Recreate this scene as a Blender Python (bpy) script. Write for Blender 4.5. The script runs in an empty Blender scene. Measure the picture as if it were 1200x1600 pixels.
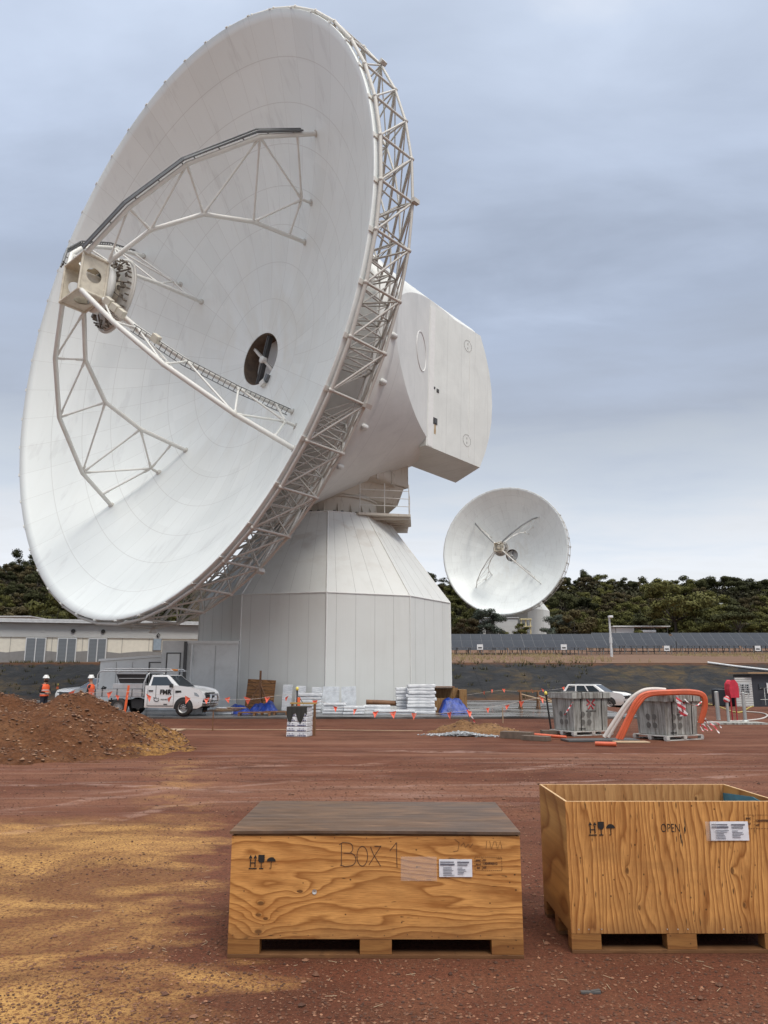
EXPO=0.15; SKYSTR=1.0
import bpy, bmesh, math, random
import numpy as np
from mathutils import Vector, Matrix, noise as mnoise
R = math.radians; PI = math.pi
rnd = random.Random(7)
scene = bpy.context.scene
COL = scene.collection

# ------------------------------------------------------------------ camera maths (pixel of the 1200x1600 photo -> place on the ground)
FPX = 1200.0; PITCH = math.atan(260/1200); CAMZ = 1.75
def ray(u, v):
    r = (u-600)/FPX; s = (800-v)/FPX
    return Vector((r, math.cos(PITCH)-s*math.sin(PITCH), math.sin(PITCH)+s*math.cos(PITCH)))
def at(u, v, z=0.0):
    d = ray(u, v); t = (z-CAMZ)/d.z
    return Vector((d.x*t, d.y*t, z))
def atY(u, v, Y):
    d = ray(u, v); t = Y/d.y
    return Vector((d.x*t, Y, CAMZ+d.z*t))

# ------------------------------------------------------------------ materials
def srgb(r, g, b):
    f = lambda c: (c/255/12.92) if c/255 <= .04045 else ((c/255+.055)/1.055)**2.4
    return (f(r), f(g), f(b), 1)
class NT:
    def __init__(s, name):
        s.m = bpy.data.materials.new(name); s.m.use_nodes = True
        s.t = s.m.node_tree; s.t.nodes.clear()
        s.out = s.t.nodes.new('ShaderNodeOutputMaterial')
        s.b = s.t.nodes.new('ShaderNodeBsdfPrincipled')
        s.t.links.new(s.b.outputs[0], s.out.inputs[0])
        s.tc = s.t.nodes.new('ShaderNodeTexCoord')
    def n(s, k, **kw):
        x = s.t.nodes.new(k)
        for a, v in kw.items(): setattr(x, a, v)
        return x
    def l(s, a, b): s.t.links.new(a, b)
    def put(s, inp, v):
        if isinstance(v, (int, float)): inp.default_value = v
        elif isinstance(v, tuple): inp.default_value = v
        else: s.l(v, inp)
    def math(s, op, a, b=None, c=None, clamp=False):
        x = s.n('ShaderNodeMath', operation=op, use_clamp=clamp)
        s.put(x.inputs[0], a)
        if b is not None: s.put(x.inputs[1], b)
        if c is not None: s.put(x.inputs[2], c)
        return x.outputs[0]
    def mapping(s, src, scale=(1, 1, 1), loc=(0, 0, 0), rot=(0, 0, 0)):
        x = s.n('ShaderNodeMapping'); s.l(src, x.inputs[0])
        x.inputs['Location'].default_value = loc; x.inputs['Rotation'].default_value = rot; x.inputs['Scale'].default_value = scale
        return x.outputs[0]
    def noise(s, vec, scale=5, detail=4, rough=.55, dist=0, col=False):
        x = s.n('ShaderNodeTexNoise'); s.l(vec, x.inputs['Vector'])
        x.inputs['Scale'].default_value = scale; x.inputs['Detail'].default_value = detail
        x.inputs['Roughness'].default_value = rough; x.inputs['Distortion'].default_value = dist
        return x.outputs[1 if col else 0]
    def voro(s, vec, scale=5, feature='F1', rand=1, out=0):
        x = s.n('ShaderNodeTexVoronoi', feature=feature); s.l(vec, x.inputs['Vector'])
        x.inputs['Scale'].default_value = scale; x.inputs['Randomness'].default_value = rand
        return x.outputs[out]
    def ramp(s, fac, stops, interp='LINEAR'):
        x = s.n('ShaderNodeValToRGB'); s.put(x.inputs[0], fac)
        e = x.color_ramp; e.interpolation = interp
        while len(e.elements) < len(stops): e.elements.new(.5)
        for i, (p, c) in enumerate(stops):
            e.elements[i].position = p
            e.elements[i].color = c if isinstance(c, tuple) else (c, c, c, 1)
        return x.outputs[0]
    def mix(s, fac, a, b, blend='MIX'):
        x = s.n('ShaderNodeMix', data_type='RGBA', blend_type=blend)
        s.put(x.inputs[0], fac); s.put(x.inputs[6], a); s.put(x.inputs[7], b)
        return x.outputs[2]
    def bump(s, h, strength=.3, dist=.02):
        x = s.n('ShaderNodeBump'); x.inputs['Strength'].default_value = strength; x.inputs['Distance'].default_value = dist
        s.l(h, x.inputs['Height']); s.l(x.outputs[0], s.b.inputs['Normal'])
    def sep(s, v):
        x = s.n('ShaderNodeSeparateXYZ'); s.l(v, x.inputs[0]); return x.outputs
    def comb(s, a, b, c):
        x = s.n('ShaderNodeCombineXYZ')
        for i, q in enumerate((a, b, c)): s.put(x.inputs[i], q)
        return x.outputs[0]
    def done(s, col=None, rough=.6, metal=0, spec=None):
        if col is not None: s.put(s.b.inputs['Base Color'], col)
        s.put(s.b.inputs['Roughness'], rough); s.put(s.b.inputs['Metallic'], metal)
        if spec is not None: s.b.inputs['Specular IOR Level'].default_value = spec
        return s.m
def basic(name, c, rough=.6, metal=0, var=.12, scale=3, bump=0, dirt=None, dirtamt=.3, spec=None):
    k = NT(name); o = k.tc.outputs['Object']
    nz = k.noise(o, scale, 5, .6)
    d = tuple(x*(1-var) for x in c[:3])+(1,); l = tuple(min(1, x*(1+var)) for x in c[:3])+(1,)
    col = k.ramp(nz, [(.3, d), (.7, l)])
    if dirt:
        m = k.ramp(k.noise(o, scale*.6, 6, .7, .5), [(.48, 0.), (.68, dirtamt)])
        col = k.mix(m, col, dirt)
    if bump: k.bump(k.noise(o, scale*8, 4), bump, .01)
    return k.done(col, rough, metal, spec)

# ------------------------------------------------------------------ meshes
class MB:
    def __init__(s): s.v = []; s.f = []; s.sm = []
    def add(s, vs, fs, smooth=False):
        o = len(s.v); s.v += [tuple(x) for x in vs]; s.f += [tuple(i+o for i in q) for q in fs]; s.sm += [smooth]*len(fs)
        return s
    def box(s, c, d, rz=0, M=None):
        hx, hy, hz = d[0]/2, d[1]/2, d[2]/2
        T = Matrix.Rotation(rz, 3, 'Z') if M is None else M
        vs = [Vector(c)+T @ Vector((x*hx, y*hy, z*hz)) for x in (-1, 1) for y in (-1, 1) for z in (-1, 1)]
        return s.add(vs, [(0, 1, 3, 2), (4, 6, 7, 5), (0, 4, 5, 1), (2, 3, 7, 6), (0, 2, 6, 4), (1, 5, 7, 3)])
    def tube(s, a, b, r, n=8, r2=None, caps=True):
        a = Vector(a); b = Vector(b); d = (b-a)
        if d.length < 1e-6: return s
        d.normalize(); u = d.orthogonal().normalized(); w = d.cross(u); r2 = r if r2 is None else r2
        vs = []
        for P, q in ((a, r), (b, r2)):
            for i in range(n):
                t = 2*PI*i/n; vs.append(P+(u*math.cos(t)+w*math.sin(t))*q)
        s.add(vs, [(i, (i+1) % n, n+(i+1) % n, n+i) for i in range(n)], True)
        if caps: s.add(vs, [tuple(range(n-1, -1, -1)), tuple(range(n, 2*n))])
        return s
    def path(s, pts, r, n=8, closed=False):
        pts = [Vector(p) for p in pts]; N = len(pts); up = None; rings = []
        for i, P in enumerate(pts):
            d = (pts[(i+1) % N]-pts[i-1]) if closed else (pts[min(i+1, N-1)]-pts[max(i-1, 0)])
            d.normalize()
            if up is None: up = d.orthogonal().normalized()
            up = (up-d*up.dot(d)).normalized(); w = d.cross(up)
            q = r[i] if isinstance(r, (list, tuple)) else r
            rings.append([P+(up*math.cos(2*PI*j/n)+w*math.sin(2*PI*j/n))*q for j in range(n)])
        vs = [x for g in rings for x in g]; fs = []
        for i in range(N if closed else N-1):
            k = (i+1) % N
            for j in range(n): fs.append((i*n+j, i*n+(j+1) % n, k*n+(j+1) % n, k*n+j))
        s.add(vs, fs, True)
        if not closed: s.add(rings[0]+rings[-1], [tuple(range(n-1, -1, -1)), tuple(range(n, 2*n))])
        return s
    def prism(s, poly, a, b, axis='y', smooth=False):
        # poly of 2-D points extruded along axis between a and b
        def P(p, t):
            if axis == 'y': return (p[0], t, p[1])
            if axis == 'x': return (t, p[0], p[1])
            return (p[0], p[1], t)
        n = len(poly); vs = [P(p, a) for p in poly]+[P(p, b) for p in poly]
        s.add(vs, [(i, (i+1) % n, n+(i+1) % n, n+i) for i in range(n)], smooth)
        s.add(vs, [tuple(range(n-1, -1, -1)), tuple(range(n, 2*n))])
        return s
    def lathe(s, prof, n=32, c=(0, 0, 0), smooth=True, cap=False, a0=0):
        vs = []
        for r, z in prof:
            for i in range(n):
                t = 2*PI*i/n+a0; vs.append((c[0]+r*math.cos(t), c[1]+r*math.sin(t), c[2]+z))
        fs = []
        for k in range(len(prof)-1):
            for i in range(n): fs.append((k*n+i, k*n+(i+1) % n, (k+1)*n+(i+1) % n, (k+1)*n+i))
        s.add(vs, fs, smooth)
        if cap:
            s.add(vs, [tuple(range(n-1, -1, -1)), tuple(range((len(prof)-1)*n, len(prof)*n))])
        return s
    def mesh(s, name, fix=True):
        me = bpy.data.meshes.new(name); me.from_pydata(s.v, [], s.f)
        me.polygons.foreach_set('use_smooth', s.sm)
        if fix:
            bm = bmesh.new(); bm.from_mesh(me); bmesh.ops.recalc_face_normals(bm, faces=bm.faces); bm.to_mesh(me); bm.free()
        me.update(); return me
    def build(s, name, mat, parent=None, bevel=0, seg=2, fix=True):
        me = s.mesh(name, fix)
        if bevel:
            bm = bmesh.new(); bm.from_mesh(me); bmesh.ops.remove_doubles(bm, verts=bm.verts, dist=1e-5)
            es = [e for e in bm.edges if len(e.link_faces) == 2 and e.calc_face_angle(0) > .5]
            bmesh.ops.bevel(bm, geom=es, offset=bevel, segments=seg, affect='EDGES', profile=.6, clamp_overlap=True)
            bm.to_mesh(me); bm.free()
        return link(name, me, mat, parent)
def link(name, me, mat, parent=None):
    o = bpy.data.objects.new(name, me); COL.objects.link(o)
    if mat:
        me.materials.clear(); me.materials.append(mat)
    if parent: o.parent = parent
    return o
def tag(o, label, cat=None, group=None, kind=None):
    if label: o['label'] = label
    if cat: o['category'] = cat
    if group: o['group'] = group
    if kind: o['kind'] = kind
    elif cat: o['kind'] = 'thing'
    return o
def thing(name, label, cat, loc=(0, 0, 0), rz=0, group=None):
    o = bpy.data.objects.new(name, None); COL.objects.link(o); o.empty_display_size = .2
    o.location = loc; o.rotation_euler = (0, 0, rz)
    return tag(o, label, cat, group)
def struct(name, o, kind='structure', label=None):
    o['kind'] = kind
    if label: o['label'] = label
    return o
def copy_tree(o, parent=None):
    c = o.copy(); COL.objects.link(c); c.parent = parent
    if parent is not None: c.matrix_parent_inverse = o.matrix_parent_inverse
    for ch in list(o.children): copy_tree(ch, c)
    return c
def dup(o, loc, rz=0, label=None, group=None, scale=None):
    c = copy_tree(o); c.location = loc; c.rotation_euler = (0, 0, rz)
    if scale: c.scale = scale
    if label: c['label'] = label
    if group: c['group'] = group
    return c
def textmesh(body, size, extrude=.001, align='CENTER', shear=0, sx=1, bold=0):
    cu = bpy.data.curves.new('lettering', 'FONT'); cu.body = body; cu.size = size; cu.extrude = extrude; cu.align_x = align; cu.align_y = 'CENTER'
    cu.shear = shear; cu.offset = bold; cu.resolution_u = 3
    o = bpy.data.objects.new('lettering', cu); COL.objects.link(o)
    bpy.context.view_layer.update()
    me = bpy.data.meshes.new_from_object(o.evaluated_get(bpy.context.evaluated_depsgraph_get()))
    bpy.data.objects.remove(o); bpy.data.curves.remove(cu)
    me.transform(Matrix.Scale(sx, 4, (1, 0, 0)))
    return me
def lettering(name, body, size, mat, parent, loc, rot=(R(90), 0, 0), **kw):
    o = link(name, textmesh(body, size, **kw), mat, parent); o.location = loc; o.rotation_euler = rot
    return o
def fbm(x, y, s=1., oct=4, seed=0.):
    return mnoise.fractal(Vector((x*s+seed, y*s-seed*.7, seed*.3)), .9, 2.1, oct)
# vectorised value noise for big sheets
_vr = np.random.RandomState(3); _tab = _vr.rand(256, 256)
def vn(x, y):
    xi = np.floor(x).astype(int); yi = np.floor(y).astype(int); fx = x-xi; fy = y-yi
    fx = fx*fx*(3-2*fx); fy = fy*fy*(3-2*fy)
    g = lambda a, b: _tab[a % 256, b % 256]
    return (g(xi, yi)*(1-fx)+g(xi+1, yi)*fx)*(1-fy)+(g(xi, yi+1)*(1-fx)+g(xi+1, yi+1)*fx)*fy-.5
def vfbm(x, y, o=4):
    s = 0; a = 1
    for i in range(o): s = s+a*vn(x+i*17.3, y+i*9.1); x = x*2.03; y = y*2.03; a *= .5
    return s
def numpy_mesh(name, verts, faces, smooth=True):
    me = bpy.data.meshes.new(name); n = len(verts); k = faces.shape[1]
    me.vertices.add(n); me.vertices.foreach_set('co', np.asarray(verts, dtype=np.float32).ravel())
    me.loops.add(faces.size); me.loops.foreach_set('vertex_index', faces.ravel().astype(np.int32))
    me.polygons.add(len(faces)); me.polygons.foreach_set('loop_start', np.arange(0, faces.size, k, dtype=np.int32))
    me.polygons.foreach_set('use_smooth', np.full(len(faces), smooth))
    me.update(calc_edges=True); me.validate(); return me
# ------------------------------------------------------------------ camera, light, sky
cam = bpy.data.cameras.new('camera'); camo = bpy.data.objects.new('camera', cam); COL.objects.link(camo)
camo.location = (0, 0, CAMZ); camo.rotation_euler = (R(90)+PITCH, 0, 0)
cam.sensor_fit = 'VERTICAL'; cam.sensor_height = 36; cam.lens = 27; cam.clip_end = 5000; cam.clip_start = .1
scene.camera = camo
scene.render.resolution_x = 768; scene.render.resolution_y = 1024
scene.view_settings.view_transform = 'Standard'; scene.view_settings.look = 'None'; scene.view_settings.exposure = EXPO
scene.view_settings.gamma = 1
SUN_EL, SUN_AZ = R(52), R(28)      # azimuth measured from the -Y side (behind the camera) towards +X
S = Vector((math.sin(SUN_AZ)*math.cos(SUN_EL), -math.cos(SUN_AZ)*math.cos(SUN_EL), math.sin(SUN_EL)))
sl = bpy.data.lights.new('sun', 'SUN'); sl.energy = 1.5; sl.angle = R(16); sl.color = (1, .95, .87)
so = bpy.data.objects.new('sun', sl); COL.objects.link(so); so.rotation_euler = S.to_track_quat('Z', 'Y').to_euler()
w = bpy.data.worlds.new('World'); scene.world = w; w.use_nodes = True
t = w.node_tree; t.nodes.clear()
class WN(NT):
    def __init__(s): s.t = t; s.tc = t.nodes.new('ShaderNodeTexCoord')
k = WN(); gen = k.tc.outputs['Generated']
sky = k.n('ShaderNodeTexSky', sky_type='NISHITA'); sky.sun_disc = False; sky.sun_elevation = SUN_EL
sky.sun_rotation = PI-SUN_AZ; sky.air_density = 1; sky.dust_density = 2
sk = k.n('ShaderNodeVectorMath', operation='SCALE'); k.l(sky.outputs[0], sk.inputs[0]); sk.inputs['Scale'].default_value = .09
x, y, z = k.sep(gen)
# cloud deck seen from below: direction projected on a flat layer
zz = k.math('MAXIMUM', z, .04)
px = k.math('DIVIDE', x, k.math('ADD', zz, .12)); py = k.math('DIVIDE', y, k.math('ADD', zz, .12))
deck = k.comb(px, py, 0.0)
n1 = k.noise(k.mapping(deck, (.6, 1.1, 1), (3.1, .4, 0)), 1.0, 5, .52, .6)
n2 = k.noise(k.mapping(deck, (1.2, 2.2, 1), (7.7, 2.4, 0)), 1.6, 6, .55, .3)
nn = k.math('ADD', k.math('MULTIPLY', k.math('SUBTRACT', n1, .5), .44), k.math('MULTIPLY', k.math('SUBTRACT', n2, .5), .32))
zw = k.math('ADD', z, k.math('MULTIPLY', nn, .55))
base = k.ramp(zw, [(0.0, (.70, .72, .76, 1)), (.08, (.86, .88, .91, 1)), (.15, (.80, .83, .88, 1)), (.22, (.62, .675, .75, 1)), (.32, (.425, .475, .57, 1)),
                   (.46, (.41, .475, .60, 1)), (.58, (.515, .595, .745, 1)), (.70, (.60, .685, .835, 1)), (.80, (.90, .92, .95, 1)), (.9, (2.5, 2.47, 2.36, 1)), (1, (3.5, 3.42, 3.2, 1))])
# the cloud is thinner and paler towards the upper left, heavier on the right
side = k.math('MULTIPLY', k.math('MULTIPLY', x, -.16), k.ramp(z, [(.2, 0.), (.5, 1.)]))
lum = k.math('ADD', k.math('ADD', 1.0, side), k.math('MULTIPLY', nn, 1.15))
vm = k.n('ShaderNodeVectorMath', operation='SCALE'); k.l(base, vm.inputs[0]); k.l(lum, vm.inputs['Scale'])
fin = k.mix(.9, sk.outputs[0], vm.outputs[0])
bg = k.n('ShaderNodeBackground'); k.l(fin, bg.inputs[0]); bg.inputs[1].default_value = SKYSTR
wo = k.n('ShaderNodeOutputWorld'); k.l(bg.outputs[0], wo.inputs[0])
# ------------------------------------------------------------------ the big steerable antennas
H_EL = 21.436; DEP = 7.73; RD = 17.5; F0 = 6.0     # dish frame: origin on the elevation axis, z = boresight, vertex at z = 6
def surf(r): return F0+r*r*DEP/(RD*RD)
def m_dish():
    k = NT('dish_white_panels'); o = k.tc.outputs['Object']; x, y, z = k.sep(o)
    r = k.math('SQRT', k.math('ADD', k.math('MULTIPLY', x, x), k.math('MULTIPLY', y, y)))
    a = k.math('ARCTAN2', y, x); seam = None
    for q in (3.9, 6.1, 8.2, 10.2, 12.2, 14.0, 15.8):
        s_ = k.math('LESS_THAN', k.math('ABSOLUTE', k.math('SUBTRACT', r, q)), .018)
        seam = s_ if seam is None else k.math('MAXIMUM', seam, s_)
    def radial(n, lo, hi):
        f = k.math('FRACT', k.math('ADD', k.math('MULTIPLY', a, n/(2*PI)), 100.5))
        d = k.math('MULTIPLY', k.math('MULTIPLY', k.math('ABSOLUTE', k.math('SUBTRACT', f, .5)), 2*PI/n), r)
        s_ = k.math('LESS_THAN', d, .014)
        return k.math('MULTIPLY', s_, k.math('MULTIPLY', k.math('GREATER_THAN', r, lo), k.math('LESS_THAN', r, hi)))
    for n, lo, hi in ((12, 1.7, 3.9), (24, 3.9, 8.2), (48, 8.2, 18)): seam = k.math('MAXIMUM', seam, radial(n, lo, hi))
    # each panel a slightly different white
    ring = k.math('FLOOR', k.math('MULTIPLY', r, .51)); sec = k.math('FLOOR', k.math('MULTIPLY', a, 24/PI))
    wn = k.n('ShaderNodeTexWhiteNoise', noise_dimensions='2D'); k.l(k.comb(ring, sec, 0.0), wn.inputs['Vector'])
    col = k.ramp(wn.outputs[0], [(0, (.755, .79, .775, 1)), (1, (.80, .835, .82, 1))])
    st = k.noise(k.mapping(o, (2.2, .12, .12)), 1, 5, .6)
    col = k.mix(k.ramp(st, [(.5, 0.), (.8, .14)]), col, (.60, .60, .56, 1))
    gr = k.noise(k.mapping(o, (.5, .18, .3), (4, 2, 0)), 1, 4, .6, .8)
    up = k.math('MULTIPLY', k.ramp(gr, [(.42, 0.), (.66, .34)]), k.ramp(k.math('MULTIPLY', r, .1), [(.15, 1.), (.95, .06)]))
    col = k.mix(up, col, (.58, .53, .42, 1))
    sl_ = k.math('MULTIPLY', k.ramp(k.noise(k.mapping(o, (1.0, .25, .3), (1, 9, 3)), 1.2, 4, .6), [(.58, 0.), (.66, .18)]), k.ramp(k.math('MULTIPLY', r, .1), [(.5, 0.), (.9, 1.)]))
    col = k.mix(sl_, col, (.45, .45, .45, 1))
    col = k.mix(k.math('MULTIPLY', seam, .30), col, (.34, .32, .29, 1))
    k.bump(k.math('ADD', k.noise(o, .35, 2, .4), k.math('MULTIPLY', seam, -.05)), .12, .12)
    return k.done(col, .38, 0, .4)
def m_white(name, c, rough=.45, rust=0.0, sc=.6):
    k = NT(name); o = k.tc.outputs['Object']
    col = k.ramp(k.noise(o, sc, 5, .6), [(.3, tuple(v*.93 for v in c[:3])+(1,)), (.7, c)])
    st = k.noise(k.mapping(o, (1.5, 1.5, .15)), 1.2, 6, .65)
    col = k.mix(k.ramp(st, [(.5, 0.), (.8, .4)]), col, tuple(v*f for v, f in zip(c[:3], (.72, .68, .6)))+(1,))
    if rust:
        ru = k.noise(k.mapping(o, (2.5, 2.5, .5)), 1.4, 6, .7)
        col = k.mix(k.ramp(ru, [(.58, 0.), (.72, rust)]), col, (.13, .07, .035, 1))
    return k.done(col, rough)
def m_seamed(name, c, lines, along=0, rough=.5):
    # painted sheet with welded or butted joints every `lines` metres (two directions) as fine darker grooves
    k = NT(name); o = k.tc.outputs['Object']; X = k.sep(o); seam = None
    for ax, step in lines:
        f = k.math('FRACT', k.math('ADD', k.math('DIVIDE', X[ax], step), 50.25))
        d = k.math('MULTIPLY', k.math('ABSOLUTE', k.math('SUBTRACT', f, .5)), step)
        s_ = k.math('LESS_THAN', d, .012); seam = s_ if seam is None else k.math('MAXIMUM', seam, s_)
    col = k.ramp(k.noise(o, .5, 6, .65, .6), [(.3, tuple(v*.88 for v in c[:3])+(1,)), (.7, c)])
    col = k.mix(k.ramp(k.noise(k.mapping(o, (.5, .5, 2.4) if along else (1.2, .3, .3)), 1, 6, .7), [(.5, 0.), (.75, .35)]), col, tuple(v*.7 for v in c[:3])+(1,))
    col = k.mix(k.math('MULTIPLY', seam, .35), col, (.2, .19, .18, 1))
    k.bump(k.noise(o, .8, 2), .15, .1)
    return k.done(col, rough)
M_DISH = m_dish()
M_STEEL = m_white('painted_steel_tube', (.72, .715, .68, 1), .45)
M_TRUSS = m_white('weathered_truss_steel', (.56, .54, .50, 1), .5, .12)
M_DRUM = m_seamed('drum_painted_shell', (.73, .74, .72, 1), ((2, 3.1),), 0)
M_WING = m_seamed('counterweight_painted_shell', (.73, .745, .715, 1), ((2, 1.55),), 1)
M_AZ = m_white('alidade_painted_steel', (.56, .52, .45, 1), .55, .5, .8)
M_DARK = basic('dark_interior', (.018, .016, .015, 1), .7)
M_GREYST = basic('dark_grey_steel', (.09, .09, .09, 1), .5, .2)
M_GEAR = basic('oily_machinery', (.16, .135, .11, 1), .5, .3, var=.6, scale=6)
M_BEIGE = basic('beige_housing_paint', (.62, .57, .47, 1), .5, var=.1, dirt=(.2, .15, .1, 1))
M_BROWNIN = basic('brown_rusty_liner', (.085, .055, .035, 1), .7, var=.4, scale=2)
M_TRAY = basic('galvanised_cable_tray', (.16, .165, .17, 1), .45, .5)
M_CREAM = basic('cream_equipment_box', (.62, .58, .49, 1), .5)
def m_cladding():
    k = NT('tower_cladding_panels'); o = k.tc.outputs['Object']
    c = (.70, .715, .695, 1)
    col = k.ramp(k.noise(o, .35, 5, .6), [(.3, (.655, .66, .635, 1)), (.7, c)])
    st = k.noise(k.mapping(o, (1.6, 1.6, .12)), 1.0, 6, .65)
    col = k.mix(k.ramp(st, [(.5, 0.), (.8, .22)]), col, (.42, .40, .36, 1))
    sm = k.math('MULTIPLY', k.ramp(k.noise(k.mapping(o, (.4, .4, .9), (2, 1, 0)), 1.1, 5, .6, .5), [(.55, 0.), (.66, .35)]), k.ramp(k.math('MULTIPLY', k.sep(o)[2], .1), [(.7, 0.), (1.0, 1.)]))
    col = k.mix(sm, col, (.42, .36, .30, 1))
    wv = k.math('FRACT', k.math('MULTIPLY', k.sep(o)[2], 1.0))
    k.bump(k.noise(k.mapping(o, (14, 14, .2)), 1, 2), .12, .02)
    return k.done(col, .5)
M_CLAD = m_cladding()
M_BOLTC = basic('bolt_ring_grey', (.46, .46, .44, 1), .6)
M_SEAM = basic('cladding_joint_shadow_gap', (.42, .42, .41, 1), .6)
M_TRIM = basic('cladding_corner_trim', (.74, .74, .72, 1), .45, var=.05)

def to_dish(parent, o, MX): o.parent = parent; o.matrix_local = MX; return o
LEGO = [(1.55, 12.40), (4.62, 11.50), (8.02, 9.83), (11.2, 7.02), (13.0, 4.27)]
LEGI = [(1.55, 11.20), (4.10, 9.98), (6.2, 7.80), (7.2, 5.0), (7.68, 1.50)]
def build_antenna(base, az, el, label, rzb):
    root = thing('dish_antenna', label, 'radio antenna', base, 0, 'large white dish antennas')
    n = Vector((math.cos(el)*math.sin(az), -math.cos(el)*math.cos(az), math.sin(el)))
    e1 = Vector((math.cos(az), math.sin(az), 0)); e2 = n.cross(e1)
    if e2.z < 0: e2 = -e2
    MX = Matrix((( e1.x, e2.x, n.x, 0), (e1.y, e2.y, n.y, 0), (e1.z, e2.z, n.z, H_EL), (0, 0, 0, 1)))
    D = lambda o: to_dish(root, o, MX)
    # reflector: two skins, 5 cm apart
    NA = 192; NR = 44; prof = [(1.75+(RD-1.75)*i/NR) for i in range(NR+1)]
    mb = MB(); mb.lathe([(r, surf(r)) for r in prof]+[(RD+.02, surf(RD)-.03), (RD+.02, surf(RD)-.32), (RD-.06, surf(RD)-.32)]+[(r, surf(r)-.07) for r in reversed(prof[:-1])]+[(1.75, surf(1.75))], NA)
    refl = D(mb.build('reflector', M_DISH))
    # edge strip with joint clips
    mb = MB(); mb.box((RD+.05, 0, surf(RD)-.14), (.06, .22, .36)); ec = mb.build('edge_clip', M_STEEL, refl)
    for i in range(1, 48):
        c = ec.copy(); COL.objects.link(c); c.parent = refl; c.matrix_local = Matrix.Rotation(R(7.5*i), 4, 'Z')
    # central opening: liner, braces, hub, floor
    mb = MB(); mb.lathe([(1.74, 6.05), (1.66, 6.0), (1.66, 3.4), (.02, 3.4)], 40); op = D(mb.build('feed_opening', M_BROWNIN))
    mb = MB(); mb.box((0, 0, 5.75), (3.25, .26, .3), R(75)); mb.box((0, 0, 5.9), (3.25, .05, .1), R(75)); mb.build('cross_beam', M_GREYST, op)
    mb = MB(); mb.box((0, 0, 5.72), (3.25, .16, .2), R(-45)); mb.build('cross_beam', M_TRUSS, op)
    mb = MB(); mb.lathe([(.01, 6.0), (.24, 6.0), (.24, 5.7)], 12); mb.build('hub_plate', M_STEEL, op)
    mb = MB(); mb.box((.3, -.6, 4.4), (3.1, .5, .12), R(-10)); mb.box((-.3, .7, 4.2), (2.9, .3, .12), R(14)); mb.lathe([(.5, 3.45), (.5, 4.4), (.02, 4.5)], 16, (.7, .4, 0)); mb.build('feed_horn', M_GREYST, op)
    mb = MB(); mb.box((.75, -1.95, 6.25), (.42, .34, .28), R(20)); mb.build('lamp_box', M_STEEL, refl)
    mb = MB(); mb.box((1.05, -1.68, 6.22), (.24, .5, .2), R(-30)); mb.build('lamp_hood', M_TRAY, refl)
    # four bent legs
    for q in range(4):
        A = R(45+90*q)
        def L(r, c, off=0): return Vector((r*math.cos(A)-off*math.sin(A), r*math.sin(A)+off*math.cos(A), c+F0))
        mb = MB(); O = [L(*p) for p in LEGO]; I = [L(*p) for p in LEGI]
        mb.path(O, .135, 10); mb.path(I, .13, 10)
        for P in (O[1], O[2], O[3], I[1], I[2], I[3]): mb.lathe([(.16, -.02), (.16, .02)], 10, P)
        leg = D(mb.build('support_leg', M_STEEL))
        mb = MB(); Mn = L(9.65, 3.05); ft = L(9.78, 2.42); I4 = L(7.5, 2.6); O4 = L(12.4, 5.2)
        for a_, b_ in ((O[1], I[0]), (O[1], I[1]), (I[1], O[2]), (O[2], I[2]), (I[2], O[3]), (O[3], I[3]), (O[3], Mn), (I[3], Mn), (Mn, I4), (Mn, O4), (Mn, ft)):
            mb.tube(a_, b_, .06, 7)
            for P, Q in ((a_, b_), (b_, a_)): d = (Q-P).normalized(); mb.tube(P+d*.12, P+d*.5, .085, 7)
        mb.build('leg_bracing', M_STEEL, leg)
        for P in (O[-1], I[-1], ft):
            nn_ = Vector((-2*P.x*DEP/RD**2, -2*P.y*DEP/RD**2, 1)).normalized(); mb = MB(); mb.tube(P-nn_*.1, P+nn_*.03, .2, 12); mb.build('foot_plate', M_TRUSS, leg)
        if q in (0, 1):      # cable tray riding outside the upper chord
            mb = MB()
            for s_ in (-.16, .16):
                pts = [L(r+.12+.1*(i > 2), c+.30, s_) for i, (r, c) in enumerate(LEGO[:4])]; pts.append(L(12.75, 5.1, s_))
                for a_, b_ in zip(pts, pts[1:]): mb.tube(a_, b_, .05, 6)
            pa = [L(r+.12, c+.27) for r, c in LEGO[:4]]+[L(12.7, 5.1)]
            for a_, b_ in zip(pa, pa[1:]):
                m_ = int((b_-a_).length/.35)
                for i in range(m_):
                    P = a_.lerp(b_, (i+.5)/m_); mb.tube(P+L(0, -F0, -.17), P+L(0, -F0, .17), .03, 5)
                    if i % 4 == 1: mb.tube(P, P+L(-.1, -F0-.3), .035, 5)
            for a_, b_ in zip(pa, pa[1:]): mb.tube(a_, b_, .07, 6)
            mb.build('cable_tray', M_TRAY, leg)
        if q == 3:           # ladder and junction boxes on the inner chord
            mb = MB(); pa = [L(4.3, 10.35), L(6.45, 8.1), L(7.5, 5.2), L(7.95, 1.9)]
            for a_, b_ in zip(pa, pa[1:]):
                for s_ in (-.2, .2): mb.tube(a_+L(0, -F0, s_), b_+L(0, -F0, s_), .025, 5)
                m_ = int((b_-a_).length/.3)
                for i in range(m_): P = a_.lerp(b_, (i+.5)/m_); mb.tube(P+L(0, -F0, -.2), P+L(0, -F0, .2), .02, 5)
            mb.build('ladder', M_TRAY, leg)
            for i, (r, c) in enumerate(((2.3, 11.2), (2.9, 11.0), (3.4, 10.8), (5.2, 9.4))):
                mb = MB(); mb.box((0, 0, 0), (.42, .4, .34)); o = mb.build('junction_box', M_CREAM, leg, .02); o.matrix_local = Matrix.Translation(L(r, c, .2)) @ Matrix.Rotation(A, 4, 'Z') @ Matrix.Rotation(R(30), 4, 'Y')
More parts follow.
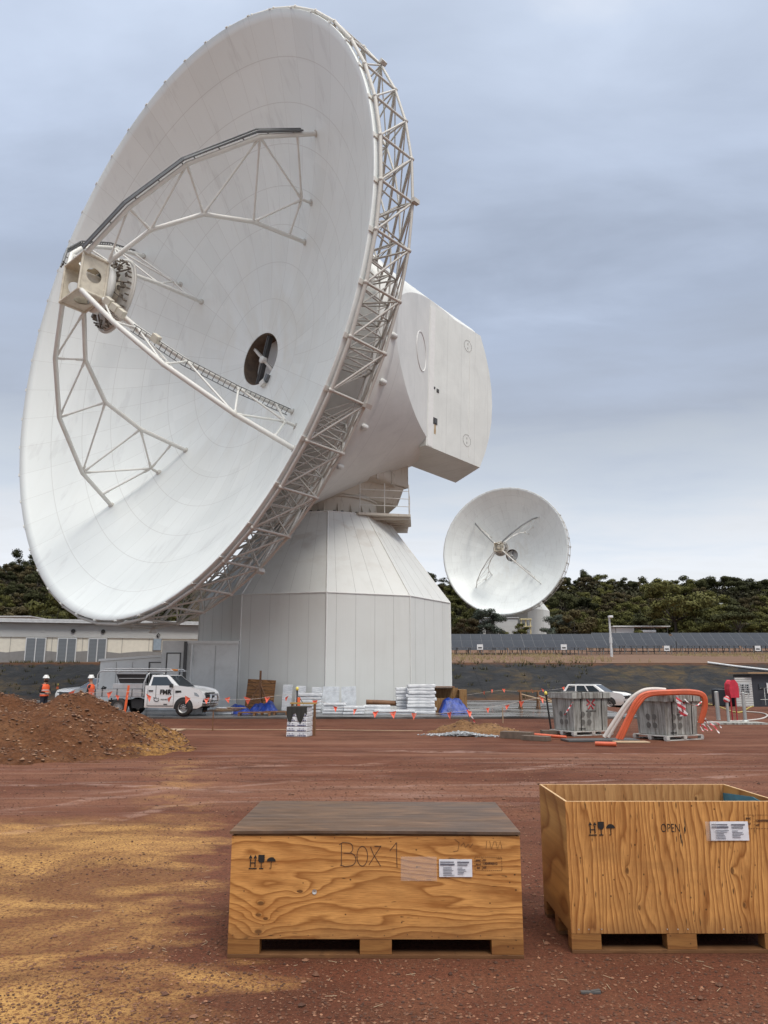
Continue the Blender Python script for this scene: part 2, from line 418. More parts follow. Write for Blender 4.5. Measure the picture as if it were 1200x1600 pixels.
            for j in range(3):
                mb = MB(); P0 = L(2.0, 11.0, -.2-.1*j); P1 = L(8.2-j*.5, 9.3, -.1*j)
                mb.path([P0.lerp(P1, i/8)+Vector((0, 0, -(.5+.12*j)*math.sin(PI*i/8)))-L(.0, -F0, .0) for i in range(9)], .022, 5); mb.build('slack_cable', M_STEEL, leg)
    # apex housing between the legs: open square frame with round cut-outs, then the subreflector
    s1 = 1.07; mb = MB()
    for k_ in range(4):
        A = R(90*k_); T = Matrix.Rotation(A, 4, 'Z')
        def W(y_, z_): return T @ Vector((s1, y_, z_+F0))
        N = 20; ring = [(.42*math.cos(2*PI*i/N), 11.85+.42*math.sin(2*PI*i/N)) for i in range(N)]
        sq = []
        for i in range(N):
            cx, cz = math.cos(2*PI*i/N), math.sin(2*PI*i/N); m_ = max(abs(cx)/1.05, abs(cz)/.68); sq.append((cx/m_, 11.85+cz/m_))
        for off in (0, -.05):
            vs = [T @ Vector((s1+off, y_, z_+F0)) for y_, z_ in ring]+[T @ Vector((s1+off, y_, z_+F0)) for y_, z_ in sq]
            mb.add(vs, [(i, (i+1) % N, N+(i+1) % N, N+i) for i in range(N)])
        mb.tube(T @ Vector((s1, -s1, 11.1+F0)), T @ Vector((s1, -s1, 12.6+F0)), .09, 8)
        for z_ in (11.15, 12.55): mb.tube(T @ Vector((s1, -s1, z_+F0)), T @ Vector((s1, s1, z_+F0)), .07, 8)
    hs = D(mb.build('apex_housing', M_BEIGE, fix=False))
    mb = MB(); mb.lathe([(.02, 12.0+F0), (.55, 12.0+F0), (.6, 11.9+F0), (.6, 10.7+F0), (.95, 10.6+F0), (.95, 10.2+F0)], 24); mb.build('focus_drum', M_BEIGE, hs)
    mb = MB(); mb.lathe([(.95, 11.1+F0), (1.35, 11.05+F0), (1.35, 10.75+F0), (.95, 10.7+F0)], 24); mb.build('collar', M_STEEL, hs)
    mb = MB(); mb.lathe([(.02, 10.35+F0), (1.2, 10.3+F0), (1.95, 10.15+F0), (2.02, 9.95+F0), (1.9, 9.9+F0), (1.0, 9.55+F0), (.02, 9.35+F0)], 40); sr = D(mb.build('subreflector', M_TRUSS))
    mb = MB(); rr = random.Random(5)
    for i in range(36):
        a = 2*PI*i/36; P = Vector((1.93*math.cos(a), 1.93*math.sin(a), 10.2+F0)); mb.tube(P, P+Vector((0, 0, .22)), .05, 6)
        if i % 3 == 0:
            Q = Vector((.9*math.cos(a+.3), .9*math.sin(a+.3), 10.95+F0)); mb.tube(P, Q, .045, 6)
    for i in range(40):
        a = rr.uniform(0, 2*PI); r_ = rr.uniform(.9, 1.75); M3 = Matrix.Rotation(a, 3, 'Z'); mb.box(M3 @ Vector((r_, 0, 10.35+F0+rr.uniform(0, .35))), (rr.uniform(.06, .26), rr.uniform(.06, .25), rr.uniform(.06, .2)), M=M3)
    mb.build('actuator_gear', M_GEAR, sr)
    mb = MB(); mb.lathe([(2.02, 10.1+F0), (2.14, 10.1+F0), (2.14, 10.0+F0), (2.02, 10.0+F0)], 48); mb.build('rim_ring', M_TRUSS, sr)
    # backing: ribs behind the reflector, ring truss round the edge
    NODES = 48; RF, ZF, RB, ZB = 17.71, 7.5+F0, 17.73, 5.5+F0
    mb = MB(); up = [(RF, ZF)]+[(r, surf(r)-.38) for r in (15.6, 13.4, 11.2, 9.0)]; lo = [(RB, ZB), (15.4, 3.75+F0), (13.1, 1.9+F0), (10.75, .25+F0)]
    U = [Vector((r, 0, z_)) for r, z_ in up]; Lw = [Vector((r, 0, z_)) for r, z_ in lo]
    for a_, b_ in zip(U, U[1:]): mb.tube(a_, b_, .07, 6)
    for a_, b_ in zip(Lw, Lw[1:]): mb.tube(a_, b_, .075, 6)
    for i in range(3): mb.tube(Lw[i], U[i+1], .045, 6); mb.tube(U[i+1], Lw[i+1], .045, 6)
    mb.tube(Lw[3], U[4], .06, 6)
    for i in range(1, 5): mb.tube(U[i], U[i]+Vector((0, 0, .33)), .03, 5)
    rib = mb.build('backing_rib', M_TRUSS); D(rib)
    for i in range(1, NODES):
        c = rib.copy(); COL.objects.link(c); c.parent = root; c.matrix_local = MX @ Matrix.Rotation(R(7.5*i), 4, 'Z')
    P = lambda rz_, i: Vector((rz_[0]*math.cos(R(7.5*i)), rz_[0]*math.sin(R(7.5*i)), rz_[1]))
    mb = MB()
    for i in range(NODES):
        mb.tube(P((RF, ZF), i), P((RF, ZF), i+1), .085, 8); mb.tube(P((RB, ZB), i), P((RB, ZB), i+1), .065, 8)
        mb.tube(P((RF, ZF), i), P((RB, ZB), i), .06, 8); mb.tube(P((RB, ZB), i), P((RF, ZF), i-1), .048, 7)
        for rz_ in ((RF, ZF), (RB, ZB)): Q = P(rz_, i); mb.lathe([(.02, -.11), (.10, -.08), (.10, .08), (.02, .11)], 8, Q)
        if i % 4 == 0: Q = P((RB+.15, ZB), i); mb.box(Q, (.2, .2, .35), R(7.5*i))
    D(mb.build('rim_truss', M_TRUSS))
    mb = MB()
    for i in range(NODES):
        for j in range(1, 4):
            mb.tube(P(lo[j], i), P(lo[j], i+1), .055, 6); mb.tube(P(up[j], i), P(up[j], i+1), .04, 5)
            if j < 3: mb.tube(P(lo[j], i), P(lo[j+1], i+1), .035, 5)
            mb.tube(P(up[j], i), P(lo[j], i+1), .035, 5)
        mb.tube(P(lo[0], i), P(lo[1], i+1), .045, 6); mb.tube(P(up[0], i), P(up[1], i+1), .035, 5); mb.tube(P(lo[0], i+1), P(lo[1], i), .035, 5)
        mb.tube(P(up[4], i), P(up[4], i+1), .05, 5)
    D(mb.build('hoop_bracing', M_TRUSS))
    # drum behind the dish, lofted from a wide rim to a narrower square tail
    NA = 144; NC = 48; vs = []; A_, Bt, Bb, Pw = 7.0, 8.0, 3.0, 3.0
    for j in range(NC+1):
        t_ = j/NC
        for i in range(NA):
            th = 2*PI*i/NA; c_, s_ = math.cos(th), math.sin(th)
            fa = 10.7*c_; fb = (7.5 if s_ > 0 else 10.7)*s_; e = 2/Pw
            sa = A_*math.copysign(abs(c_)**e, c_); sb = (Bt if s_ > 0 else Bb)*math.copysign(abs(s_)**e, s_)
            cc = -1-14*t_; vs.append(((1-t_)*fa+t_*sa, (1-t_)*fb+t_*sb, F0+cc))
    fs = [(j*NA+i, j*NA+(i+1) % NA, (j+1)*NA+(i+1) % NA, (j+1)*NA+i) for j in range(NC) for i in range(NA)]
    mb = MB(); mb.add(vs, fs, True); mb.add(vs, [tuple(range(NA)), tuple(range(NC*NA+NA-1, NC*NA-1, -1))])
    me = mb.mesh('rear_drum'); bm = bmesh.new(); bm.from_mesh(me); bmesh.ops.remove_doubles(bm, verts=bm.verts, dist=1e-5)
    for sg in (1, -1):
        for pc, pn in (((7*sg, 0, F0-8.3), (5.1*sg, 0, -2.6)), ((6.95*sg, 0, 0), (sg, 0, 0)), ((0, 0, F0-8.3), (0, 0, 1))):
            bmesh.ops.bisect_plane(bm, geom=bm.verts[:]+bm.edges[:]+bm.faces[:], plane_co=pc, plane_no=Vector(pn).normalized(), dist=1e-4)
    for v_ in bm.verts:
        cc = v_.co.z-F0; lim = 7.0+2.6*(cc+8.3)/5.1 if cc > -8.3 else 6.95
        if abs(v_.co.x) > lim: v_.co.x = math.copysign(lim, v_.co.x)
    bm.normal_update()
    for f_ in bm.faces:
        n_ = f_.normal; f_.smooth = abs(abs(n_.x)-.891) > .004 and abs(n_.x) < .999
    for e_ in bm.edges:
        if len(e_.link_faces) == 2: e_.smooth = e_.calc_face_angle(0) < .16
    bm.to_mesh(me); bm.free(); drum = D(link('rear_drum', me, M_DRUM))
    mb = MB(); mb.lathe([(9.0, F0+.9), (10.2, F0+.2), (10.85, F0-.6), (10.85, F0-1.15), (10.4, F0-1.25)], 72)
    mb.v = [(x_, y_*(.70 if y_ > 0 else 1), z_) for x_, y_, z_ in mb.v]
    for i in (-8, -22, -36, -50, -130, -150, -170):
        Q = Vector((10.9*math.cos(R(i)), 10.9*math.sin(R(i)), F0-.9)); mb.lathe([(.02, -.22), (.17, -.16), (.17, .16), (.02, .22)], 10, Q)
    D(mb.build('drum_rim', M_DRUM))
    # counterweight arms on both sides (plan outline extruded over the height, rounded tail)
    for sgn in (1, -1):
        out = [(7.0, -8.25), (7.0, -14.0), (3.4, -15.9), (3.4, -8.25)]
        NB = 9; vs = []; NO = len(out)
        for j in range(NB):
            b = -5+10*j/(NB-1); bul = 1.45*(1-(b/5)**2)
            for i, (a, c) in enumerate(out): vs.append((sgn*a, b, F0+c-(bul if i in (1, 2) else 0)))
        fs = [(j*NO+i, j*NO+(i+1) % NO, (j+1)*NO+(i+1) % NO, (j+1)*NO+i) for j in range(NB-1) for i in range(NO)]
        mb = MB(); mb.add(vs, fs); mb.add(vs, [tuple(range(NO-1, -1, -1)), tuple(range((NB-1)*NO, NB*NO))])
        wing = D(mb.build('counterweight_arm', M_WING))
        for b in (3.6, -3.45):
            mb = MB(); x0 = sgn*7.02
            for i in range(16):
                a = 2*PI*i/16; mb.box((x0, b+.42*math.sin(a), F0-12.5+.42*math.cos(a)), (.02, .05, .05))
            for q_ in (-.2, .2): mb.box((x0, b+q_*.8, F0-12.5), (.03, .12, .06))
            mb.path([(x0-sgn*.012, b+.42*math.sin(2*PI*i/28), F0-12.5+.42*math.cos(2*PI*i/28)) for i in range(28)], .010, 4, True)
            mb.build('bolt_circle', M_BOLTC, wing)
        mb = MB(); mb.box((sgn*7.01, 0, F0-12.75), (.03, 9.2, .05)); mb.box((sgn*7.01, 0, F0-8.62), (.03, 9.9, .5)); mb.build('weld_strip', M_TRIM, wing)
        for b, c, s_ in ((-3.1, -9.1, .30), (-.9, -9.3, .17), (-.8, -8.95, .10)):
            mb = MB(); mb.box((sgn*7.03, b, F0+c), (.06, s_, s_*.9)); mb.box((sgn*7.0, b, F0+c), (.05, s_*1.5, s_*1.4)); mb.build('vent_hole', M_GREYST, wing)
        mb = MB(); mb.box((sgn*7.004, -3.65, F0-9.1), (.01, .7, .18)); mb.build('rust_stain', M_BROWNIN2, wing)
        Aw = Vector((9.6-7.0, -3.2+8.3)).normalized()
        mb = MB(); pts = []
        for i in range(30):
            a = 2*PI*i/30; d = 1.25*math.cos(a); b = 1.25*math.sin(a); q_ = Vector((7.0, -8.3))+Aw*(2.0+d); pts.append((sgn*(q_.x+.01), b+.6, F0+q_.y))
        mb.path(pts, .035, 5, True); mb.build('bearing_cover_ring', M_TRIM, wing)
    # azimuth head: turning box, girder ring, bearing cylinder
    RA = Matrix.Rotation(az, 4, 'Z')
    def A0(o): o.parent = root; o.matrix_local = RA; return o
    mb = MB(); mb.prism([(-3.9, 14.35), (3.9, 14.35), (3.9, 21.5), (2.2, 25), (-2.2, 25), (-3.9, 21.5)], -3.0, 3.7, 'y')
    mb.prism([(-3.0, 12.9), (-1.0, 12.6), (2.0, 12.6), (3.2, 13.2), (3.8, 14.34), (-3.8, 14.34)], -2.4, 3.4, 'y')
    box = A0(mb.build('azimuth_head', M_AZ, None, .04))
    mb = MB(); mb.lathe([(3.3, 14.15), (4.55, 14.2), (4.6, 15.0), (4.5, 15.02), (4.45, 14.3)], 40, cap=False)
    for i in range(16): M3 = Matrix.Rotation(R(22.5*i), 3, 'Z'); mb.box(M3 @ Vector((4.58, 0, 14.6)), (.1, .12, .85), M=M3)
    A0(mb.build('girder_ring', M_AZ))
    mb = MB(); mb.lathe([(3.25, 11.75), (3.28, 13.0)], 48); mb.lathe([(3.28, 13.0), (3.42, 13.02), (3.42, 13.12), (3.28, 13.14), (3.28, 14.3)], 48)
    for i in range(24):
        a = R(15*i); M3 = Matrix.Rotation(a, 3, 'Z'); mb.prism([(3.24, 11.8), (3.62, 11.8), (3.26, 12.5)], -.02, .02) if False else mb.add([M3 @ Vector(p) for p in ((3.25, -.03, 11.8), (3.6, -.03, 11.8), (3.27, -.03, 12.6), (3.25, .03, 11.8), (3.6, .03, 11.8), (3.27, .03, 12.6))], [(0, 1, 2), (3, 5, 4), (1, 4, 5, 2)])
    cy = MB.build(mb, 'bearing_cylinder', M_AZ, root)
    mb = MB()
    for i in range(44):
        a = R(8.2*i+2); M3 = Matrix.Rotation(a, 3, 'Z')
        if i % 3: mb.lathe([(.02, .12), (.09, .1), (.1, -.1)], 7, M3 @ Vector((3.5, 0, 11.95)))
    mb.build('anchor_bolt', M_DARKR, cy)
    # access platform with railing on the right-hand side of the bearing
    pf = MB(); F = [(2.2, -3.6), (5.45, -2.9), (5.6, .4), (3.4, 2.9), (1.5, -2.9)]
    pf.prism(F, 11.75, 11.9, 'z')
    for i in range(7): pf.box((3.9, -2.7+i*.75, 11.66), (3.0, .08, .16))
    pl = pf.build('access_platform', M_AZ, root)
    mb = MB(); pts = [Vector(p+(11.9,)) for p in ((2.25, -3.5), (3.8, -3.2), (5.35, -2.85), (5.45, -1.2), (5.5, .35))]
    for i, Pp in enumerate(pts): mb.tube(Pp, Pp+Vector((0, 0, 1.95 if i < 3 else 1.5)), .03, 6)
    for h in (.5, 1.0, 1.5):
        for a_, b_ in zip(pts, pts[1:]): mb.tube(a_+Vector((0, 0, h)), b_+Vector((0, 0, h)), .022, 6)
    mb.build('railing', M_STEEL, pl)
    # ten-sided tower: upright wall, sloping roof, joints and corner trims
    RT, RU, ZE, ZT = 8.15, 4.1, 6.4, 11.85; a0 = rzb; mb = MB()
    mb.lathe([(RT, -2.0), (RT, ZE), (RU, ZT), (.02, ZT+.05)], 10, smooth=False, a0=a0)
    tw = mb.build('tower', M_CLAD, root)
    js = MB(); tr = MB()
    for i in range(10):
        t0, t1 = a0+R(36*i), a0+R(36*(i+1))
        p0, p1 = Vector((math.cos(t0), math.sin(t0), 0)), Vector((math.cos(t1), math.sin(t1), 0)); nr = (p0+p1).normalized()
        for j in range(6):
            f = (j+.5)/4.4
            if f > .97: continue
            a_ = (p0.lerp(p1, f))
            js.tube(a_*RT+Vector((0, 0, .0)), a_*RT+Vector((0, 0, ZE)), .009, 4)
            b_ = p0.lerp(p1, .5+(f-.5)*.92); js.tube(a_*RT+Vector((0, 0, ZE)), b_*RU+Vector((0, 0, ZT)), .009, 4)
        tr.tube(p0*RT, p0*RT+Vector((0, 0, ZE)), .045, 6); tr.tube(p0*RT+Vector((0, 0, ZE)), p0*RU+Vector((0, 0, ZT)), .05, 6)
        tr.tube(p0*RT+Vector((0, 0, ZE)), p1*RT+Vector((0, 0, ZE)), .05, 6); tr.tube(p0*RU+Vector((0, 0, ZT)), p1*RU+Vector((0, 0, ZT)), .05, 6)
    js.build('panel_joint', M_SEAM, tw); tr.build('corner_trim', M_TRIM, tw)
    return root
def m_stain():
    k = NT('rust_run_stain'); o = k.tc.outputs['Object']
    return k.done(k.ramp(k.noise(o, 3, 4), [(.3, (.5, .42, .3, 1)), (.7, (.36, .24, .12, 1))]), .6)
M_BROWNIN2 = m_stain(); M_DARKR = basic('dark_rusted_bolt', (.04, .028, .02, 1), .7)
ant1 = build_antenna((-3.765, 50.453, 0), R(-43.32), R(3.1), 'huge white dish antenna on a grey ten-sided tower, towering over the work site', math.atan2(-50.453, 3.765))
# ------------------------------------------------------------------ terrain
def gz(x, y):
    "height of the land (numpy arrays)"
    x = np.asarray(x, float); y = np.asarray(y, float)
    s = lambda a, b: np.clip((y-a)/(b-a), 0, 1)
    ss = lambda a, b: (lambda t: t*t*(3-2*t))(s(a, b))
    z = 3.1*s(62+.8*vn(x*.1, y*0), 72)                       # banked cutting
    z = z+(2.3)*s(72, 122)+8.3*s(122, 215)
    z = z+(29+4*np.clip(-x/100, -.4, 1))*ss(225, 400)*(1+.22*vfbm(x*.006+3, y*.002, 3))
    hill = vfbm(x*.012+5, y*.012, 4)*9*ss(225, 330)
    z = z-7.5*np.clip((x-75)/110, 0, 1)*ss(250, 400)
    left = np.clip((-x-20)/120, 0, 1)*6*ss(225, 400)
    z = z+hill+left
    z = np.where(y > 430, z-(y-430)*.02, z)
    near = np.clip((60-y)/10, 0, 1)
    z = z+near*(vfbm(x*.35, y*.35, 3)*.03)*np.clip((np.hypot(x, y-2)-3)/6, 0.15, 1)
    n2 = np.clip((16-y)/6, 0, 1)
    z = z+n2*(vfbm(x*2.2+9, y*2.2, 4)*.016+vfbm(x*9, y*9, 3)*.006)
    # wheel ruts crossing in front of the camera, roughly left to right
    for y0, sl_, wd in ((12.3, .04, .28), (14.2, .05, .3), (10.9, .1, .22), (17.5, -.03, .35), (19.2, -.02, .3)):
        d = y-(y0+sl_*x+.5*np.sin(x*.25+y0)); z = z-near*.022*np.exp(-(d/wd)**2)+near*.012*np.exp(-((np.abs(d)-wd*1.6)/.15)**2)
    # level ground under the crates
    for cx, cy in ((-.05, 6.1), (1.96, 5.95)):
        k_ = np.clip(1.6-np.maximum(np.abs(x-cx)/1.05, np.abs(y-cy)/.75), 0, .5)*2; z = z*(1-k_)
    pad = np.clip((np.minimum(y-34.6, 62-y))/.6, 0, 1)*np.clip((12-x)/1, 0, 1); z = z*(1-pad)+(-.03)*pad*(y < 62)
    z = z-.36*np.clip((x-13)/5, 0, 1)*np.clip((y-44)/9, 0, 1)*np.clip((74-y)/12, 0, 1)
    return z
def g1(x, y): return float(gz(np.array([x]), np.array([y]))[0])
def m_ground():
    k = NT('red_earth'); o = k.tc.outputs['Object']; x, y, z = k.sep(o)
    big = k.noise(o, .22, 4, .6, .5); mid = k.noise(o, 1.7, 5, .65); fine = k.noise(o, 38, 5, .72); grit = k.noise(o, 150, 3, .6)
    col = k.ramp(big, [(.32, (.088, .027, .014, 1)), (.5, (.130, .044, .024, 1)), (.70, (.182, .072, .042, 1))])
    col = k.mix(k.ramp(mid, [(.45, 0.), (.64, .5)]), col, (.17, .072, .038, 1))
    # compacted vehicle tracks running across: paler, pinkish, some wet and shining
    tr = k.noise(k.mapping(o, (.09, .62, 1), (0, 0, 0), (0, 0, R(-3))), 1.0, 6, .66, .6)
    trm = k.math('MULTIPLY', k.ramp(tr, [(.47, 0.), (.62, 1.)]), k.math('MULTIPLY', k.ramp(k.math('MULTIPLY', y, .02), [(.17, 0.), (.23, 1.)]), k.ramp(k.math('MULTIPLY', y, .02), [(.52, 1.), (.66, .35)])))
    col = k.mix(k.math('MULTIPLY', trm, .6), col, (.27, .128, .080, 1))
    streak = k.noise(k.mapping(o, (.16, 2.2, 1), (2, 1, 0), (0, 0, R(-5))), 1.0, 5, .68, .7)
    wet = k.math('MULTIPLY', k.math('MULTIPLY', k.ramp(streak, [(.55, 0.), (.66, 1.)]), k.ramp(k.math('MULTIPLY', y, .02), [(.19, 0.), (.25, 1.)])), k.ramp(k.math('MULTIPLY', y, .02), [(.36, 1.), (.48, 0.)]))
    col = k.mix(k.math('MULTIPLY', wet, .45), col, (.36, .24, .20, 1))
    # single wheel tracks, pressed smooth and damp
    for (u0, v0, u1, v1, wd) in ((-40, 1312, 345, 1248, .16), (-20, 1270, 300, 1232, .12), (110, 1242, 570, 1217, .15), (240, 1206, 620, 1188, .2), (480, 1234, 870, 1223, .13), (690, 1208, 980, 1190, .2), (790, 1224, 1230, 1211, .14), (-20, 1222, 430, 1238, .14), (560, 1172, 1230, 1180, .25)):
        A_, B_ = at(u0, v0), at(u1, v1); d_ = B_-A_; L_ = d_.length; d_.normalize()
        s_ = k.math('ADD', k.math('MULTIPLY', k.math('SUBTRACT', x, A_.x), d_.x), k.math('MULTIPLY', k.math('SUBTRACT', y, A_.y), d_.y))
        q_ = k.math('SUBTRACT', k.math('MULTIPLY', k.math('SUBTRACT', x, A_.x), d_.y), k.math('MULTIPLY', k.math('SUBTRACT', y, A_.y), d_.x))
        q_ = k.math('ABSOLUTE', k.math('ADD', q_, k.math('MULTIPLY', k.math('SUBTRACT', k.noise(o, .5, 2), .5), 1.1)))
        m_ = k.math('MULTIPLY', k.ramp(k.math('DIVIDE', q_, wd), [(.55, 1.), (1., 0.)]), k.ramp(k.math('DIVIDE', s_, L_), [(0, 0.), (.12, 1.), (.85, 1.), (1, 0.)]))
        m_ = k.math('MULTIPLY', m_, k.ramp(k.noise(k.mapping(o, (1.2, 3, 1), (u0*.01, 0, 0)), 1.6, 5, .7), [(.42, 0.), (.56, 1.)]))
        wet = k.math('MAXIMUM', k.math('MULTIPLY', wet, .8), m_)
        col = k.mix(k.math('MULTIPLY', m_, .6), col, (.36, .215, .165, 1))
    dk = k.ramp(k.noise(k.mapping(o, (.5, 1.4, 1)), 1.3, 6, .7), [(.32, .75), (.5, 0.)])
    col = k.mix(k.math('MULTIPLY', dk, .65), col, (.050, .018, .010, 1))
    col = k.mix(k.ramp(fine, [(.36, .6), (.56, 0.)]), col, (.028, .011, .006, 1))
    col = k.mix(k.ramp(grit, [(.58, 0.), (.76, .55)]), col, (.27, .13, .07, 1))
    # spilled yellow sand on the left
    edge = k.math('ADD', k.math('MULTIPLY', y, .235), x)             # <0 left of the sand's border line
    wob = k.math('MULTIPLY', k.math('SUBTRACT', k.noise(k.mapping(o, (.8, 1.5, 1)), .9, 4, .6), .5), 2.4)
    side = k.ramp(k.math('ADD', k.math('ADD', k.math('MULTIPLY', edge, -.6), .45), wob), [(.35, 0.), (.75, 1.)])
    yr = k.math('MULTIPLY', k.ramp(k.math('MULTIPLY', y, .05), [(.19, .55), (.225, 1.), (.49, 1.), (.53, 0.)]), 1.0)
    pat = k.ramp(k.noise(k.mapping(o, (.62, 1.05, 1), (3.3, .3, 0)), .95, 6, .64, .9), [(.38, 0.), (.58, 1.)])
    spk = k.ramp(k.noise(o, 34, 8, .82), [(.43, 0.), (.52, 1.)])
    ym = k.math('MULTIPLY', k.math('MULTIPLY', side, yr), k.math('ADD', k.math('MULTIPLY', pat, .7), .2))
    ym = k.math('MULTIPLY', ym, k.math('ADD', k.math('MULTIPLY', spk, .85), .10), clamp=True)
    # faint strip of the same sand further off, dropped from a truck
    d2 = k.math('ABSOLUTE', k.math('SUBTRACT', k.math('ADD', x, k.math('MULTIPLY', y, .262)), 0.1))
    far = k.math('MULTIPLY', k.math('MULTIPLY', k.ramp(d2, [(.15, 1.), (.75, 0.)]), k.ramp(k.math('MULTIPLY', y, .04), [(.38, 0.), (.44, 1.), (.68, 1.), (.74, 0.)])), k.math('MULTIPLY', k.math('MULTIPLY', spk, k.ramp(k.noise(o, 1.3, 5, .7), [(.46, 0.), (.6, 1.)])), .38))
    ym = k.math('MAXIMUM', ym, far)
    col = k.mix(ym, col, (.52, .295, .098, 1))
    hm = k.ramp(k.math('MULTIPLY', y, .001), [(.205, 0.), (.235, 1.)]); col = k.mix(hm, col, k.ramp(k.noise(o, .12, 5, .7), [(.35, (.022, .020, .011, 1)), (.7, (.07, .045, .026, 1))]))
    rough = k.math('SUBTRACT', .86, k.math('MULTIPLY', wet, .42))
    h = k.math('ADD', k.math('MULTIPLY', fine, .6), k.math('MULTIPLY', k.voro(o, 55), .35)); h = k.math('ADD', h, k.math('MULTIPLY', grit, .2))
    k.bump(h, 1.0, .016)
    return k.done(col, rough, 0, .18)
M_GROUND = m_ground()
def axis_pts(segs):
    out = []
    for a, b, st in segs: out += list(np.arange(a, b, st))
    return np.array(out+[segs[-1][1]])
xs = axis_pts(((-900, -200, 50), (-200, -50, 8), (-50, -14, 1.2), (-14, -4, .16), (-4, 4.5, .035), (4.5, 14, .18), (14, 60, 1.2), (60, 240, 8), (240, 900, 50)))
ys = axis_pts(((-60, -4, 8), (-4, 3.4, .6), (3.4, 8.5, .035), (8.5, 13, .07), (13, 24, .2), (24, 60, .6), (60, 76, .5), (76, 130, 2), (130, 440, 5), (440, 1600, 60)))
def sheet(name, xs, ys, mat, dz=0, zf=None):
    X, Y = np.meshgrid(xs, ys); Z = (gz if zf is None else zf)(X, Y)+dz
    V = np.stack([X.ravel(), Y.ravel(), Z.ravel()], 1); nx, ny = len(xs), len(ys)
    i = np.arange(nx-1); j = np.arange(ny-1); I, J = np.meshgrid(i, j); b = (J*nx+I).ravel()
    return link(name, numpy_mesh(name, V, np.stack([b, b+1, b+nx+1, b+nx], 1)), mat)
struct('ground', sheet('ground', xs, ys, M_GROUND))
# dark matting on the cutting, dry verge above it
def m_bank():
    k = NT('dark_erosion_matting'); o = k.tc.outputs['Object']; x, y, z = k.sep(o)
    col = k.ramp(k.noise(k.mapping(o, (.5, .5, 2)), 1.2, 6, .7), [(.3, (.018, .019, .021, 1)), (.6, (.034, .035, .038, 1)), (.8, (.06, .06, .062, 1))])
    m = k.math('MULTIPLY', k.ramp(k.noise(o, .22, 6, .7, .8), [(.50, 0.), (.62, .85)]), k.ramp(k.noise(k.mapping(o, (.6, .6, 3)), 1.5, 5, .7), [(.4, .2), (.6, 1.)]))
    col = k.mix(m, col, (.085, .062, .035, 1))
    g = k.ramp(k.noise(o, .4, 5, .7), [(.6, 0.), (.72, .7)]); col = k.mix(g, col, (.055, .052, .025, 1))
    e = k.math('ADD', y, k.math('MULTIPLY', k.math('SUBTRACT', k.noise(o, .7, 5, .7), .5), 4.0)); col = k.mix(k.ramp(k.math('MULTIPLY', e, .01), [(.712, 0.), (.722, 1.)]), col, (.10, .048, .026, 1))
    col = k.mix(k.ramp(k.math('MULTIPLY', e, .01), [(.618, .9), (.632, 0.)]), col, (.10, .055, .03, 1))
    f = k.math('FRACT', k.math('MULTIPLY', x, .25)); col = k.mix(k.math('MULTIPLY', k.math('LESS_THAN', f, .012), .5), col, (.01, .01, .01, 1))
    k.bump(k.noise(o, 3, 5), .6, .15)
    return k.done(col, .9, 0, .1)
bx_ = axis_pts(((-90, 90, 1.0),)); struct('bank', sheet('bank', bx_, np.arange(61.6, 72.6, .5), m_bank(), .05), label=None)
def m_verge():
    k = NT('dry_verge_soil'); o = k.tc.outputs['Object']
    col = k.ramp(k.noise(k.mapping(o, (.15, 1.0, 1)), 1, 6, .7), [(.3, (.10, .045, .026, 1)), (.5, (.13, .060, .032, 1)), (.62, (.17, .105, .055, 1)), (.75, (.11, .05, .026, 1))])
    col = k.mix(k.ramp(k.noise(o, 2, 5, .7), [(.5, 0.), (.7, .4)]), col, (.20, .15, .08, 1))
    return k.done(col, .9)
struct('verge', sheet('verge', axis_pts(((-120, 160, 4.0),)), axis_pts(((72.4, 122, 1.5), (122, 212, 6))), m_verge(), .06))
# wet concrete apron round the tower
def m_pad():
    k = NT('wet_concrete'); o = k.tc.outputs['Object']
    n = k.noise(k.mapping(o, (.22, .5, 1)), 1, 5, .65, .8)
    col = k.ramp(n, [(.36, (.05, .048, .045, 1)), (.5, (.12, .115, .11, 1)), (.65, (.24, .235, .225, 1))])
    col = k.mix(k.ramp(k.noise(o, .5, 5), [(.6, 0.), (.8, .5)]), col, (.14, .08, .055, 1))
    r = k.ramp(n, [(.40, .08), (.60, .45)])
    return k.done(col, r, 0, .5)
mb = MB(); mb.box((-9.5, 49.9, .02), (43, 28.2, .10)); struct('concrete_apron', mb.build('concrete_apron', m_pad(), None, .02))
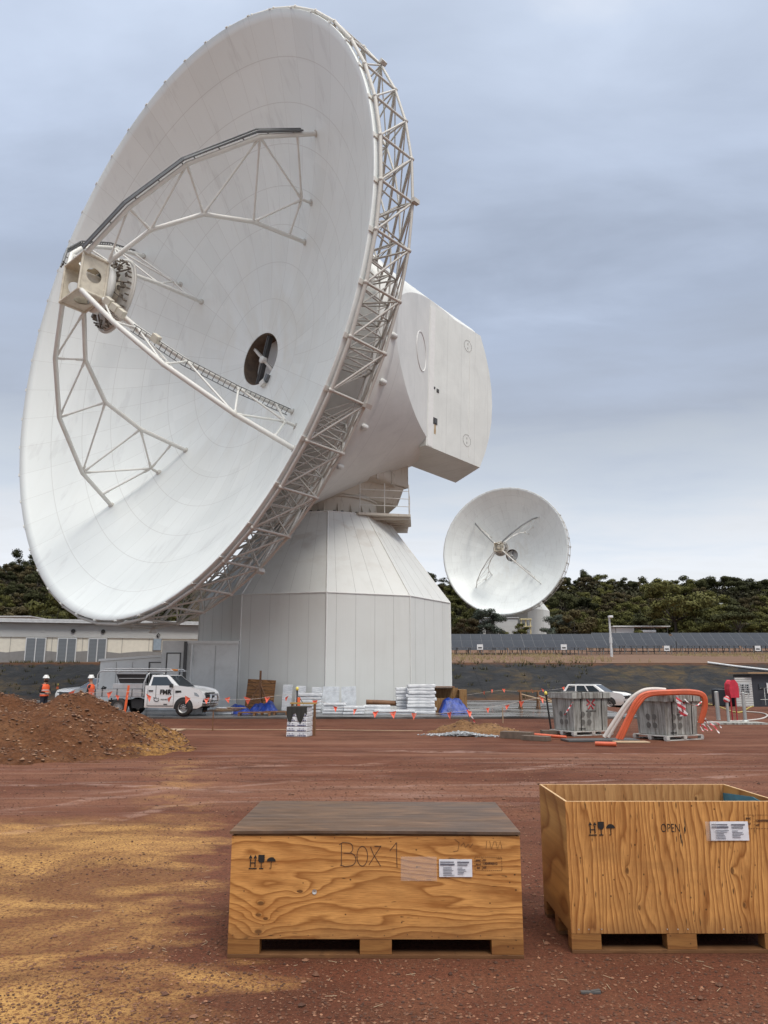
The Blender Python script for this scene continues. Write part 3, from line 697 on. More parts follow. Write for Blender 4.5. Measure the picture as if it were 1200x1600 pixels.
# loose stones and straw near the camera
def m_stone(name, a, b, c_):
    k = NT(name); g = k.n('ShaderNodeNewGeometry')
    return k.done(k.ramp(g.outputs['Random Per Island'], [(0, a), (.5, b), (.93, c_), (1, tuple(v*1.5 for v in c_[:3])+(1,))]), .8)
M_PEB = m_stone('red_pebbles', (.05, .019, .010, 1), (.115, .046, .023, 1), (.22, .105, .058, 1))
def stones(name, P, S, mat, seed=1, flat=.65, kind='stuff', label=None, up=None):
    r = np.random.RandomState(seed); n = len(P)
    base = np.array([(1, 0, 0), (.3, .95, 0), (-.8, .6, 0), (-.8, -.6, 0), (.3, -.95, 0), (.1, 0, .95), (-.1, .1, -.9)], float)
    f = [(0, 1, 5), (1, 2, 5), (2, 3, 5), (3, 4, 5), (4, 0, 5), (1, 0, 6), (2, 1, 6), (3, 2, 6), (4, 3, 6), (0, 4, 6)]
    a = r.rand(n)*2*PI; c, s = np.cos(a), np.sin(a)
    V = base[None]*(1+.35*(r.rand(n, 7, 3)-.5)); V = V*np.stack([.8+.5*r.rand(n), .7+.4*r.rand(n), flat*(.6+.6*r.rand(n))], 1)[:, None]
    x = V[..., 0]*c[:, None]-V[..., 1]*s[:, None]; y = V[..., 0]*s[:, None]+V[..., 1]*c[:, None]
    V = np.stack([x, y, V[..., 2]], 2)*S[:, None, None]+P[:, None]
    F = np.array(f)[None]+(np.arange(n)*7)[:, None, None]
    o = link(name, numpy_mesh(name, V.reshape(-1, 3), F.reshape(-1, 3), False), mat)
    if kind: o['kind'] = kind
    if label: o['label'] = label
    return o
rs = np.random.RandomState(11)
def in_crate(x, y): return ((np.abs(x+.05) < 1.02) & (np.abs(y-6.05) < .68)) | ((np.abs(x-1.97) < .78) & (np.abs(y-5.93) < .5))
n = 50000; y = 4.2+14*rs.rand(n)**1.9; x = (rs.rand(n)-.5)*1.15*y
dens = np.clip(.55+1.3*vfbm(x*.9, y*.9, 3)+.35*(x > -1.2)+.6*(y < 5.4), .12, 1); keep = (rs.rand(n) < dens) & ~in_crate(x, y)
x, y = x[keep], y[keep]; Sz = (.0025+.0075*rs.rand(len(x))**3)*(1+.06*y); big = rs.rand(len(x)) < .012; Sz[big] *= 2.2
stones('gravel', np.stack([x, y, gz(x, y)+Sz*.25], 1), Sz, M_PEB, 4, label='small red stones lying loose on the earth')
mb = MB()
for i in range(150):
    yy = 4.6+rs.rand()*3.2; xx = (rs.rand()-.35)*1.1*yy
    if in_crate(np.array([xx]), np.array([yy]))[0]: continue
    a = rs.rand()*PI; L_ = .02+.05*rs.rand(); z0 = g1(xx, yy)+.006; mb.tube((xx, yy, z0), (xx+L_*math.cos(a), yy+L_*math.sin(a), z0+.004*rs.rand()), .0012, 4)
o = mb.build('straw', basic('dry_straw', (.50, .40, .26, 1), .8)); o['kind'] = 'stuff'; o['label'] = 'scattered bits of dry straw on the earth'
# dry grass on the verge by the solar rows
n = 5200; P = []; vs = []; fs = []
xg = rs.uniform(-70, 90, n); yg = np.where(rs.rand(n) < .6, rs.uniform(100, 118, n), rs.uniform(73, 100, n)); kp = vfbm(xg*.06, yg*.05, 3) > -.06; xg, yg = xg[kp], yg[kp]; zg = gz(xg, yg)+.05
for a, b, c in zip(xg, yg, zg):
    for q in range(3):
        t_ = rnd.uniform(0, PI); h = rnd.uniform(.15, .55); d = rnd.uniform(.02, .05); ox, oy = rnd.uniform(-.25, .25), rnd.uniform(-.25, .25); o_ = len(vs)
        vs += [(a+ox-d, b+oy, c), (a+ox+d, b+oy, c), (a+ox+rnd.uniform(-.15, .15), b+oy+rnd.uniform(-.1, .1), c+h)]; fs.append((o_, o_+1, o_+2))
me = bpy.data.meshes.new('dry_grass'); me.from_pydata(vs, [], fs); o = link('dry_grass', me, basic('straw_coloured_grass', (.27, .21, .11, 1), .9, var=.3)); o['kind'] = 'stuff'; o['label'] = 'thin dry grass along the top of the bank'

n = 900; xg = rs.uniform(-60, 62, n); yg = np.where(rs.rand(n) < .5, rs.uniform(70.6, 73.5, n), rs.uniform(61.5, 71, n)); kp = vfbm(xg*.12+7, yg*.1, 3) > -.02; vs = []; fs = []
for a, b in zip(xg[kp], yg[kp]):
    c = g1(a, b)
    for q in range(9):
        t_ = rnd.uniform(0, 2*PI); h = rnd.uniform(.08, .38); L_ = rnd.uniform(.05, .25); o_ = len(vs); ox, oy = .15*math.cos(t_), .15*math.sin(t_)
        vs += [(a+ox-.035, b+oy, c), (a+ox+.035, b+oy, c), (a+ox+L_*math.cos(t_), b+oy+L_*math.sin(t_), c+h)]; fs.append((o_, o_+1, o_+2))
me = bpy.data.meshes.new('bank_weeds'); me.from_pydata(vs, [], fs); o = link('bank_weeds', me, basic('dull_weed_green', (.085, .075, .03, 1), .9, var=.5)); o['kind'] = 'stuff'; o['label'] = 'sparse weeds growing through the dark matting of the bank'
# ------------------------------------------------------------------ earth heaps
def m_heap(name, a, b, c_, sand=None):
    k = NT(name); o = k.tc.outputs['Object']; x, y, z = k.sep(o)
    col = k.ramp(k.noise(o, 1.2, 6, .7), [(.3, a), (.5, b), (.72, c_)])
    if sand:
        m = k.math('ADD', k.math('MULTIPLY', x, sand[0]), k.math('ADD', k.math('MULTIPLY', y, sand[1]), sand[2]))
        m = k.math('ADD', m, k.math('MULTIPLY', k.math('SUBTRACT', k.noise(o, 1.1, 5, .65), .5), 2.2))
        m = k.math('MULTIPLY', k.ramp(m, [(.35, 0.), (.6, 1.)]), k.ramp(k.noise(o, 12, 4, .7), [(.36, .15), (.55, 1.)]))
        col = k.mix(k.math('MULTIPLY', m, .85), col, (.36, .19, .058, 1))
    col = k.mix(k.ramp(k.noise(o, 16, 5, .7), [(.35, .6), (.52, 0.)]), col, (.045, .022, .014, 1))
    k.bump(k.math('ADD', k.noise(o, 7, 6, .75), k.voro(o, 9)), .9, .08)
    return k.done(col, .9, 0, .2)
def heap(name, label, c, rad, h, mat, seed, top, n=90, pw=1.0, stone=None, cat='earth heap'):
    # c centre, rad (rx, ry), profile falls off straight like tipped soil, several crests
    xs_ = np.linspace(-rad[0]*1.15, rad[0]*1.15, n); ys_ = np.linspace(-rad[1]*1.15, rad[1]*1.15, n); X, Y = np.meshgrid(xs_, ys_); Z = np.zeros_like(X)-.3
    for (dx, dy, hh, rx, ry) in top:
        d = np.hypot((X-dx)/rx, (Y-dy)/ry); Z = np.maximum(Z, hh*(1-d**pw))
    Z = Z*1.0+vfbm(X*1.1+seed, Y*1.1, 5)*.24*np.clip(h, 0, 1.3)+vfbm(X*5, Y*5+seed, 3)*.07; Z = np.where(Z < -.25, -.25, Z)
    V = np.stack([X.ravel(), Y.ravel(), Z.ravel()], 1); I, J = np.meshgrid(np.arange(n-1), np.arange(n-1)); b = (J*n+I).ravel()
    o = link(name, numpy_mesh(name, V, np.stack([b, b+1, b+n+1, b+n], 1)), mat); o.location = c; tag(o, label, cat)
    if stone:
        r = np.random.RandomState(seed); m = stone; x = (r.rand(m)*2-1)*rad[0]; y = (r.rand(m)*2-1)*rad[1]
        ix = np.clip(((x+rad[0]*1.15)/(2.3*rad[0])*(n-1)).astype(int), 0, n-2); iy = np.clip(((y+rad[1]*1.15)/(2.3*rad[1])*(n-1)).astype(int), 0, n-2); z = Z[iy, ix]
        kp = z > .03; x, y, z = x[kp], y[kp], z[kp]; S_ = .009+.045*r.rand(len(x))**4
        s_ = stones('clods', np.stack([x, y, z+S_*.3], 1), S_, M_CLOD, seed, kind='stuff'); s_.parent = o
    return o
M_CLOD = m_stone('soil_clods', (.06, .028, .017, 1), (.145, .068, .035, 1), (.27, .155, .09, 1))
m1 = m_heap('tipped_red_soil', (.085, .033, .014, 1), (.135, .055, .024, 1), (.19, .090, .042, 1), (.62, .06, -1.55))
heap('soil_heap', 'big heap of tipped red-brown soil with yellow sand spilling down one flank', (-9.2, 20.6, 0), (5.2, 4.6), 1.3, m1, 5,
     ((1.15, .3, 1.42, 2.6, 3.9), (-1.2, .6, 1.28, 3.6, 4.0), (-4.4, .8, 1.0, 3.2, 3.6), (2.1, -.9, .60, 2.0, 2.2), (-.4, -1.4, .95, 3.4, 3.0)), n=170, stone=13000, pw=1.15)
m2 = m_heap('tan_spoil', (.14, .07, .03, 1), (.24, .13, .06, 1), (.34, .20, .095, 1))
pz = at(742, 1146)
heap('spoil_heap', 'low mound of tan spoil with a grey peg stuck in it', (pz.x, pz.y+.6, 0), (1.6, 1.3), .4, m2, 9, ((-.3, .2, .40, 1.1, 1.1), (.5, .1, .30, 1.0, 1.0)), n=60, stone=700, cat='soil mound')
r = np.random.RandomState(5); q = at(722, 1149); gx = q.x+r.randn(1500)*.42; gy = q.y-.1+r.randn(1500)*.22-.22*(gx-q.x); 
stones('grey_gravel', np.stack([gx, gy, gz(gx, gy)+.02+.1*np.exp(-((gx-q.x)/.5)**2)*r.rand(1500)], 1), .02+.03*r.rand(1500), m_stone('grey_chippings', (.13, .13, .13, 1), (.25, .26, .27, 1), (.38, .39, .41, 1)), 5, label='small spill of grey chippings beside the tan mound')
# ------------------------------------------------------------------ trees
def m_leaf(name, a, b):
    k = NT(name); g = k.n('ShaderNodeNewGeometry'); oi = k.n('ShaderNodeObjectInfo')
    f = k.math('ADD', k.math('MULTIPLY', g.outputs['Random Per Island'], .35), k.math('MULTIPLY', oi.outputs['Random'], .65))
    return k.done(k.ramp(f, [(0, a), (1, b)]), .75, 0, .15)
LEAF = [m_leaf('dark_gum_leaves', (.016, .019, .008, 1), (.062, .064, .024, 1)), m_leaf('olive_leaves', (.045, .047, .014, 1), (.125, .120, .034, 1)),
        m_leaf('brownish_leaves', (.035, .026, .014, 1), (.095, .078, .034, 1)), m_leaf('grey_green_leaves', (.040, .050, .038, 1), (.095, .110, .085, 1))]
LEAF.append(m_leaf('pale_olive_leaves', (.095, .092, .030, 1), (.15, .145, .048, 1)))
M_BARK = basic('pale_grey_bark', (.20, .17, .14, 1), .8, var=.3); M_BARKD = basic('dark_bark', (.05, .04, .032, 1), .85)
def tree_mesh(seed, h, spread, low, nclump, leafn, ls, wisp=0):
    r = np.random.RandomState(seed); tb = MB(); tips = []
    fork = h*r.uniform(.18, .35); lean = r.randn(2)*.04*h
    P0 = Vector((0, 0, -.6)); P1 = Vector((lean[0], lean[1], fork)); tb.tube(P0, P1, .028*h, 7, .02*h)
    for i in range(nclump):
        a = 2*PI*(i+r.rand()*.8)/nclump*1.0+i*2.4; rr = spread*math.sqrt(r.uniform(.05, 1)); hh = h*(low+(1-low)*r.rand()*(1-.45*(rr/spread)**2)/1.0)
        T = Vector((rr*math.cos(a), rr*math.sin(a), min(h*.93, hh))); mid = P1.lerp(T, .5)+Vector((0, 0, -.04*h)); tb.tube(P1, mid, .012*h, 5, .008*h, caps=False); tb.tube(mid, T, .008*h, 5, .003*h, caps=False); tips.append(T)
    C = np.array([tuple(t_) for t_ in tips]); k = len(C); per = leafn//k; V = []; DN = []
    crad = spread*r.uniform(.30, .48, k)
    for i in range(k):
        m = per; d = r.randn(m, 3); d /= np.linalg.norm(d, axis=1)[:, None]; q = crad[i]*(r.rand(m)**(.45 if not wisp else .8))[:, None]
        p = C[i]+d*q*np.array([1, 1, .62]); p[:, 2] += .1*crad[i]
        V.append(p); DN.append(d*np.array([1, 1, 1.2]))
    V = np.concatenate(V); m = len(V); s = ls*(.6+.8*r.rand(m))[:, None]
    Dn = np.concatenate(DN)+r.randn(m, 3)*.38; Dn /= np.linalg.norm(Dn, axis=1)[:, None]      # leaves face outwards so each clump is lit like a dome
    u = np.cross(Dn, r.randn(m, 3)); u /= np.linalg.norm(u, axis=1)[:, None]; w_ = np.cross(Dn, u)
    Q = np.stack([V-u*s-w_*s*.6, V+u*s*.9-w_*s*.5, V+u*s+w_*s*.6, V-u*s*.8+w_*s*.7], 1).reshape(-1, 3)
    return tb.mesh('trunk'), numpy_mesh('crown', Q, np.arange(m*4).reshape(m, 4), False)
KINDS = []
spec = [  # h, spread, low, clumps, leaves, leaf size, leaf material, wisp
    (8, 4.2, .35, 12, 4200, .19, 0, 0), (9, 4.6, .45, 11, 4200, .20, 0, 0), (7, 4.4, .2, 14, 4200, .18, 1, 0), (6, 3.8, .2, 13, 3800, .17, 2, 0),
    (12, 4.6, .6, 9, 3000, .19, 0, 1), (11, 4.2, .55, 8, 2400, .18, 0, 1), (6.5, 4.0, .12, 16, 5200, .15, 3, 0), (7.5, 3.9, .1, 16, 5200, .16, 1, 0), (5, 3.4, .15, 11, 3600, .17, 1, 0), (10, 3.2, .5, 6, 700, .16, 0, 1), (9, 4.4, .15, 14, 5200, .17, 4, 0)]
for i, (h, sp, lo_, nc, nl, ls, lm, wi) in enumerate(spec): KINDS.append((tree_mesh(40+i, h, sp, lo_, nc, nl, ls, wi), LEAF[lm], M_BARK if i in (4, 5, 9) else M_BARKD, h))
PROTO = {}
def plant_tree(kind, x, y, s, label, group, rz=None, name='gum_tree'):
    (tm, cm), lm, bm_, h = KINDS[kind]
    if (kind, name) not in PROTO:
        t_ = thing(name, label, 'tree', group=group); link('trunk', tm, bm_, t_); link('crown', cm, lm, t_); PROTO[(kind, name)] = t_; new = t_
    else: new = copy_tree(PROTO[(kind, name)])
    new.location = (x, y, g1(x, y)-.1); new.rotation_euler = (0, 0, rnd.uniform(0, 6.28) if rz is None else rz); new.scale = (s*rnd.uniform(.9, 1.15), s*rnd.uniform(.9, 1.15), s*rnd.uniform(.85, 1.15))
    new['label'] = label; new['group'] = group; new['category'] = 'tree'
    return new
def vis_u(x, y): return 600+FPX*x/(y*math.cos(PITCH))
cnt = 0
ADJ = {0: 'dark', 1: 'broad dark', 2: 'olive', 3: 'brownish', 4: 'tall thin', 5: 'tall open', 7: 'bushy olive', 8: 'small round olive', 9: 'bare wispy'}
def hill_tree(k_, x, y, s, where):
    global cnt; cnt += 1
    side = 'left of the big dish' if x < 0 else ('behind the smaller dish' if vis_u(x, y) < 905 else 'right of the smaller dish')
    plant_tree(k_, x, y, s, f'{ADJ[k_]} gum tree {where} {side}', 'bushland trees on the hill')
# crest line first, then the slope in staggered rows
for u in list(range(-30, 120, 21))+list(range(640, 1250, 21)):
    y = 398+rnd.uniform(-14, 8); x = (u-600+rnd.uniform(-8, 8))/FPX*y
    hill_tree(rnd.choice((4, 5, 5, 1, 0, 9)), x, y, rnd.choice((.7, .85, 1.0, 1.15, 1.5)), 'on the skyline of the hill')
for j, y0 in enumerate((376, 350, 326, 303, 281, 262, 246, 234)):
    for u in list(range(-25+7*(j % 3), 175, 27))+list(range(650+9*(j % 3), 1245, 29)):
        y = y0+rnd.uniform(-10, 10); x = (u-600+rnd.uniform(-10, 10))/FPX*y
        kk = rnd.choice((0, 0, 1, 2, 2, 3, 3, 8, 7)) if y0 > 290 else rnd.choice((0, 2, 7, 7, 3, 8, 2))
        hill_tree(kk, x, y, rnd.uniform(.85, 1.35)*(1.0 if y0 > 290 else .85), 'high on the hillside' if y0 > 320 else ('halfway up the hillside' if y0 > 270 else 'at the foot of the hill'))
hill_tree(9, (1108-600)/FPX*392, 392, 1.25, 'sticking up from the skyline'); hill_tree(9, (692-600)/FPX*385, 385, 1.2, 'sticking up from the skyline')
# scrub under the trees so that no bare slope shows through
n = 46000; yy = rs.uniform(228, 415, n); xx = np.where(rs.rand(n) < .3, rs.uniform(-.52, -.25, n), rs.uniform(.03, .56, n))*yy
S_ = rs.uniform(.35, .8, n); u = rs.randn(n, 3); u /= np.linalg.norm(u, axis=1)[:, None]; w_ = np.cross(u, rs.randn(n, 3)); w_ /= np.linalg.norm(w_, axis=1)[:, None]
C = np.stack([xx, yy, gz(xx, yy)+rs.rand(n)**1.3*3.2*(1+vfbm(xx*.08, yy*.08, 2))], 1); s = S_[:, None]
Q = np.stack([C-u*s-w_*s*.6, C+u*s-w_*s*.5, C+u*s+w_*s*.6, C-u*s+w_*s*.7], 1).reshape(-1, 3)
o = link('undergrowth', numpy_mesh('undergrowth', Q, np.arange(n*4).reshape(n, 4), False), m_leaf('undergrowth_leaves', (.018, .019, .009, 1), (.055, .052, .026, 1))); o['kind'] = 'stuff'; o['label'] = 'dense low scrub between the trees on the hill'
# bushes and trees around the second antenna and behind the solar rows
front = [(757, 975, 6, 1.15, 'grey-green bushy tree left of the sheds under the smaller dish'), (728, 985, 3, .8, 'brownish bush beside the tower corner, behind the solar panels'), (785, 988, 8, .45, 'low round bush between the grey-green tree and the pale sheds'),
         (811, 988, 2, .42, 'olive bush growing in front of the smaller dish tower'), (868, 980, 6, .95, 'grey-green tree right of the smaller dish tower'), (893, 978, 3, 1.1, 'reddish-brown bush next to the grey-green tree'), (915, 982, 7, .9, 'olive bush left of the lamp post'),
         (931, 984, 7, .6, 'olive bush just behind the lamp post'), (993, 988, 8, .45, 'small round bush in front of the white huts'), (1052, 972, 10, 1.55, 'large pale olive tree standing tallest behind the solar panels'), (1085, 982, 2, 1.0, 'olive tree to the right of the pale olive tree'),
         (1110, 985, 7, .8, 'low olive bush behind the middle of the right solar row'), (1150, 984, 1, 1.0, 'dark broad tree behind the right end of the solar row'), (1185, 985, 8, 1.1, 'round olive bush at the right edge behind the solar row')]
for u, v, kd, s_, lb in front:
    y = 196+rnd.uniform(-6, 6) if u not in (1052,) else 200; x = (u-600)/FPX*y*1.0
    plant_tree(kd, x, y, s_, lb, 'bushes behind the solar rows', name='bush_tree')
for u, s_, lb in ((10, 1.3, 'reddish bush above the roof at the left edge'), (48, 1.2, 'round olive bush just above the small pale roof'), (92, 1.3, 'yellow-green bush beside the lower rim of the big dish'), (150, 1.0, 'dark bush showing below the lower rim of the big dish'), (215, 1.0, 'dark bush showing through the lower truss of the big dish'), (275, 1.1, 'olive bush behind the truss next to the tower')):
    y = 165+rnd.uniform(-8, 8); plant_tree(rnd.choice((3, 7, 2)), (u-600)/FPX*y, y, s_, lb, 'bushes behind the long building', name='bush_tree')
# ------------------------------------------------------------------ plywood crates in front
def m_ply(name, axis, seed, knots=(), freq=34, light=(.72, .36, .115, 1), dark=(.25, .085, .019, 1), grey=0.0, warp=1.0, specks=.85, streak=0):
    "axis = local axis the grain runs along (0 = x, 2 = z); the other in-plane axis carries the rings"
    k = NT(name); o = k.mapping(k.tc.outputs['Object'], (1, 1, 1), (seed*1.7, seed*.9, seed*.6)); x, y, z = k.sep(o)
    g, c = (x, z) if axis == 0 else (z, x)
    if axis == 1: g, c = (x, y)
    st = k.comb(k.math('MULTIPLY', g, .50), k.math('MULTIPLY', c, 2.6), k.math('MULTIPLY', y, .4))
    f = k.math('MULTIPLY', k.noise(st, 1.0, 3, .5, .15), 13*warp)
    f = k.math('ADD', f, k.math('MULTIPLY', k.noise(k.comb(k.math('MULTIPLY', g, 3.2), k.math('MULTIPLY', c, 9), 0.0), 1.0, 3, .5), 1.0))
    kd = None
    for (kx, kz, s) in knots:
        dx = k.math('SUBTRACT', x, kx+seed*1.7); dz = k.math('SUBTRACT', z, kz+seed*.6)
        if axis == 0: dx = k.math('MULTIPLY', dx, .55)
        else: dz = k.math('MULTIPLY', dz, .55)
        d = k.math('SQRT', k.math('ADD', k.math('MULTIPLY', dx, dx), k.math('MULTIPLY', dz, dz)))
        f = k.math('ADD', f, k.math('DIVIDE', s*3.2, k.math('ADD', d, s*1.1)))
        kk = k.ramp(k.math('DIVIDE', d, s), [(.30, 1.), (.52, 0.)]); kd = kk if kd is None else k.math('MAXIMUM', kd, kk)
    f = k.math('ADD', f, k.math('MULTIPLY', c, freq*.35))
    fr = k.math('FRACT', f)
    ring = k.ramp(fr, [(0, 0.), (.18, .06), (.62, .45), (.86, 1.), (.96, .25), (1, 0.)])
    patch = k.ramp(k.noise(k.comb(k.math('MULTIPLY', g, .8), k.math('MULTIPLY', c, 1.6), 3.0), 1.4, 4, .6), [(.35, 0.), (.68, 1.)])
    base = k.mix(k.math('MULTIPLY', patch, .55), light, tuple(a*.72+b*.28 for a, b in zip(light[:3], dark[:3]))+(1,))
    col = k.mix(k.math('MULTIPLY', ring, .80), base, dark)
    big = k.ramp(k.noise(k.comb(k.math('MULTIPLY', g, .9), k.math('MULTIPLY', c, 7), 9.0), 1.3, 5, .65, .4), [(.50, 0.), (.70, .55)]); col = k.mix(big, col, tuple(v*1.25 for v in dark[:3])+(1,))
    fib = k.noise(k.comb(k.math('MULTIPLY', g, 9), k.math('MULTIPLY', c, 240), 0.0), 1.0, 3, .6)
    col = k.mix(k.ramp(fib, [(.38, .35), (.56, 0.)]), col, tuple(v*.5 for v in dark[:3])+(1,))
    # dark resin streaks, nail heads and checks
    sp = k.comb(k.math('MULTIPLY', g, 9), k.math('MULTIPLY', c, 44), 1.0); v = k.voro(sp, 1.0, 'F1', 1.0, 0)
    sel = k.ramp(k.noise(sp, .9, 2), [(.57-.06*streak, 0.), (.62-.06*streak, 1.)])
    col = k.mix(k.math('MULTIPLY', k.math('MULTIPLY', k.ramp(v, [(.10, 1.), (.26, 0.)]), sel), specks), col, (.025, .015, .010, 1))
    s2 = k.comb(k.math('MULTIPLY', g, 14), k.math('MULTIPLY', c, 16), 7.0); v2 = k.voro(s2, 1.0)
    col = k.mix(k.math('MULTIPLY', k.math('MULTIPLY', k.ramp(v2, [(.06, 1.), (.11, 0.)]), k.ramp(k.noise(s2, .35, 2), [(.45, 0.), (.5, 1.)])), .85), col, (.03, .018, .012, 1))
    if kd is not None: col = k.mix(k.math('MULTIPLY', kd, .8), col, (.085, .035, .014, 1))
    # soil splashed on the lower edge, water marks
    sw = k.ramp(k.math('ADD', k.sep(k.tc.outputs['Object'])[2], k.math('MULTIPLY', k.math('SUBTRACT', k.noise(o, 7, 5, .7), .5), .16)), [(.10, .55), (.24, 0.)])
    col = k.mix(sw, col, (.13, .06, .028, 1))
    wm = k.ramp(k.noise(k.mapping(o, (1.2, 1.2, 2.2)), 1.1, 5, .65, .7), [(.52, 0.), (.72, .38)]); col = k.mix(wm, col, (.27, .13, .045, 1))
    if grey:
        s3 = k.noise(k.comb(k.math('MULTIPLY', g, 1.6), k.math('MULTIPLY', c, 26), 0.0), 1.0, 6, .7, .3)
        wcol = k.ramp(s3, [(.32, (.026, .017, .012, 1)), (.5, (.085, .052, .034, 1)), (.62, (.15, .10, .070, 1)), (.75, (.23, .17, .13, 1))])
        blu = k.ramp(k.noise(k.comb(k.math('MULTIPLY', g, 1.0), k.math('MULTIPLY', c, 2.0), 5.0), 1.1, 5, .65, .6), [(.42, 0.), (.6, .7)])
        wcol = k.mix(blu, wcol, k.mix(.5, wcol, (.055, .060, .068, 1)))
        col = k.mix(k.math('MULTIPLY', k.ramp(k.noise(k.comb(k.math('MULTIPLY', g, 1.2), k.math('MULTIPLY', c, 3.5), 0.0), 1.2, 5, .65, .4), [(.30, .45), (.55, 1.)]), grey), col, wcol)
    k.bump(k.math('ADD', k.math('MULTIPLY', ring, -.4), k.math('MULTIPLY', fib, .5)), .3, .002)
    return k.done(col, .55 if not grey else .5, 0, .22)
WOODA = m_ply('crate_plywood_lying_grain', 0, 1.0, ((-.745, .325, .03), (-.757, .255, .026), (-.71, .232, .022), (-.755, .155, .032), (-.49, .395, .024)), 46)
WOODB = m_ply('crate_plywood_upright_grain', 2, 2.0, ((.39, .50, .028), (.455, .275, .022), (1.09, .50, .03), (1.15, .29, .022)), 78, (.72, .36, .115, 1), (.20, .062, .013, 1), warp=.95, streak=1)
WOODC = m_ply('crate_end_plywood', 2, 4.0, (), 50, (.52, .27, .085, 1), (.22, .08, .02, 1))
WLID = m_ply('weathered_grey_lid', 1, 3.0, ((.35, .9, .02),), 22, (.30, .17, .09, 1), (.10, .05, .028, 1), grey=.85, warp=.7)
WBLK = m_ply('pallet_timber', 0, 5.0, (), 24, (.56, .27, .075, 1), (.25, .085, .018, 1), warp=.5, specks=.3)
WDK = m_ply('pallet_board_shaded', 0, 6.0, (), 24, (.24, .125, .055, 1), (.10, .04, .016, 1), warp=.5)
WEDGE = basic('plywood_cut_edge', (.55, .36, .19, 1), .7, var=.25, scale=30)
INK = basic('black_stencil_ink', (.012, .010, .009, 1), .7); INKB = basic('brown_burnt_stamp', (.085, .035, .016, 1), .8)
PEN = basic('marker_pen_stroke', (.075, .035, .02, 1), .7); PAPER = basic('white_label_paper', (.72, .72, .76, 1), .35, var=.06)
PRINT = basic('label_print', (.12, .12, .15, 1), .6); NAILM = basic('nail_head_bright', (.6, .58, .55, 1), .35, .6)
def m_film():
    k = NT('clear_plastic_pocket'); k.b.inputs['Transmission Weight'].default_value = .0; k.b.inputs['Alpha'].default_value = .22
    k.bump(k.noise(k.tc.outputs['Object'], 18, 4), .6, .01); return k.done((.75, .72, .70, 1), .12, 0, .8)
FILM = m_film()
def strokes(name, lines, r, mat, parent, loc, sc):
    mb = MB()
    for ln in lines: mb.path([(p[0]*sc, 0, p[1]*sc) for p in ln], r, 5)
    o = mb.build(name, mat, parent); o.location = loc; o.scale = (1, .25, 1); return o
def arc(cx, cz, rx, rz_, a0, a1, n=10): return [(cx+rx*math.cos(R(a0+(a1-a0)*i/n)), cz+rz_*math.sin(R(a0+(a1-a0)*i/n))) for i in range(n+1)]
def pallet(t_, W, Dp, blocks, bh=.10):
    # two rows of boards and nine blocks
    for yy in (0, (Dp-.1)/2, Dp-.1):
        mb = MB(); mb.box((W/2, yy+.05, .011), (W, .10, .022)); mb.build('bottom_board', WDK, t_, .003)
        for bx_0, bw in blocks:
            mb = MB(); mb.box((bx_0+bw/2, yy+.052, .022+bh/2), (bw, .10, bh-.001)); mb.build('pallet_block', WBLK, t_, .003)
    mb = MB()
    for i in range(3): mb.box((blocks[i][0]+blocks[i][1]/2, Dp/2, .022+bh+.001), (blocks[i][1]*.9, Dp-.02, .012))
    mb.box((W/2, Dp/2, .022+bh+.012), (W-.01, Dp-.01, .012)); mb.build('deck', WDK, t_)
def symbols(t_, x0, z0, s, y=-.004):
    mb = MB()
    for i in range(2):
        cx = x0+i*.036*s; mb.box((cx, y, z0+.028*s), (.007*s, .002, .056*s)); mb.add([(cx-.014*s, y-.001, z0+.06*s), (cx+.014*s, y-.001, z0+.06*s), (cx, y-.001, z0+.085*s)], [(0, 1, 2)])
    mb.box((x0+.018*s, y, z0+.028*s), (.03*s, .002, .006*s)); mb.box((x0+.018*s, y, z0-.012*s), (.062*s, .002, .007*s))
    mb.build('arrows_up_stencil', INK, t_)
    mb = MB(); cx = x0+.083*s; pts = [(cx-.024*s, z0+.085*s), (cx+.024*s, z0+.085*s), (cx+.024*s, z0+.055*s)]+[(cx+.024*s*math.cos(R(a)), z0+.05*s+.022*s*math.sin(R(a))) for a in range(0, -181, -20)]
    mb.prism(pts, y-.001, y, 'y'); mb.box((cx, y, z0+.008*s), (.005*s, .002, .034*s)); mb.box((cx, y, z0-.012*s), (.032*s, .002, .007*s)); mb.build('fragile_glass_stencil', INK, t_)
    mb = MB(); cx = x0+.158*s; pts = [(cx+.034*s*math.cos(R(a)), z0+.038*s+.03*s*math.sin(R(a))) for a in range(0, 181, 15)]
    mb.prism(pts, y-.001, y, 'y'); mb.box((cx, y, z0+.015*s), (.004*s, .002, .05*s)); mb.path([(cx, y, z0-.010*s), (cx-.006*s, y, z0-.014*s), (cx-.012*s, y, z0-.008*s)], .002*s, 4); mb.build('umbrella_stencil', INK, t_)
def stamp(t_, x0, z0, w_, h_, y=-.003, lines=()):
    mb = MB()
    for i in range(14):
        mb.box((x0+w_*(i+.5)/14, y, z0), (w_/14*.6, .001, .0022)); mb.box((x0+w_*(i+.5)/14, y, z0+h_), (w_/14*.6, .001, .0022))
    for i in range(5):
        for xx in (x0, x0+w_*.27, x0+w_): mb.box((xx, y, z0+h_*(i+.5)/5), (.0022, .001, h_/5*.6))
    mb.build('stamp_border', INKB, t_)
    for tx, dx, dz, sz, al in lines: lettering('stamp_lettering', tx, sz, INKB, t_, (x0+dx, y-.0005, z0+dz), extrude=.0005, align=al, bold=.0006)
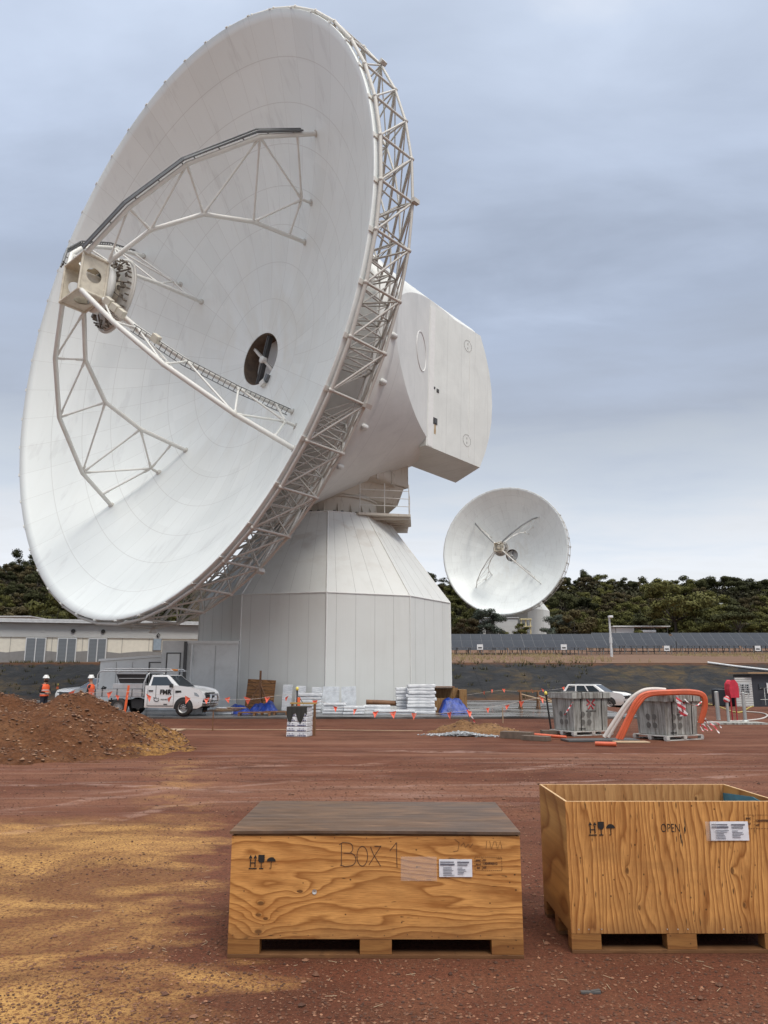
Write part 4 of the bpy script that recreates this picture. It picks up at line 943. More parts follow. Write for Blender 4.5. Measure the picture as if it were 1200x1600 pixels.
def label(t_, x0, z0, w_, h_, rot=0, seed=1):
    rr = random.Random(seed); N = 14; M_ = 8; vs = []
    for j in range(M_+1):
        for i in range(N+1):
            vs.append((x0+w_*i/N, -.006-.004*abs(math.sin(i*1.9+j*1.3+seed))*rr.random()-.002, z0+h_*j/M_+rot*i/N*w_))
    mb = MB(); mb.add(vs, [(j*(N+1)+i, j*(N+1)+i+1, (j+1)*(N+1)+i+1, (j+1)*(N+1)+i) for j in range(M_) for i in range(N)], True); lb = mb.build('address_label', PAPER, t_, fix=False)
    mb = MB()
    for (fx, fz, fw, fh) in [(.03, .82, .42, .05), (.55, .80, .36, .07), (.03, .66, .44, .09)]+[(.56+.028*q, .62, .012, .13) for q in range(11)]+[(.12, .52-.085*q, rr.uniform(.2, .38), .028) for q in range(6)]+[(.56, .50-.085*q, rr.uniform(.14, .3), .028) for q in range(5)]:
        mb.box((x0+w_*(fx+fw/2), -.0135, z0+h_*(fz+fh/2)+rot*fx*w_), (w_*fw, .0008, h_*fh))
    mb.build('label_print', PRINT, lb)
    return lb
# crate with the lid: front panel plane at local y = 0
c1 = thing('shipping_crate', 'low wide plywood shipping crate with a grey weathered lid, BOX 1 written on its front', 'crate', (-1.005, 5.41, 0), R(-.5), 'plywood shipping crates')
W, Dp, H = 1.90, 1.24, .735; BH = .112
pallet(c1, W, Dp, ((0, .205), (.85, .205), (1.695, .205)), .09)
mb = MB(); mb.box((W/2, .009, (BH+H)/2), (W-.002, .018, H-BH)); fp = mb.build('front_panel', WOODA, c1, .0015)
fp.data.transform(Matrix.Translation((-W/2, 0, 0))); fp.location = (W/2, 0, 0)
for x_ in (.009, W-.009): mb = MB(); mb.box((x_, Dp/2+.0, (BH+H)/2), (.018, Dp-.038, H-BH)); mb.build('end_panel', WOODC, c1, .0015)
mb = MB(); mb.box((W/2, Dp-.009, (BH+H)/2), (W-.002, .018, H-BH)); mb.build('rear_panel', WOODC, c1, .0015)
mb = MB(); mb.box((W/2, Dp/2-.005, H+.006), (W-.05, Dp-.03, .010)); mb.build('top_packing_strip', WDK, c1)
mb = MB(); N = 24; vs = []
for s_ in (0, 1):
    for i in range(N+1): 
        for y_ in (-.012, Dp+.01): vs.append((-.012+(W+.014)*i/N, y_, H+.013+.017*s_+.004*math.sin(i/N*PI*1.3+y_)))
n2 = 2*(N+1); fs = []
for i in range(N):
    a = 2*i; fs += [(a, a+2, a+3, a+1), (n2+a, n2+a+1, n2+a+3, n2+a+2), (a, n2+a, n2+a+2, a+2), (a+1, a+3, n2+a+3, n2+a+1)]
fs += [(0, 1, n2+1, n2), (2*N, n2+2*N, n2+2*N+1, 2*N+1)]
mb.add(vs, fs); mb.build('lid', WLID, c1)
symbols(c1, .13, .545, .86)
B = [[(.0, .0), (.01, .5), (.0, .98)], [(-.1, .9), (.05, 1.0), (.3, .98)]+arc(.32, .76, .2, .22, 90, -70)[1:]+[(.1, .55)], [(.1, .55), (.42, .55)]+arc(.4, .28, .26, .27, 80, -80)+[(.2, -.02), (-.04, .04)]]
Ox = [arc(.95, .42, .24, .42, 100, 470, 20)]; Xx = [[(1.32, .82), (1.45, .5), (1.78, .0)], [(1.80, .86), (1.55, .5), (1.25, .05)], [(1.5, .84), (1.8, .84)]]; On = [[(2.2, .65), (2.5, 1.0)], [(2.5, 1.0), (2.5, .5), (2.52, -.05)]]
strokes('pen_writing', B+Ox+Xx+On, .0023, PEN, c1, (.725, -.002, .55), .145)
mb = MB()
for a_ in ([(0, .04), (.03, .02), (.02, -.03), (-.01, -.035)], [(.04, 0), (.06, .02), (.07, -.01), (.09, .012), (.10, -.01), (.12, .014)], [(.21, .03), (.205, -.02)], [(.23, .03), (.24, -.02), (.26, .03)], [(.27, .03), (.28, -.02), (.30, .03), (.31, -.02)]): mb.path([(1.47+p[0], -.002, .675+p[1]) for p in a_], .0012, 4)
mb.build('faint_scrawl', PEN, c1)
stamp(c1, 1.60, .525, .175, .082, lines=(('IPPC', .022, .060, .017, 'CENTER'), ('AU-2', .022, .038, .015, 'CENTER'), ('DB', .022, .016, .015, 'CENTER'), ('AU', .052, .064, .015, 'LEFT'), ('1304990012', .052, .042, .019, 'LEFT'), ('HT', .052, .018, .017, 'LEFT')))
label(c1, 1.365, .487, .215, .108, -.0, 3)
mb = MB(); vs = []
for j in range(6):
    for i in range(11): vs.append((1.115+.235*i/10, -.004-.006*abs(math.sin(i*2.1+j*1.7)), .462+.148*j/5))
mb.add(vs, [(j*11+i, j*11+i+1, (j+1)*11+i+1, (j+1)*11+i) for j in range(5) for i in range(10)], True); mb.build('plastic_pocket', FILM, c1, fix=False)
mb = MB(); mb.lathe([(.003, 0), (.010, .001), (.016, .003)], 10); o = mb.build('splintered_bolt_hole', NAILM, c1); o.location = (.553, -.003, .395); o.rotation_euler = (R(90), 0, 0)
mb = MB()
for x_, z_ in [(.03+.16*i+rnd.uniform(-.02, .02), .135+rnd.uniform(-.006, .006)) for i in range(12)]+[(.02+.17*i+rnd.uniform(-.03, .03), .722) for i in range(11)]: mb.tube((x_, -.0012, z_), (x_, .002, z_), .0032, 6)
mb.build('nail_head', basic('dark_nail', (.03, .02, .016, 1), .5), c1)
# open crate on the right
c2 = thing('shipping_crate', 'taller open-topped plywood shipping crate with upright grain and blue lining, at the right edge', 'crate', (1.225, 5.49, 0), R(.3), 'plywood shipping crates')
W, Dp, H = 1.46, .87, .935; BH = .118
pallet(c2, W, Dp, ((0, .195), (.625, .195), (1.265, .195)), .095)
mb = MB(); mb.box((W/2, .009, (BH+H)/2), (W, .018, H-BH)); mb.build('front_panel', WOODB, c2, .0015)
mb = MB(); mb.box((W/2, Dp-.009, (BH+H)/2), (W, .018, H-BH)); mb.build('rear_panel', m_ply('crate_rear_panel_inside', 2, 7.0, ((1.22, .83, .022),), 44, (.56, .30, .12, 1), (.30, .13, .045, 1), warp=.4), c2, .0015)
for x_ in (.009, W-.009):
    mb = MB(); mb.box((x_, Dp/2, (BH+H)/2), (.018, Dp-.037, H-BH)); mb.build('end_panel', WOODC, c2, .0015)
for a_, b_ in (((0, .018), (W, .002)), ((0, Dp-.002), (W, Dp-.018))): pass
mb = MB(); mb.box((W/2, .009, H+.001), (W-.003, .015, .002)); mb.box((W/2, Dp-.009, H+.001), (W-.003, .015, .002)); mb.box((.009, Dp/2, H+.001), (.015, Dp-.04, .002)); mb.box((W-.009, Dp/2, H+.001), (.015, Dp-.04, .002)); mb.build('panel_edge', WEDGE, c2)
BLUE = basic('blue_foam_sheet', (.045, .17, .23, 1), .6, var=.25, scale=6)
mb = MB(); mb.box((W/2-.12, .024, .62), (W-.36, .008, .625)); mb.build('blue_lining_strip', BLUE, c2)
mb = MB(); vs = [(W-.030, .06, .3), (W-.030, Dp-.03, .3), (W-.030, Dp-.03, H-.06), (W-.030, .35, H-.02), (W-.030, .06, H-.05)]; mb.add(vs+[(v[0]+.008, v[1], v[2]) for v in vs], [(0, 1, 2, 3, 4), (9, 8, 7, 6, 5), (0, 5, 6, 1), (1, 6, 7, 2), (2, 7, 8, 3), (3, 8, 9, 4), (4, 9, 5, 0)]); mb.build('blue_lining_sheet', BLUE, c2)
symbols(c2, .16, .735, .86)
lettering('stencil_lettering', 'OPEN', .078, INK, c2, (.70, -.0015, .765), extrude=.0006, sx=.66, bold=-.0008)
mb = MB()
for x_, z_, w_, h_ in ((.765, .705, .009, .075), (.772, .675, .006, .05), (.735, .70, .004, .04), (.80, .79, .006, .10), (.795, .755, .010, .05)): mb.add([(x_-w_*.3, -.0008, z_-h_/2), (x_+w_*.2, -.0008, z_-h_*.4), (x_+w_/2, -.0008, z_+h_*.1), (x_+w_*.1, -.0008, z_+h_/2), (x_-w_/2, -.0008, z_+h_*.2)], [(0, 1, 2, 3, 4)])
mb.build('ink_smudge', INK, c2)
label(c2, .965, .69, .255, .12, .0, 7); 
mb = MB(); vs = []
for j in range(6):
    for i in range(6): vs.append((.93+.075*i/5, -.012-.006*abs(math.sin(i*2.6+j*1.9)), .688+.122*j/5))
mb.add(vs, [(j*6+i, j*6+i+1, (j+1)*6+i+1, (j+1)*6+i) for j in range(5) for i in range(5)], True); mb.build('plastic_pocket', FILM, c2, fix=False)
stamp(c2, 1.20, .765, .25, .085, lines=(('IPPC', .03, .062, .018, 'CENTER'), ('AU', .03, .03, .018, 'CENTER'), ('1304990012', .075, .048, .022, 'LEFT'), ('HT', .075, .020, .02, 'LEFT')))
mb = MB()
for x_ in (.05, .115, .20, .63, .70, .765, 1.0, 1.30, 1.36): mb.lathe([(.0055, 0), (.003, .0015), (.0002, .0018)], 8, (0, 0, 0)) if False else mb.tube((x_, -.002, .145), (x_, .002, .145), .0042, 7)
mb.build('nail_head', NAILM, c2)
# ------------------------------------------------------------------ buildings behind
ant1['label'] = 'huge white dish antenna on a grey ten-sided tower, filling the left of the view'
ant2 = copy_tree(ant1)
def reorient(root, az, el, az0):
    n = Vector((math.cos(el)*math.sin(az), -math.cos(el)*math.cos(az), math.sin(el))); e1 = Vector((math.cos(az), math.sin(az), 0)); e2 = n.cross(e1)
    if e2.z < 0: e2 = -e2
    MX = Matrix(((e1.x, e2.x, n.x, 0), (e1.y, e2.y, n.y, 0), (e1.z, e2.z, n.z, H_EL), (0, 0, 0, 1)))
    n0 = Vector((math.cos(R(3.1))*math.sin(az0), -math.cos(R(3.1))*math.cos(az0), math.sin(R(3.1)))); f1 = Vector((math.cos(az0), math.sin(az0), 0)); f2 = n0.cross(f1)
    if f2.z < 0: f2 = -f2
    M0 = Matrix(((f1.x, f2.x, n0.x, 0), (f1.y, f2.y, n0.y, 0), (f1.z, f2.z, n0.z, H_EL), (0, 0, 0, 1)))
    M0i = M0.inverted(); RZ = Matrix.Rotation(az-az0, 4, 'Z')
    for c in root.children:
        if c.name.split('.')[0] in ('tower',): continue
        if c.name.split('.')[0] in ('azimuth_head', 'girder_ring', 'bearing_cylinder', 'access_platform'): c.matrix_local = RZ @ c.matrix_local
        else: c.matrix_local = MX @ (M0i @ c.matrix_local)
reorient(ant2, R(-26.33), R(2.72), R(-43.32))
ant2.location = (38.712, 219.46, 13.9); ant2['label'] = 'smaller-looking white dish antenna far off, in front of the wooded hill'

def on_line(u, P0, d):
    "distance along a ground line (P0, unit d) seen in column u"
    k_ = (u-600)/FPX
    # x = k*(y cosP + (z-CAMZ) sinP), z-CAMZ ~ 2
    cy = math.cos(PITCH); c0 = 2.5*math.sin(PITCH)
    return (k_*(P0[1]*cy+c0)-P0[0])/(d[0]-k_*d[1]*cy)
P0 = (-60.0, 66.9); ang = R(14.4); dv = (math.cos(ang), math.sin(ang)); ZB = 3.05
M_CORR = NT('pale_corrugated_sheet'); o_ = M_CORR.tc.outputs['Object']
M_CORR.bump(M_CORR.math('SINE', M_CORR.math('MULTIPLY', M_CORR.sep(o_)[2], 60)), .5, .02)
M_CORR = M_CORR.done(M_CORR.ramp(M_CORR.noise(M_CORR.mapping(o_, (.2, 1, 1)), 1, 4), [(.3, (.44, .445, .44, 1)), (.7, (.52, .525, .515, 1))]), .5)
M_CREAMW = basic('cream_wall_panel', (.74, .70, .60, 1), .6, var=.06); M_GREYW = basic('grey_painted_wave', (.24, .235, .23, 1), .6, var=.08)
M_ROOFW = basic('pale_roof_flashing', (.55, .56, .57, 1), .4); M_WHITE = basic('white_frame', (.70, .71, .72, 1), .4, var=.04); M_LOUV = NT('grey_louvre')
o_ = M_LOUV.tc.outputs['Object']; lv = M_LOUV.math('FRACT', M_LOUV.math('MULTIPLY', M_LOUV.sep(o_)[2], 8.)); M_LOUV = M_LOUV.done(M_LOUV.ramp(lv, [(0, (.05, .06, .07, 1)), (.3, (.16, .18, .20, 1)), (1, (.22, .24, .26, 1))]), .45)
M_GLASS = NT('dark_window_glass').done((.03, .04, .05, 1), .08, 0, .6)
M_BLACK = basic('black_rubber', (.012, .012, .013, 1), .7)
lb = thing('long_building', 'long low cream and grey building with louvred bays, on the bank at the left', 'building', (P0[0], P0[1], ZB), ang)
S = lambda u: on_line(u, P0, dv)
L0 = S(345)
zt = 4.15; mb = MB(); mb.box((L0/2, 5, zt/2-.3), (L0, 9.9, zt+.5)); mb.build('core_wall', M_CREAMW, lb)
mb = MB(); mb.box((L0/2, -.0, 3.25), (L0+.1, .16, 1.42)); mb.build('upper_cladding', M_CORR, lb)
mb = MB(); mb.box((L0/2, 4.6, 4.14), (L0+.8, 10.6, .16)); mb.box((L0/2, -.66, 4.02), (L0+.9, .06, .30)); mb.build('roof', M_ROOFW, lb)
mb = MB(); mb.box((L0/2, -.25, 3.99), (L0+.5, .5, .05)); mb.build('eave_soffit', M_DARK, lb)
pts = [(0, -.6)]; nx = 60
wav = lambda s: 1.08+.20*abs(math.sin(s*.62))
pl_ = [(L0*i/160, wav(L0*i/160)) for i in range(161)]; mb = MB(); vs = []; 
for a_, b_ in pl_: vs += [(a_, -.012, -.35), (a_, -.012, b_)]
mb.add(vs, [(2*i, 2*i+2, 2*i+3, 2*i+1) for i in range(160)]); mb.build('painted_wave_band', M_GREYW, lb, fix=False)
for u in (15, 52, 72, 80, 118, 128, 167, 190, 232): mb = MB(); mb.box((S(u), -.02, 1.2), (.03, .02, 3.0)); mb.build('wall_joint', M_GREYW, lb)
for ua, ub in ((39, 71), (89, 119), (137, 166)):
    a, b = S(ua), S(ub); mb = MB(); mb.box(((a+b)/2, -.05, 1.28), (b-a, .08, 2.42)); mb.box(((a+b)/2, -.10, 1.28), (.07, .05, 2.42)) ; fr = mb.build('bay_frame', M_WHITE, lb)
    for q in (0, 1):
        w_ = (b-a)/2-.14; mb = MB(); mb.box((a+.09+w_/2+q*(w_+.10), -.11, 1.30), (w_, .05, 2.24)); mb.build('louvre', M_LOUV, fr)
a, b = S(238), S(252); mb = MB(); mb.box(((a+b)/2, -.05, 1.95), (b-a, .08, 1.2)); fr = mb.build('window_frame', M_GREYW, lb); mb = MB(); mb.box(((a+b)/2, -.10, 1.95), (b-a-.14, .04, 1.06)); mb.build('pane', basic('sky_lit_glass', (.30, .36, .42, 1), .1), fr)
for u, r_, dk in ((64, .18, 0), (88, .09, 0), (112, .19, 1), (136, .09, 0), (159, .19, 1), (181, .07, 0)):
    mb = MB(); P = Vector((S(u), -.08, 3.15)); mb.tube(P, P+Vector((0, -.14 if dk else -.04, 0)), r_, 14); mb.build('wall_vent', M_BLACK if dk else M_CORR, lb)
mb = MB(); P = Vector((S(246), -.1, 2.85)); mb.path([P+Vector((0, 0, -.25)), P+Vector((-.15, -.1, 0)), P+Vector((0, -.15, .18)), P+Vector((.15, -.1, 0))], .05, 6); mb.build('wall_lamp', M_BLACK, lb)
def boxhut(name, label, cat, c, d, mat, roof=None, rz=0, ov=.25, group=None):
    t_ = thing(name, label, cat, c, rz, group); mb = MB(); mb.box((0, 0, d[2]/2), d); mb.build('wall', mat, t_)
    mb = MB(); mb.box((0, -.1, d[2]+.07), (d[0]+2*ov, d[1]+2*ov, .14)); mb.build('roof', roof or M_ROOFW, t_); return t_
p_ = atY(33, 966, 118); h_ = boxhut('small_shed', 'pale flat roof of a small shed poking above the long building, far left', 'shed', (p_.x, 118, g1(p_.x, 118)), (5.0, 5, p_.z-g1(p_.x, 118)), M_CORR)
# sheds beside the far antenna
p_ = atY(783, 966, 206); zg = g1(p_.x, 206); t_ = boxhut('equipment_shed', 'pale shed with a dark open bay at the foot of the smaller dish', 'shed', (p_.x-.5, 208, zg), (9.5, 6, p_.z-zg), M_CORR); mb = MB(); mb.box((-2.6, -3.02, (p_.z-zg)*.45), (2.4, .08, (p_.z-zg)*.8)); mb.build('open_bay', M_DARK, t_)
p_ = atY(822, 985, 204); t_ = thing('cream_stair_tower', 'small cream stair frame in front of the smaller dish tower', 'stair', (p_.x, 204, g1(p_.x, 204))); mb = MB()
for x_ in (-1.2, 0, 1.2): mb.box((x_, 0, 2.2), (.3, .3, 4.4))
mb.box((0, 0, 4.3), (3, 1.2, .3)); mb.box((0, 0, 2.4), (3, 1.2, .25)); mb.build('frame', basic('cream_paint', (.6, .52, .3, 1), .6), t_)
p_ = atY(998, 979.5, 212); zg = g1(p_.x, 212); t_ = thing('white_hut', 'long flat-roofed white hut behind the lamp post', 'hut', (p_.x, 212, zg)); hh = p_.z-zg
mb = MB(); mb.box((0, 0, hh), (15.5, 5, .3)); mb.build('roof', M_WHITE, t_); mb = MB(); mb.box((-4.6, .5, hh/2-.15), (5.6, 4, hh-.3)); mb.build('wall', M_WHITE, t_)
mb = MB()
for x_ in (-7, 0, 3.5, 7): mb.box((x_, -2.2, hh/2), (.15, .15, hh))
mb.build('roof_post', M_GREYST, t_)
p_ = atY(1012, 985, 203); zg = g1(p_.x, 203); t_ = thing('white_container', 'white ribbed container half hidden by a round bush, right of the white hut', 'container', (p_.x, 203, zg)); mb = MB(); mb.box((0, 0, (p_.z-zg)/2+.4), (3.4, 3, p_.z-zg-.8)); mb.build('shell', M_WHITE, t_, .05)
mb = MB()
for i in range(8): mb.box((-1.4+.4*i, -1.53, (p_.z-zg)/2+.4), (.12, .05, p_.z-zg-1.2))
mb.build('side_rib', M_ROOFW, t_)
# low annexes against the tower
M_ANX = basic('annex_grey_panel', (.72, .725, .71, 1), .5, var=.06, scale=1, dirt=(.3, .28, .25, 1))
t_ = thing('annex_block', 'grey panelled annex block with a door, joined to the left foot of the tower', 'annex', (-9.9, 43.3, 0))
mb = MB(); mb.box((.35, 2.5, 1.85), (2.9, 5, 3.7)); mb.build('right_bay', M_ANX, t_); mb = MB(); mb.box((.35, -.03, 3.72), (3.0, .12, .16)); mb.box((.35, 2.5, 3.74), (3.0, 5.1, .10)); mb.build('fascia', M_TRIM, t_)
mb = MB(); mb.box((-1.75, 2.3, 1.9), (1.3, 4.8, 3.8)); mb.build('door_bay', M_ANX, t_)
mb = MB(); mb.box((-1.1, -.06, 1.9), (.16, .16, 3.7)); mb.box((-2.1, -.14, 1.75), (.05, .06, 2.7)); mb.box((-1.15, -.16, 3.1), (.9, .05, .05)) if False else mb.box((-1.35, -.14, 1.75), (.05, .06, 2.7)); mb.box((-1.72, -.14, 3.12), (.8, .06, .05)); mb.build('door_frame', M_GREYST, t_)
mb = MB(); mb.box((-1.72, -.12, 1.72), (.68, .05, 2.7)); mb.build('door', M_TRIM, t_)
mb = MB(); mb.tube((-.75, -.1, 0), (-.75, -.1, 3.6), .06, 8); mb.build('downpipe', M_TRIM, t_)
mb = MB(); mb.box((.55, -.012, 1.8), (.02, .03, 3.5)); mb.build('panel_joint', M_SEAM, t_)
t_ = thing('low_annex', 'low grey shed with a slightly sloping roof behind the utility truck', 'annex', (-15.8, 43.6, 0))
mb = MB(); mb.prism([(0, 0), (3.55, 0), (3.55, 2.92), (0, 2.68)], 0, 5, 'y'); mb.build('wall', M_ANX, t_); mb = MB(); mb.prism([(-.08, 2.68), (3.62, 2.93), (3.62, 3.05), (-.08, 2.80)], -.1, 5.1, 'y'); mb.build('roof', M_TRIM, t_)
for x_ in (.9, 1.8, 2.7): mb = MB(); mb.box((x_, -.012, 1.35), (.02, .03, 2.6)); mb.build('panel_joint', M_SEAM, t_)
mb = MB(); mb.box((2.75, -.03, 1.4), (.05, .06, 2.5)); mb.box((3.1, -.03, 2.62), (.7, .06, .05)); mb.build('door_frame', M_GREYST, t_)
# solar rows
def m_pv():
    k = NT('blue_grey_solar_glass'); o = k.tc.outputs['Object']; x, y, z = k.sep(o)
    l1 = k.math('LESS_THAN', k.math('FRACT', k.math('MULTIPLY', x, 4.0)), .05); l2 = k.math('LESS_THAN', k.math('FRACT', k.math('MULTIPLY', y, 3.0)), .04)
    return k.done(k.mix(k.math('MULTIPLY', k.math('MAXIMUM', l1, l2), .5), k.ramp(k.noise(o, .5, 3), [(.3, (.030, .034, .045, 1)), (.7, (.044, .050, .062, 1))]), (.10, .11, .13, 1)), .45, 0, .10)
M_PV = m_pv(); M_ALU = basic('aluminium_frame', (.10, .105, .115, 1), .6, .1); M_RACK = basic('galvanised_rack', (.22, .21, .20, 1), .6, .3)
til = math.atan2(2.1, 3.1); SL = math.hypot(2.1, 3.1)
proto_pv = thing('solar_table', '', 'solar panels', group='solar tables on the verge')
def pv_panel(i):
    mb = MB(); mb.box((0, SL/2, .02), (1.44, SL-.04, .03)); p = mb.build('solar_panel', M_PV, proto_pv); fm = MB()
    for y_ in (0, SL/2, SL): fm.box((0, y_, .025), (1.5, .035, .04))
    for x_ in (-.74, .74): fm.box((x_, SL/2, .024), (.035, SL, .046))
    f = fm.build('panel_frame', M_ALU, p); p.location = (.75+1.5*i, 0, 1.15); p.rotation_euler = (til, 0, 0); return p
p0 = pv_panel(0)
for i in range(1, 8):
    q = copy_tree(p0, proto_pv); q.location = (.75+1.5*i, 0, 1.15)
mb = MB()
for i in range(7):
    x_ = .6+1.8*i; mb.box((x_, .3, .6), (.09, .09, 1.25)); mb.box((x_, 2.75, 1.5), (.09, .09, 3.0)); mb.tube((x_, .3, .4), (x_, 2.75, 2.4), .03, 5)
mb.box((6, .3, 1.18), (11.8, .08, .08)); mb.box((6, 2.75, 2.85), (11.8, .08, .08)); mb.build('rack', M_RACK, proto_pv)
pos = [(8.3, 112.5, 'solar table nearest the tower corner'), (20.35, 112.5, 'solar table in front of the smaller dish, left of the lamp post'), (32.6, 119, 'solar table just right of the lamp post'), (45.1, 119, 'solar table right of the dark gap in the row'), (57.2, 119, 'solar table cut by the right edge of the view')]
for i, (x_, y_, lb_) in enumerate(pos):
    q = proto_pv if i == 0 else copy_tree(proto_pv); q.location = (x_, y_, g1(x_+6, y_)-.05+(.25 if i > 1 else 0)); q['label'] = 'long tilted '+lb_
for i, (x_, y_) in enumerate(((7.0, 120.5), (19.3, 120.5), (33.5, 127), (46, 127), (58.5, 127))):  # extra rear row, mostly hidden, added to darken the space beneath the front tables
    q = copy_tree(proto_pv); q.location = (x_, y_, g1(x_+6, y_)-.45); q['label'] = 'solar table added behind to darken under the front row, '+('hidden next to the tower', 'below the smaller dish', 'right of the lamp post', 'behind the dark gap', 'at the right edge')[i]; q['group'] = 'solar tables added as a rear row'
for u, w_ in ((750, 'leftmost'), (881, 'second'), (1042, 'third'), (1184, 'rightmost')):
    p_ = atY(u, 1011 if u < 900 else 1013, 111.5 if u < 900 else 118); mb = MB(); mb.box((0, 0, 0), (.85, .04, .75)); o = mb.build('notice_plate', M_WHITE); o.location = p_; tag(o, f'{w_} of four small white notice plates on the lower edge of the solar rows', 'sign', 'notice plates on the solar rows')
    mb = MB(); mb.box((0, -.03, -.1), (.55, .02, .2)); mb.build('print', M_GREYST, o)
    mb = MB(); mb.box((0, .12, -.9), (.06, .06, 2.2)); mb.build('post', M_RACK, o)
p_ = atY(952, 965, 100); zg = g1(p_.x, 100); t_ = thing('lamp_post', 'tall pale lamp post in front of the solar rows', 'lamp post', (p_.x, 100, zg)); hh = p_.z-zg
mb = MB(); mb.tube((0, 0, -.2), (0, 0, hh), .17, 10, .11); mb.build('pole', M_ROOFW, t_); mb = MB(); mb.box((.1, -.2, hh+.1), (.5, .7, .28)); mb.build('lamp_head', M_WHITE, t_, .04); mb = MB(); mb.tube((0, 0, hh*.35), (0, 0, hh*.5), .2, 10); mb.build('control_box', M_ROOFW, t_)
p_ = atY(1127, 953, 300); zg = g1(p_.x, 300); t_ = thing('hill_pole', 'thin pale pole with a lamp standing among the hillside trees on the right', 'pole', (p_.x, 300, zg)); hh = max(6, p_.z-zg)
mb = MB(); mb.tube((0, 0, 0), (0, 0, hh), .22, 6); mb.build('pole', M_ROOFW, t_); mb = MB(); mb.box((0, -.2, hh), (1.4, .5, .5)); mb.build('lamp_head', M_ROOFW, t_)
a, b = atY(1108, 1040, 71.5), atY(1215, 1049, 67); mb = MB(); mb.path([(a.x, 71.8, g1(a.x, 71.8)+.2), ((a.x+b.x)/2, 71.0, g1(b.x, 71)+.15), (b.x+1, 69.4, g1(b.x, 69.4)+.25)], .10, 8); tag(mb.build('white_pipe', M_ROOFW), 'long white pipe lying along the top of the bank at the right', 'pipe')

# ------------------------------------------------------------------ vehicles
M_PAINT = NT('white_car_paint'); M_PAINT.b.inputs['Coat Weight'].default_value = .6; M_PAINT.b.inputs['Coat Roughness'].default_value = .06
M_PAINT = M_PAINT.done(M_PAINT.mix(M_PAINT.ramp(M_PAINT.math('ADD', M_PAINT.sep(M_PAINT.tc.outputs['Object'])[2], M_PAINT.math('MULTIPLY', M_PAINT.noise(M_PAINT.tc.outputs['Object'], 3, 4), .25)), [(.55, .5), (.85, 0.)]), (.72, .72, .72, 1), (.45, .33, .26, 1)), .3)
M_TYRE = basic('tyre_rubber', (.02, .019, .018, 1), .8, dirt=(.12, .06, .04, 1)); M_RIM = basic('steel_wheel_rim', (.33, .32, .31, 1), .4, .6); M_CHROME = basic('polished_alloy', (.6, .6, .6, 1), .22, .9, var=.05)
M_TRAYAL = basic('alloy_tray_sheet', (.50, .51, .52, 1), .35, .5, var=.12, dirt=(.28, .2, .16, 1)); M_HEADL = basic('headlamp_lens', (.28, .30, .32, 1), .1, .3); M_PLATE = basic('number_plate', (.6, .62, .65, 1), .4); M_PLASTIC = basic('black_trim_plastic', (.02, .02, .021, 1), .5); M_AMBER = basic('amber_lens', (.6, .2, .03, 1), .3)
def wheel(t_, x, y, r=.38, w_=.25):
    sg = 1 if y > 0 else -1
    wh = bpy.data.objects.new('wheel', None); COL.objects.link(wh); wh.parent = t_; wh.location = (x, y, r)
    def A(mb): mb.v = [(a, c, b) for a, b, c in mb.v]; return mb
    mb = MB(); mb.lathe([(r*.62, -w_/2), (r*.9, -w_/2), (r, -w_/2+.04), (r, w_/2-.04), (r*.9, w_/2), (r*.62, w_/2)], 28); A(mb).build('tyre', M_TYRE, wh)
    mb = MB(); z_ = w_/2*sg; mb.lathe([(r*.62, z_*.98), (r*.56, z_*.7), (r*.42, z_*.5), (r*.2, z_*.72), (.02, z_*.75)], 28)
    for i in range(8):
        a_ = 2*PI*i/8; mb.lathe([(.035, z_*.80), (.02, z_*.82), (.001, z_*.82)], 8, (r*.32*math.cos(a_), r*.32*math.sin(a_), 0))
    A(mb).build('rim', M_RIM, wh)
    return wh
def frust(x0, x1, w0, z0, X0, X1, w1, z1):
    return [(x0, -w0/2, z0), (x1, -w0/2, z0), (x1, w0/2, z0), (x0, w0/2, z0), (X0, -w1/2, z1), (X1, -w1/2, z1), (X1, w1/2, z1), (X0, w1/2, z1)]
FQ = [(0, 3, 2, 1), (4, 5, 6, 7), (0, 1, 5, 4), (1, 2, 6, 5), (2, 3, 7, 6), (3, 0, 4, 7)]
def quadpanel(t_, name, Q, mat, s0, s1, v0, v1, off=.008, q=0.0):
    Q = [Vector(p) for p in Q]; n = (Q[1]-Q[0]).cross(Q[3]-Q[0]).normalized()
    P = lambda a, b: Q[0].lerp(Q[1], a).lerp(Q[3].lerp(Q[2], a), b)
    c = [P(s0, v0), P(s1, v0), P(s1-q, v1), P(s0+q, v1)]; mb = MB(); mb.add([p+n*off for p in c]+[p-n*.02 for p in c], [(0, 1, 2, 3), (7, 6, 5, 4), (0, 4, 5, 1), (1, 5, 6, 2), (2, 6, 7, 3), (3, 7, 4, 0)])
    return mb.build(name, mat, t_)
def prism_body(t_, name, poly, w_, mat, bev=.07, taper=.0):
    mb = MB(); mb.prism(poly, -w_/2, w_/2, 'y')
    return mb.build(name, mat, t_, bev, 3)
def arch(t_, x, w_, r):
    for s_ in (-1, 1):
        mb = MB(); pts = [(x+r*math.cos(R(a)), .38+r*math.sin(R(a))) for a in range(-8, 189, 14)]; mb.prism(pts, s_*(w_/2+.004), s_*(w_/2-.2), 'y'); mb.build('wheel_arch', M_PLASTIC, t_)
p_ = at(292, 1122); UA = R(-11)
ut = thing('utility_truck', 'white single-cab utility truck with an alloy tray and black FMR lettering on its door', 'utility truck', (p_.x-1.6*math.cos(UA)-.85*math.sin(UA)*-1*0, p_.y-1.6*math.sin(UA)+.85, .07), UA)
prism_body(ut, 'body', [(-.25, .45), (2.25, .42), (2.42, .5), (2.47, .82), (2.42, 1.02), (2.30, 1.12), (1.9, 1.22), (1.30, 1.29), (-.25, 1.29)], 1.84, M_PAINT, .07)
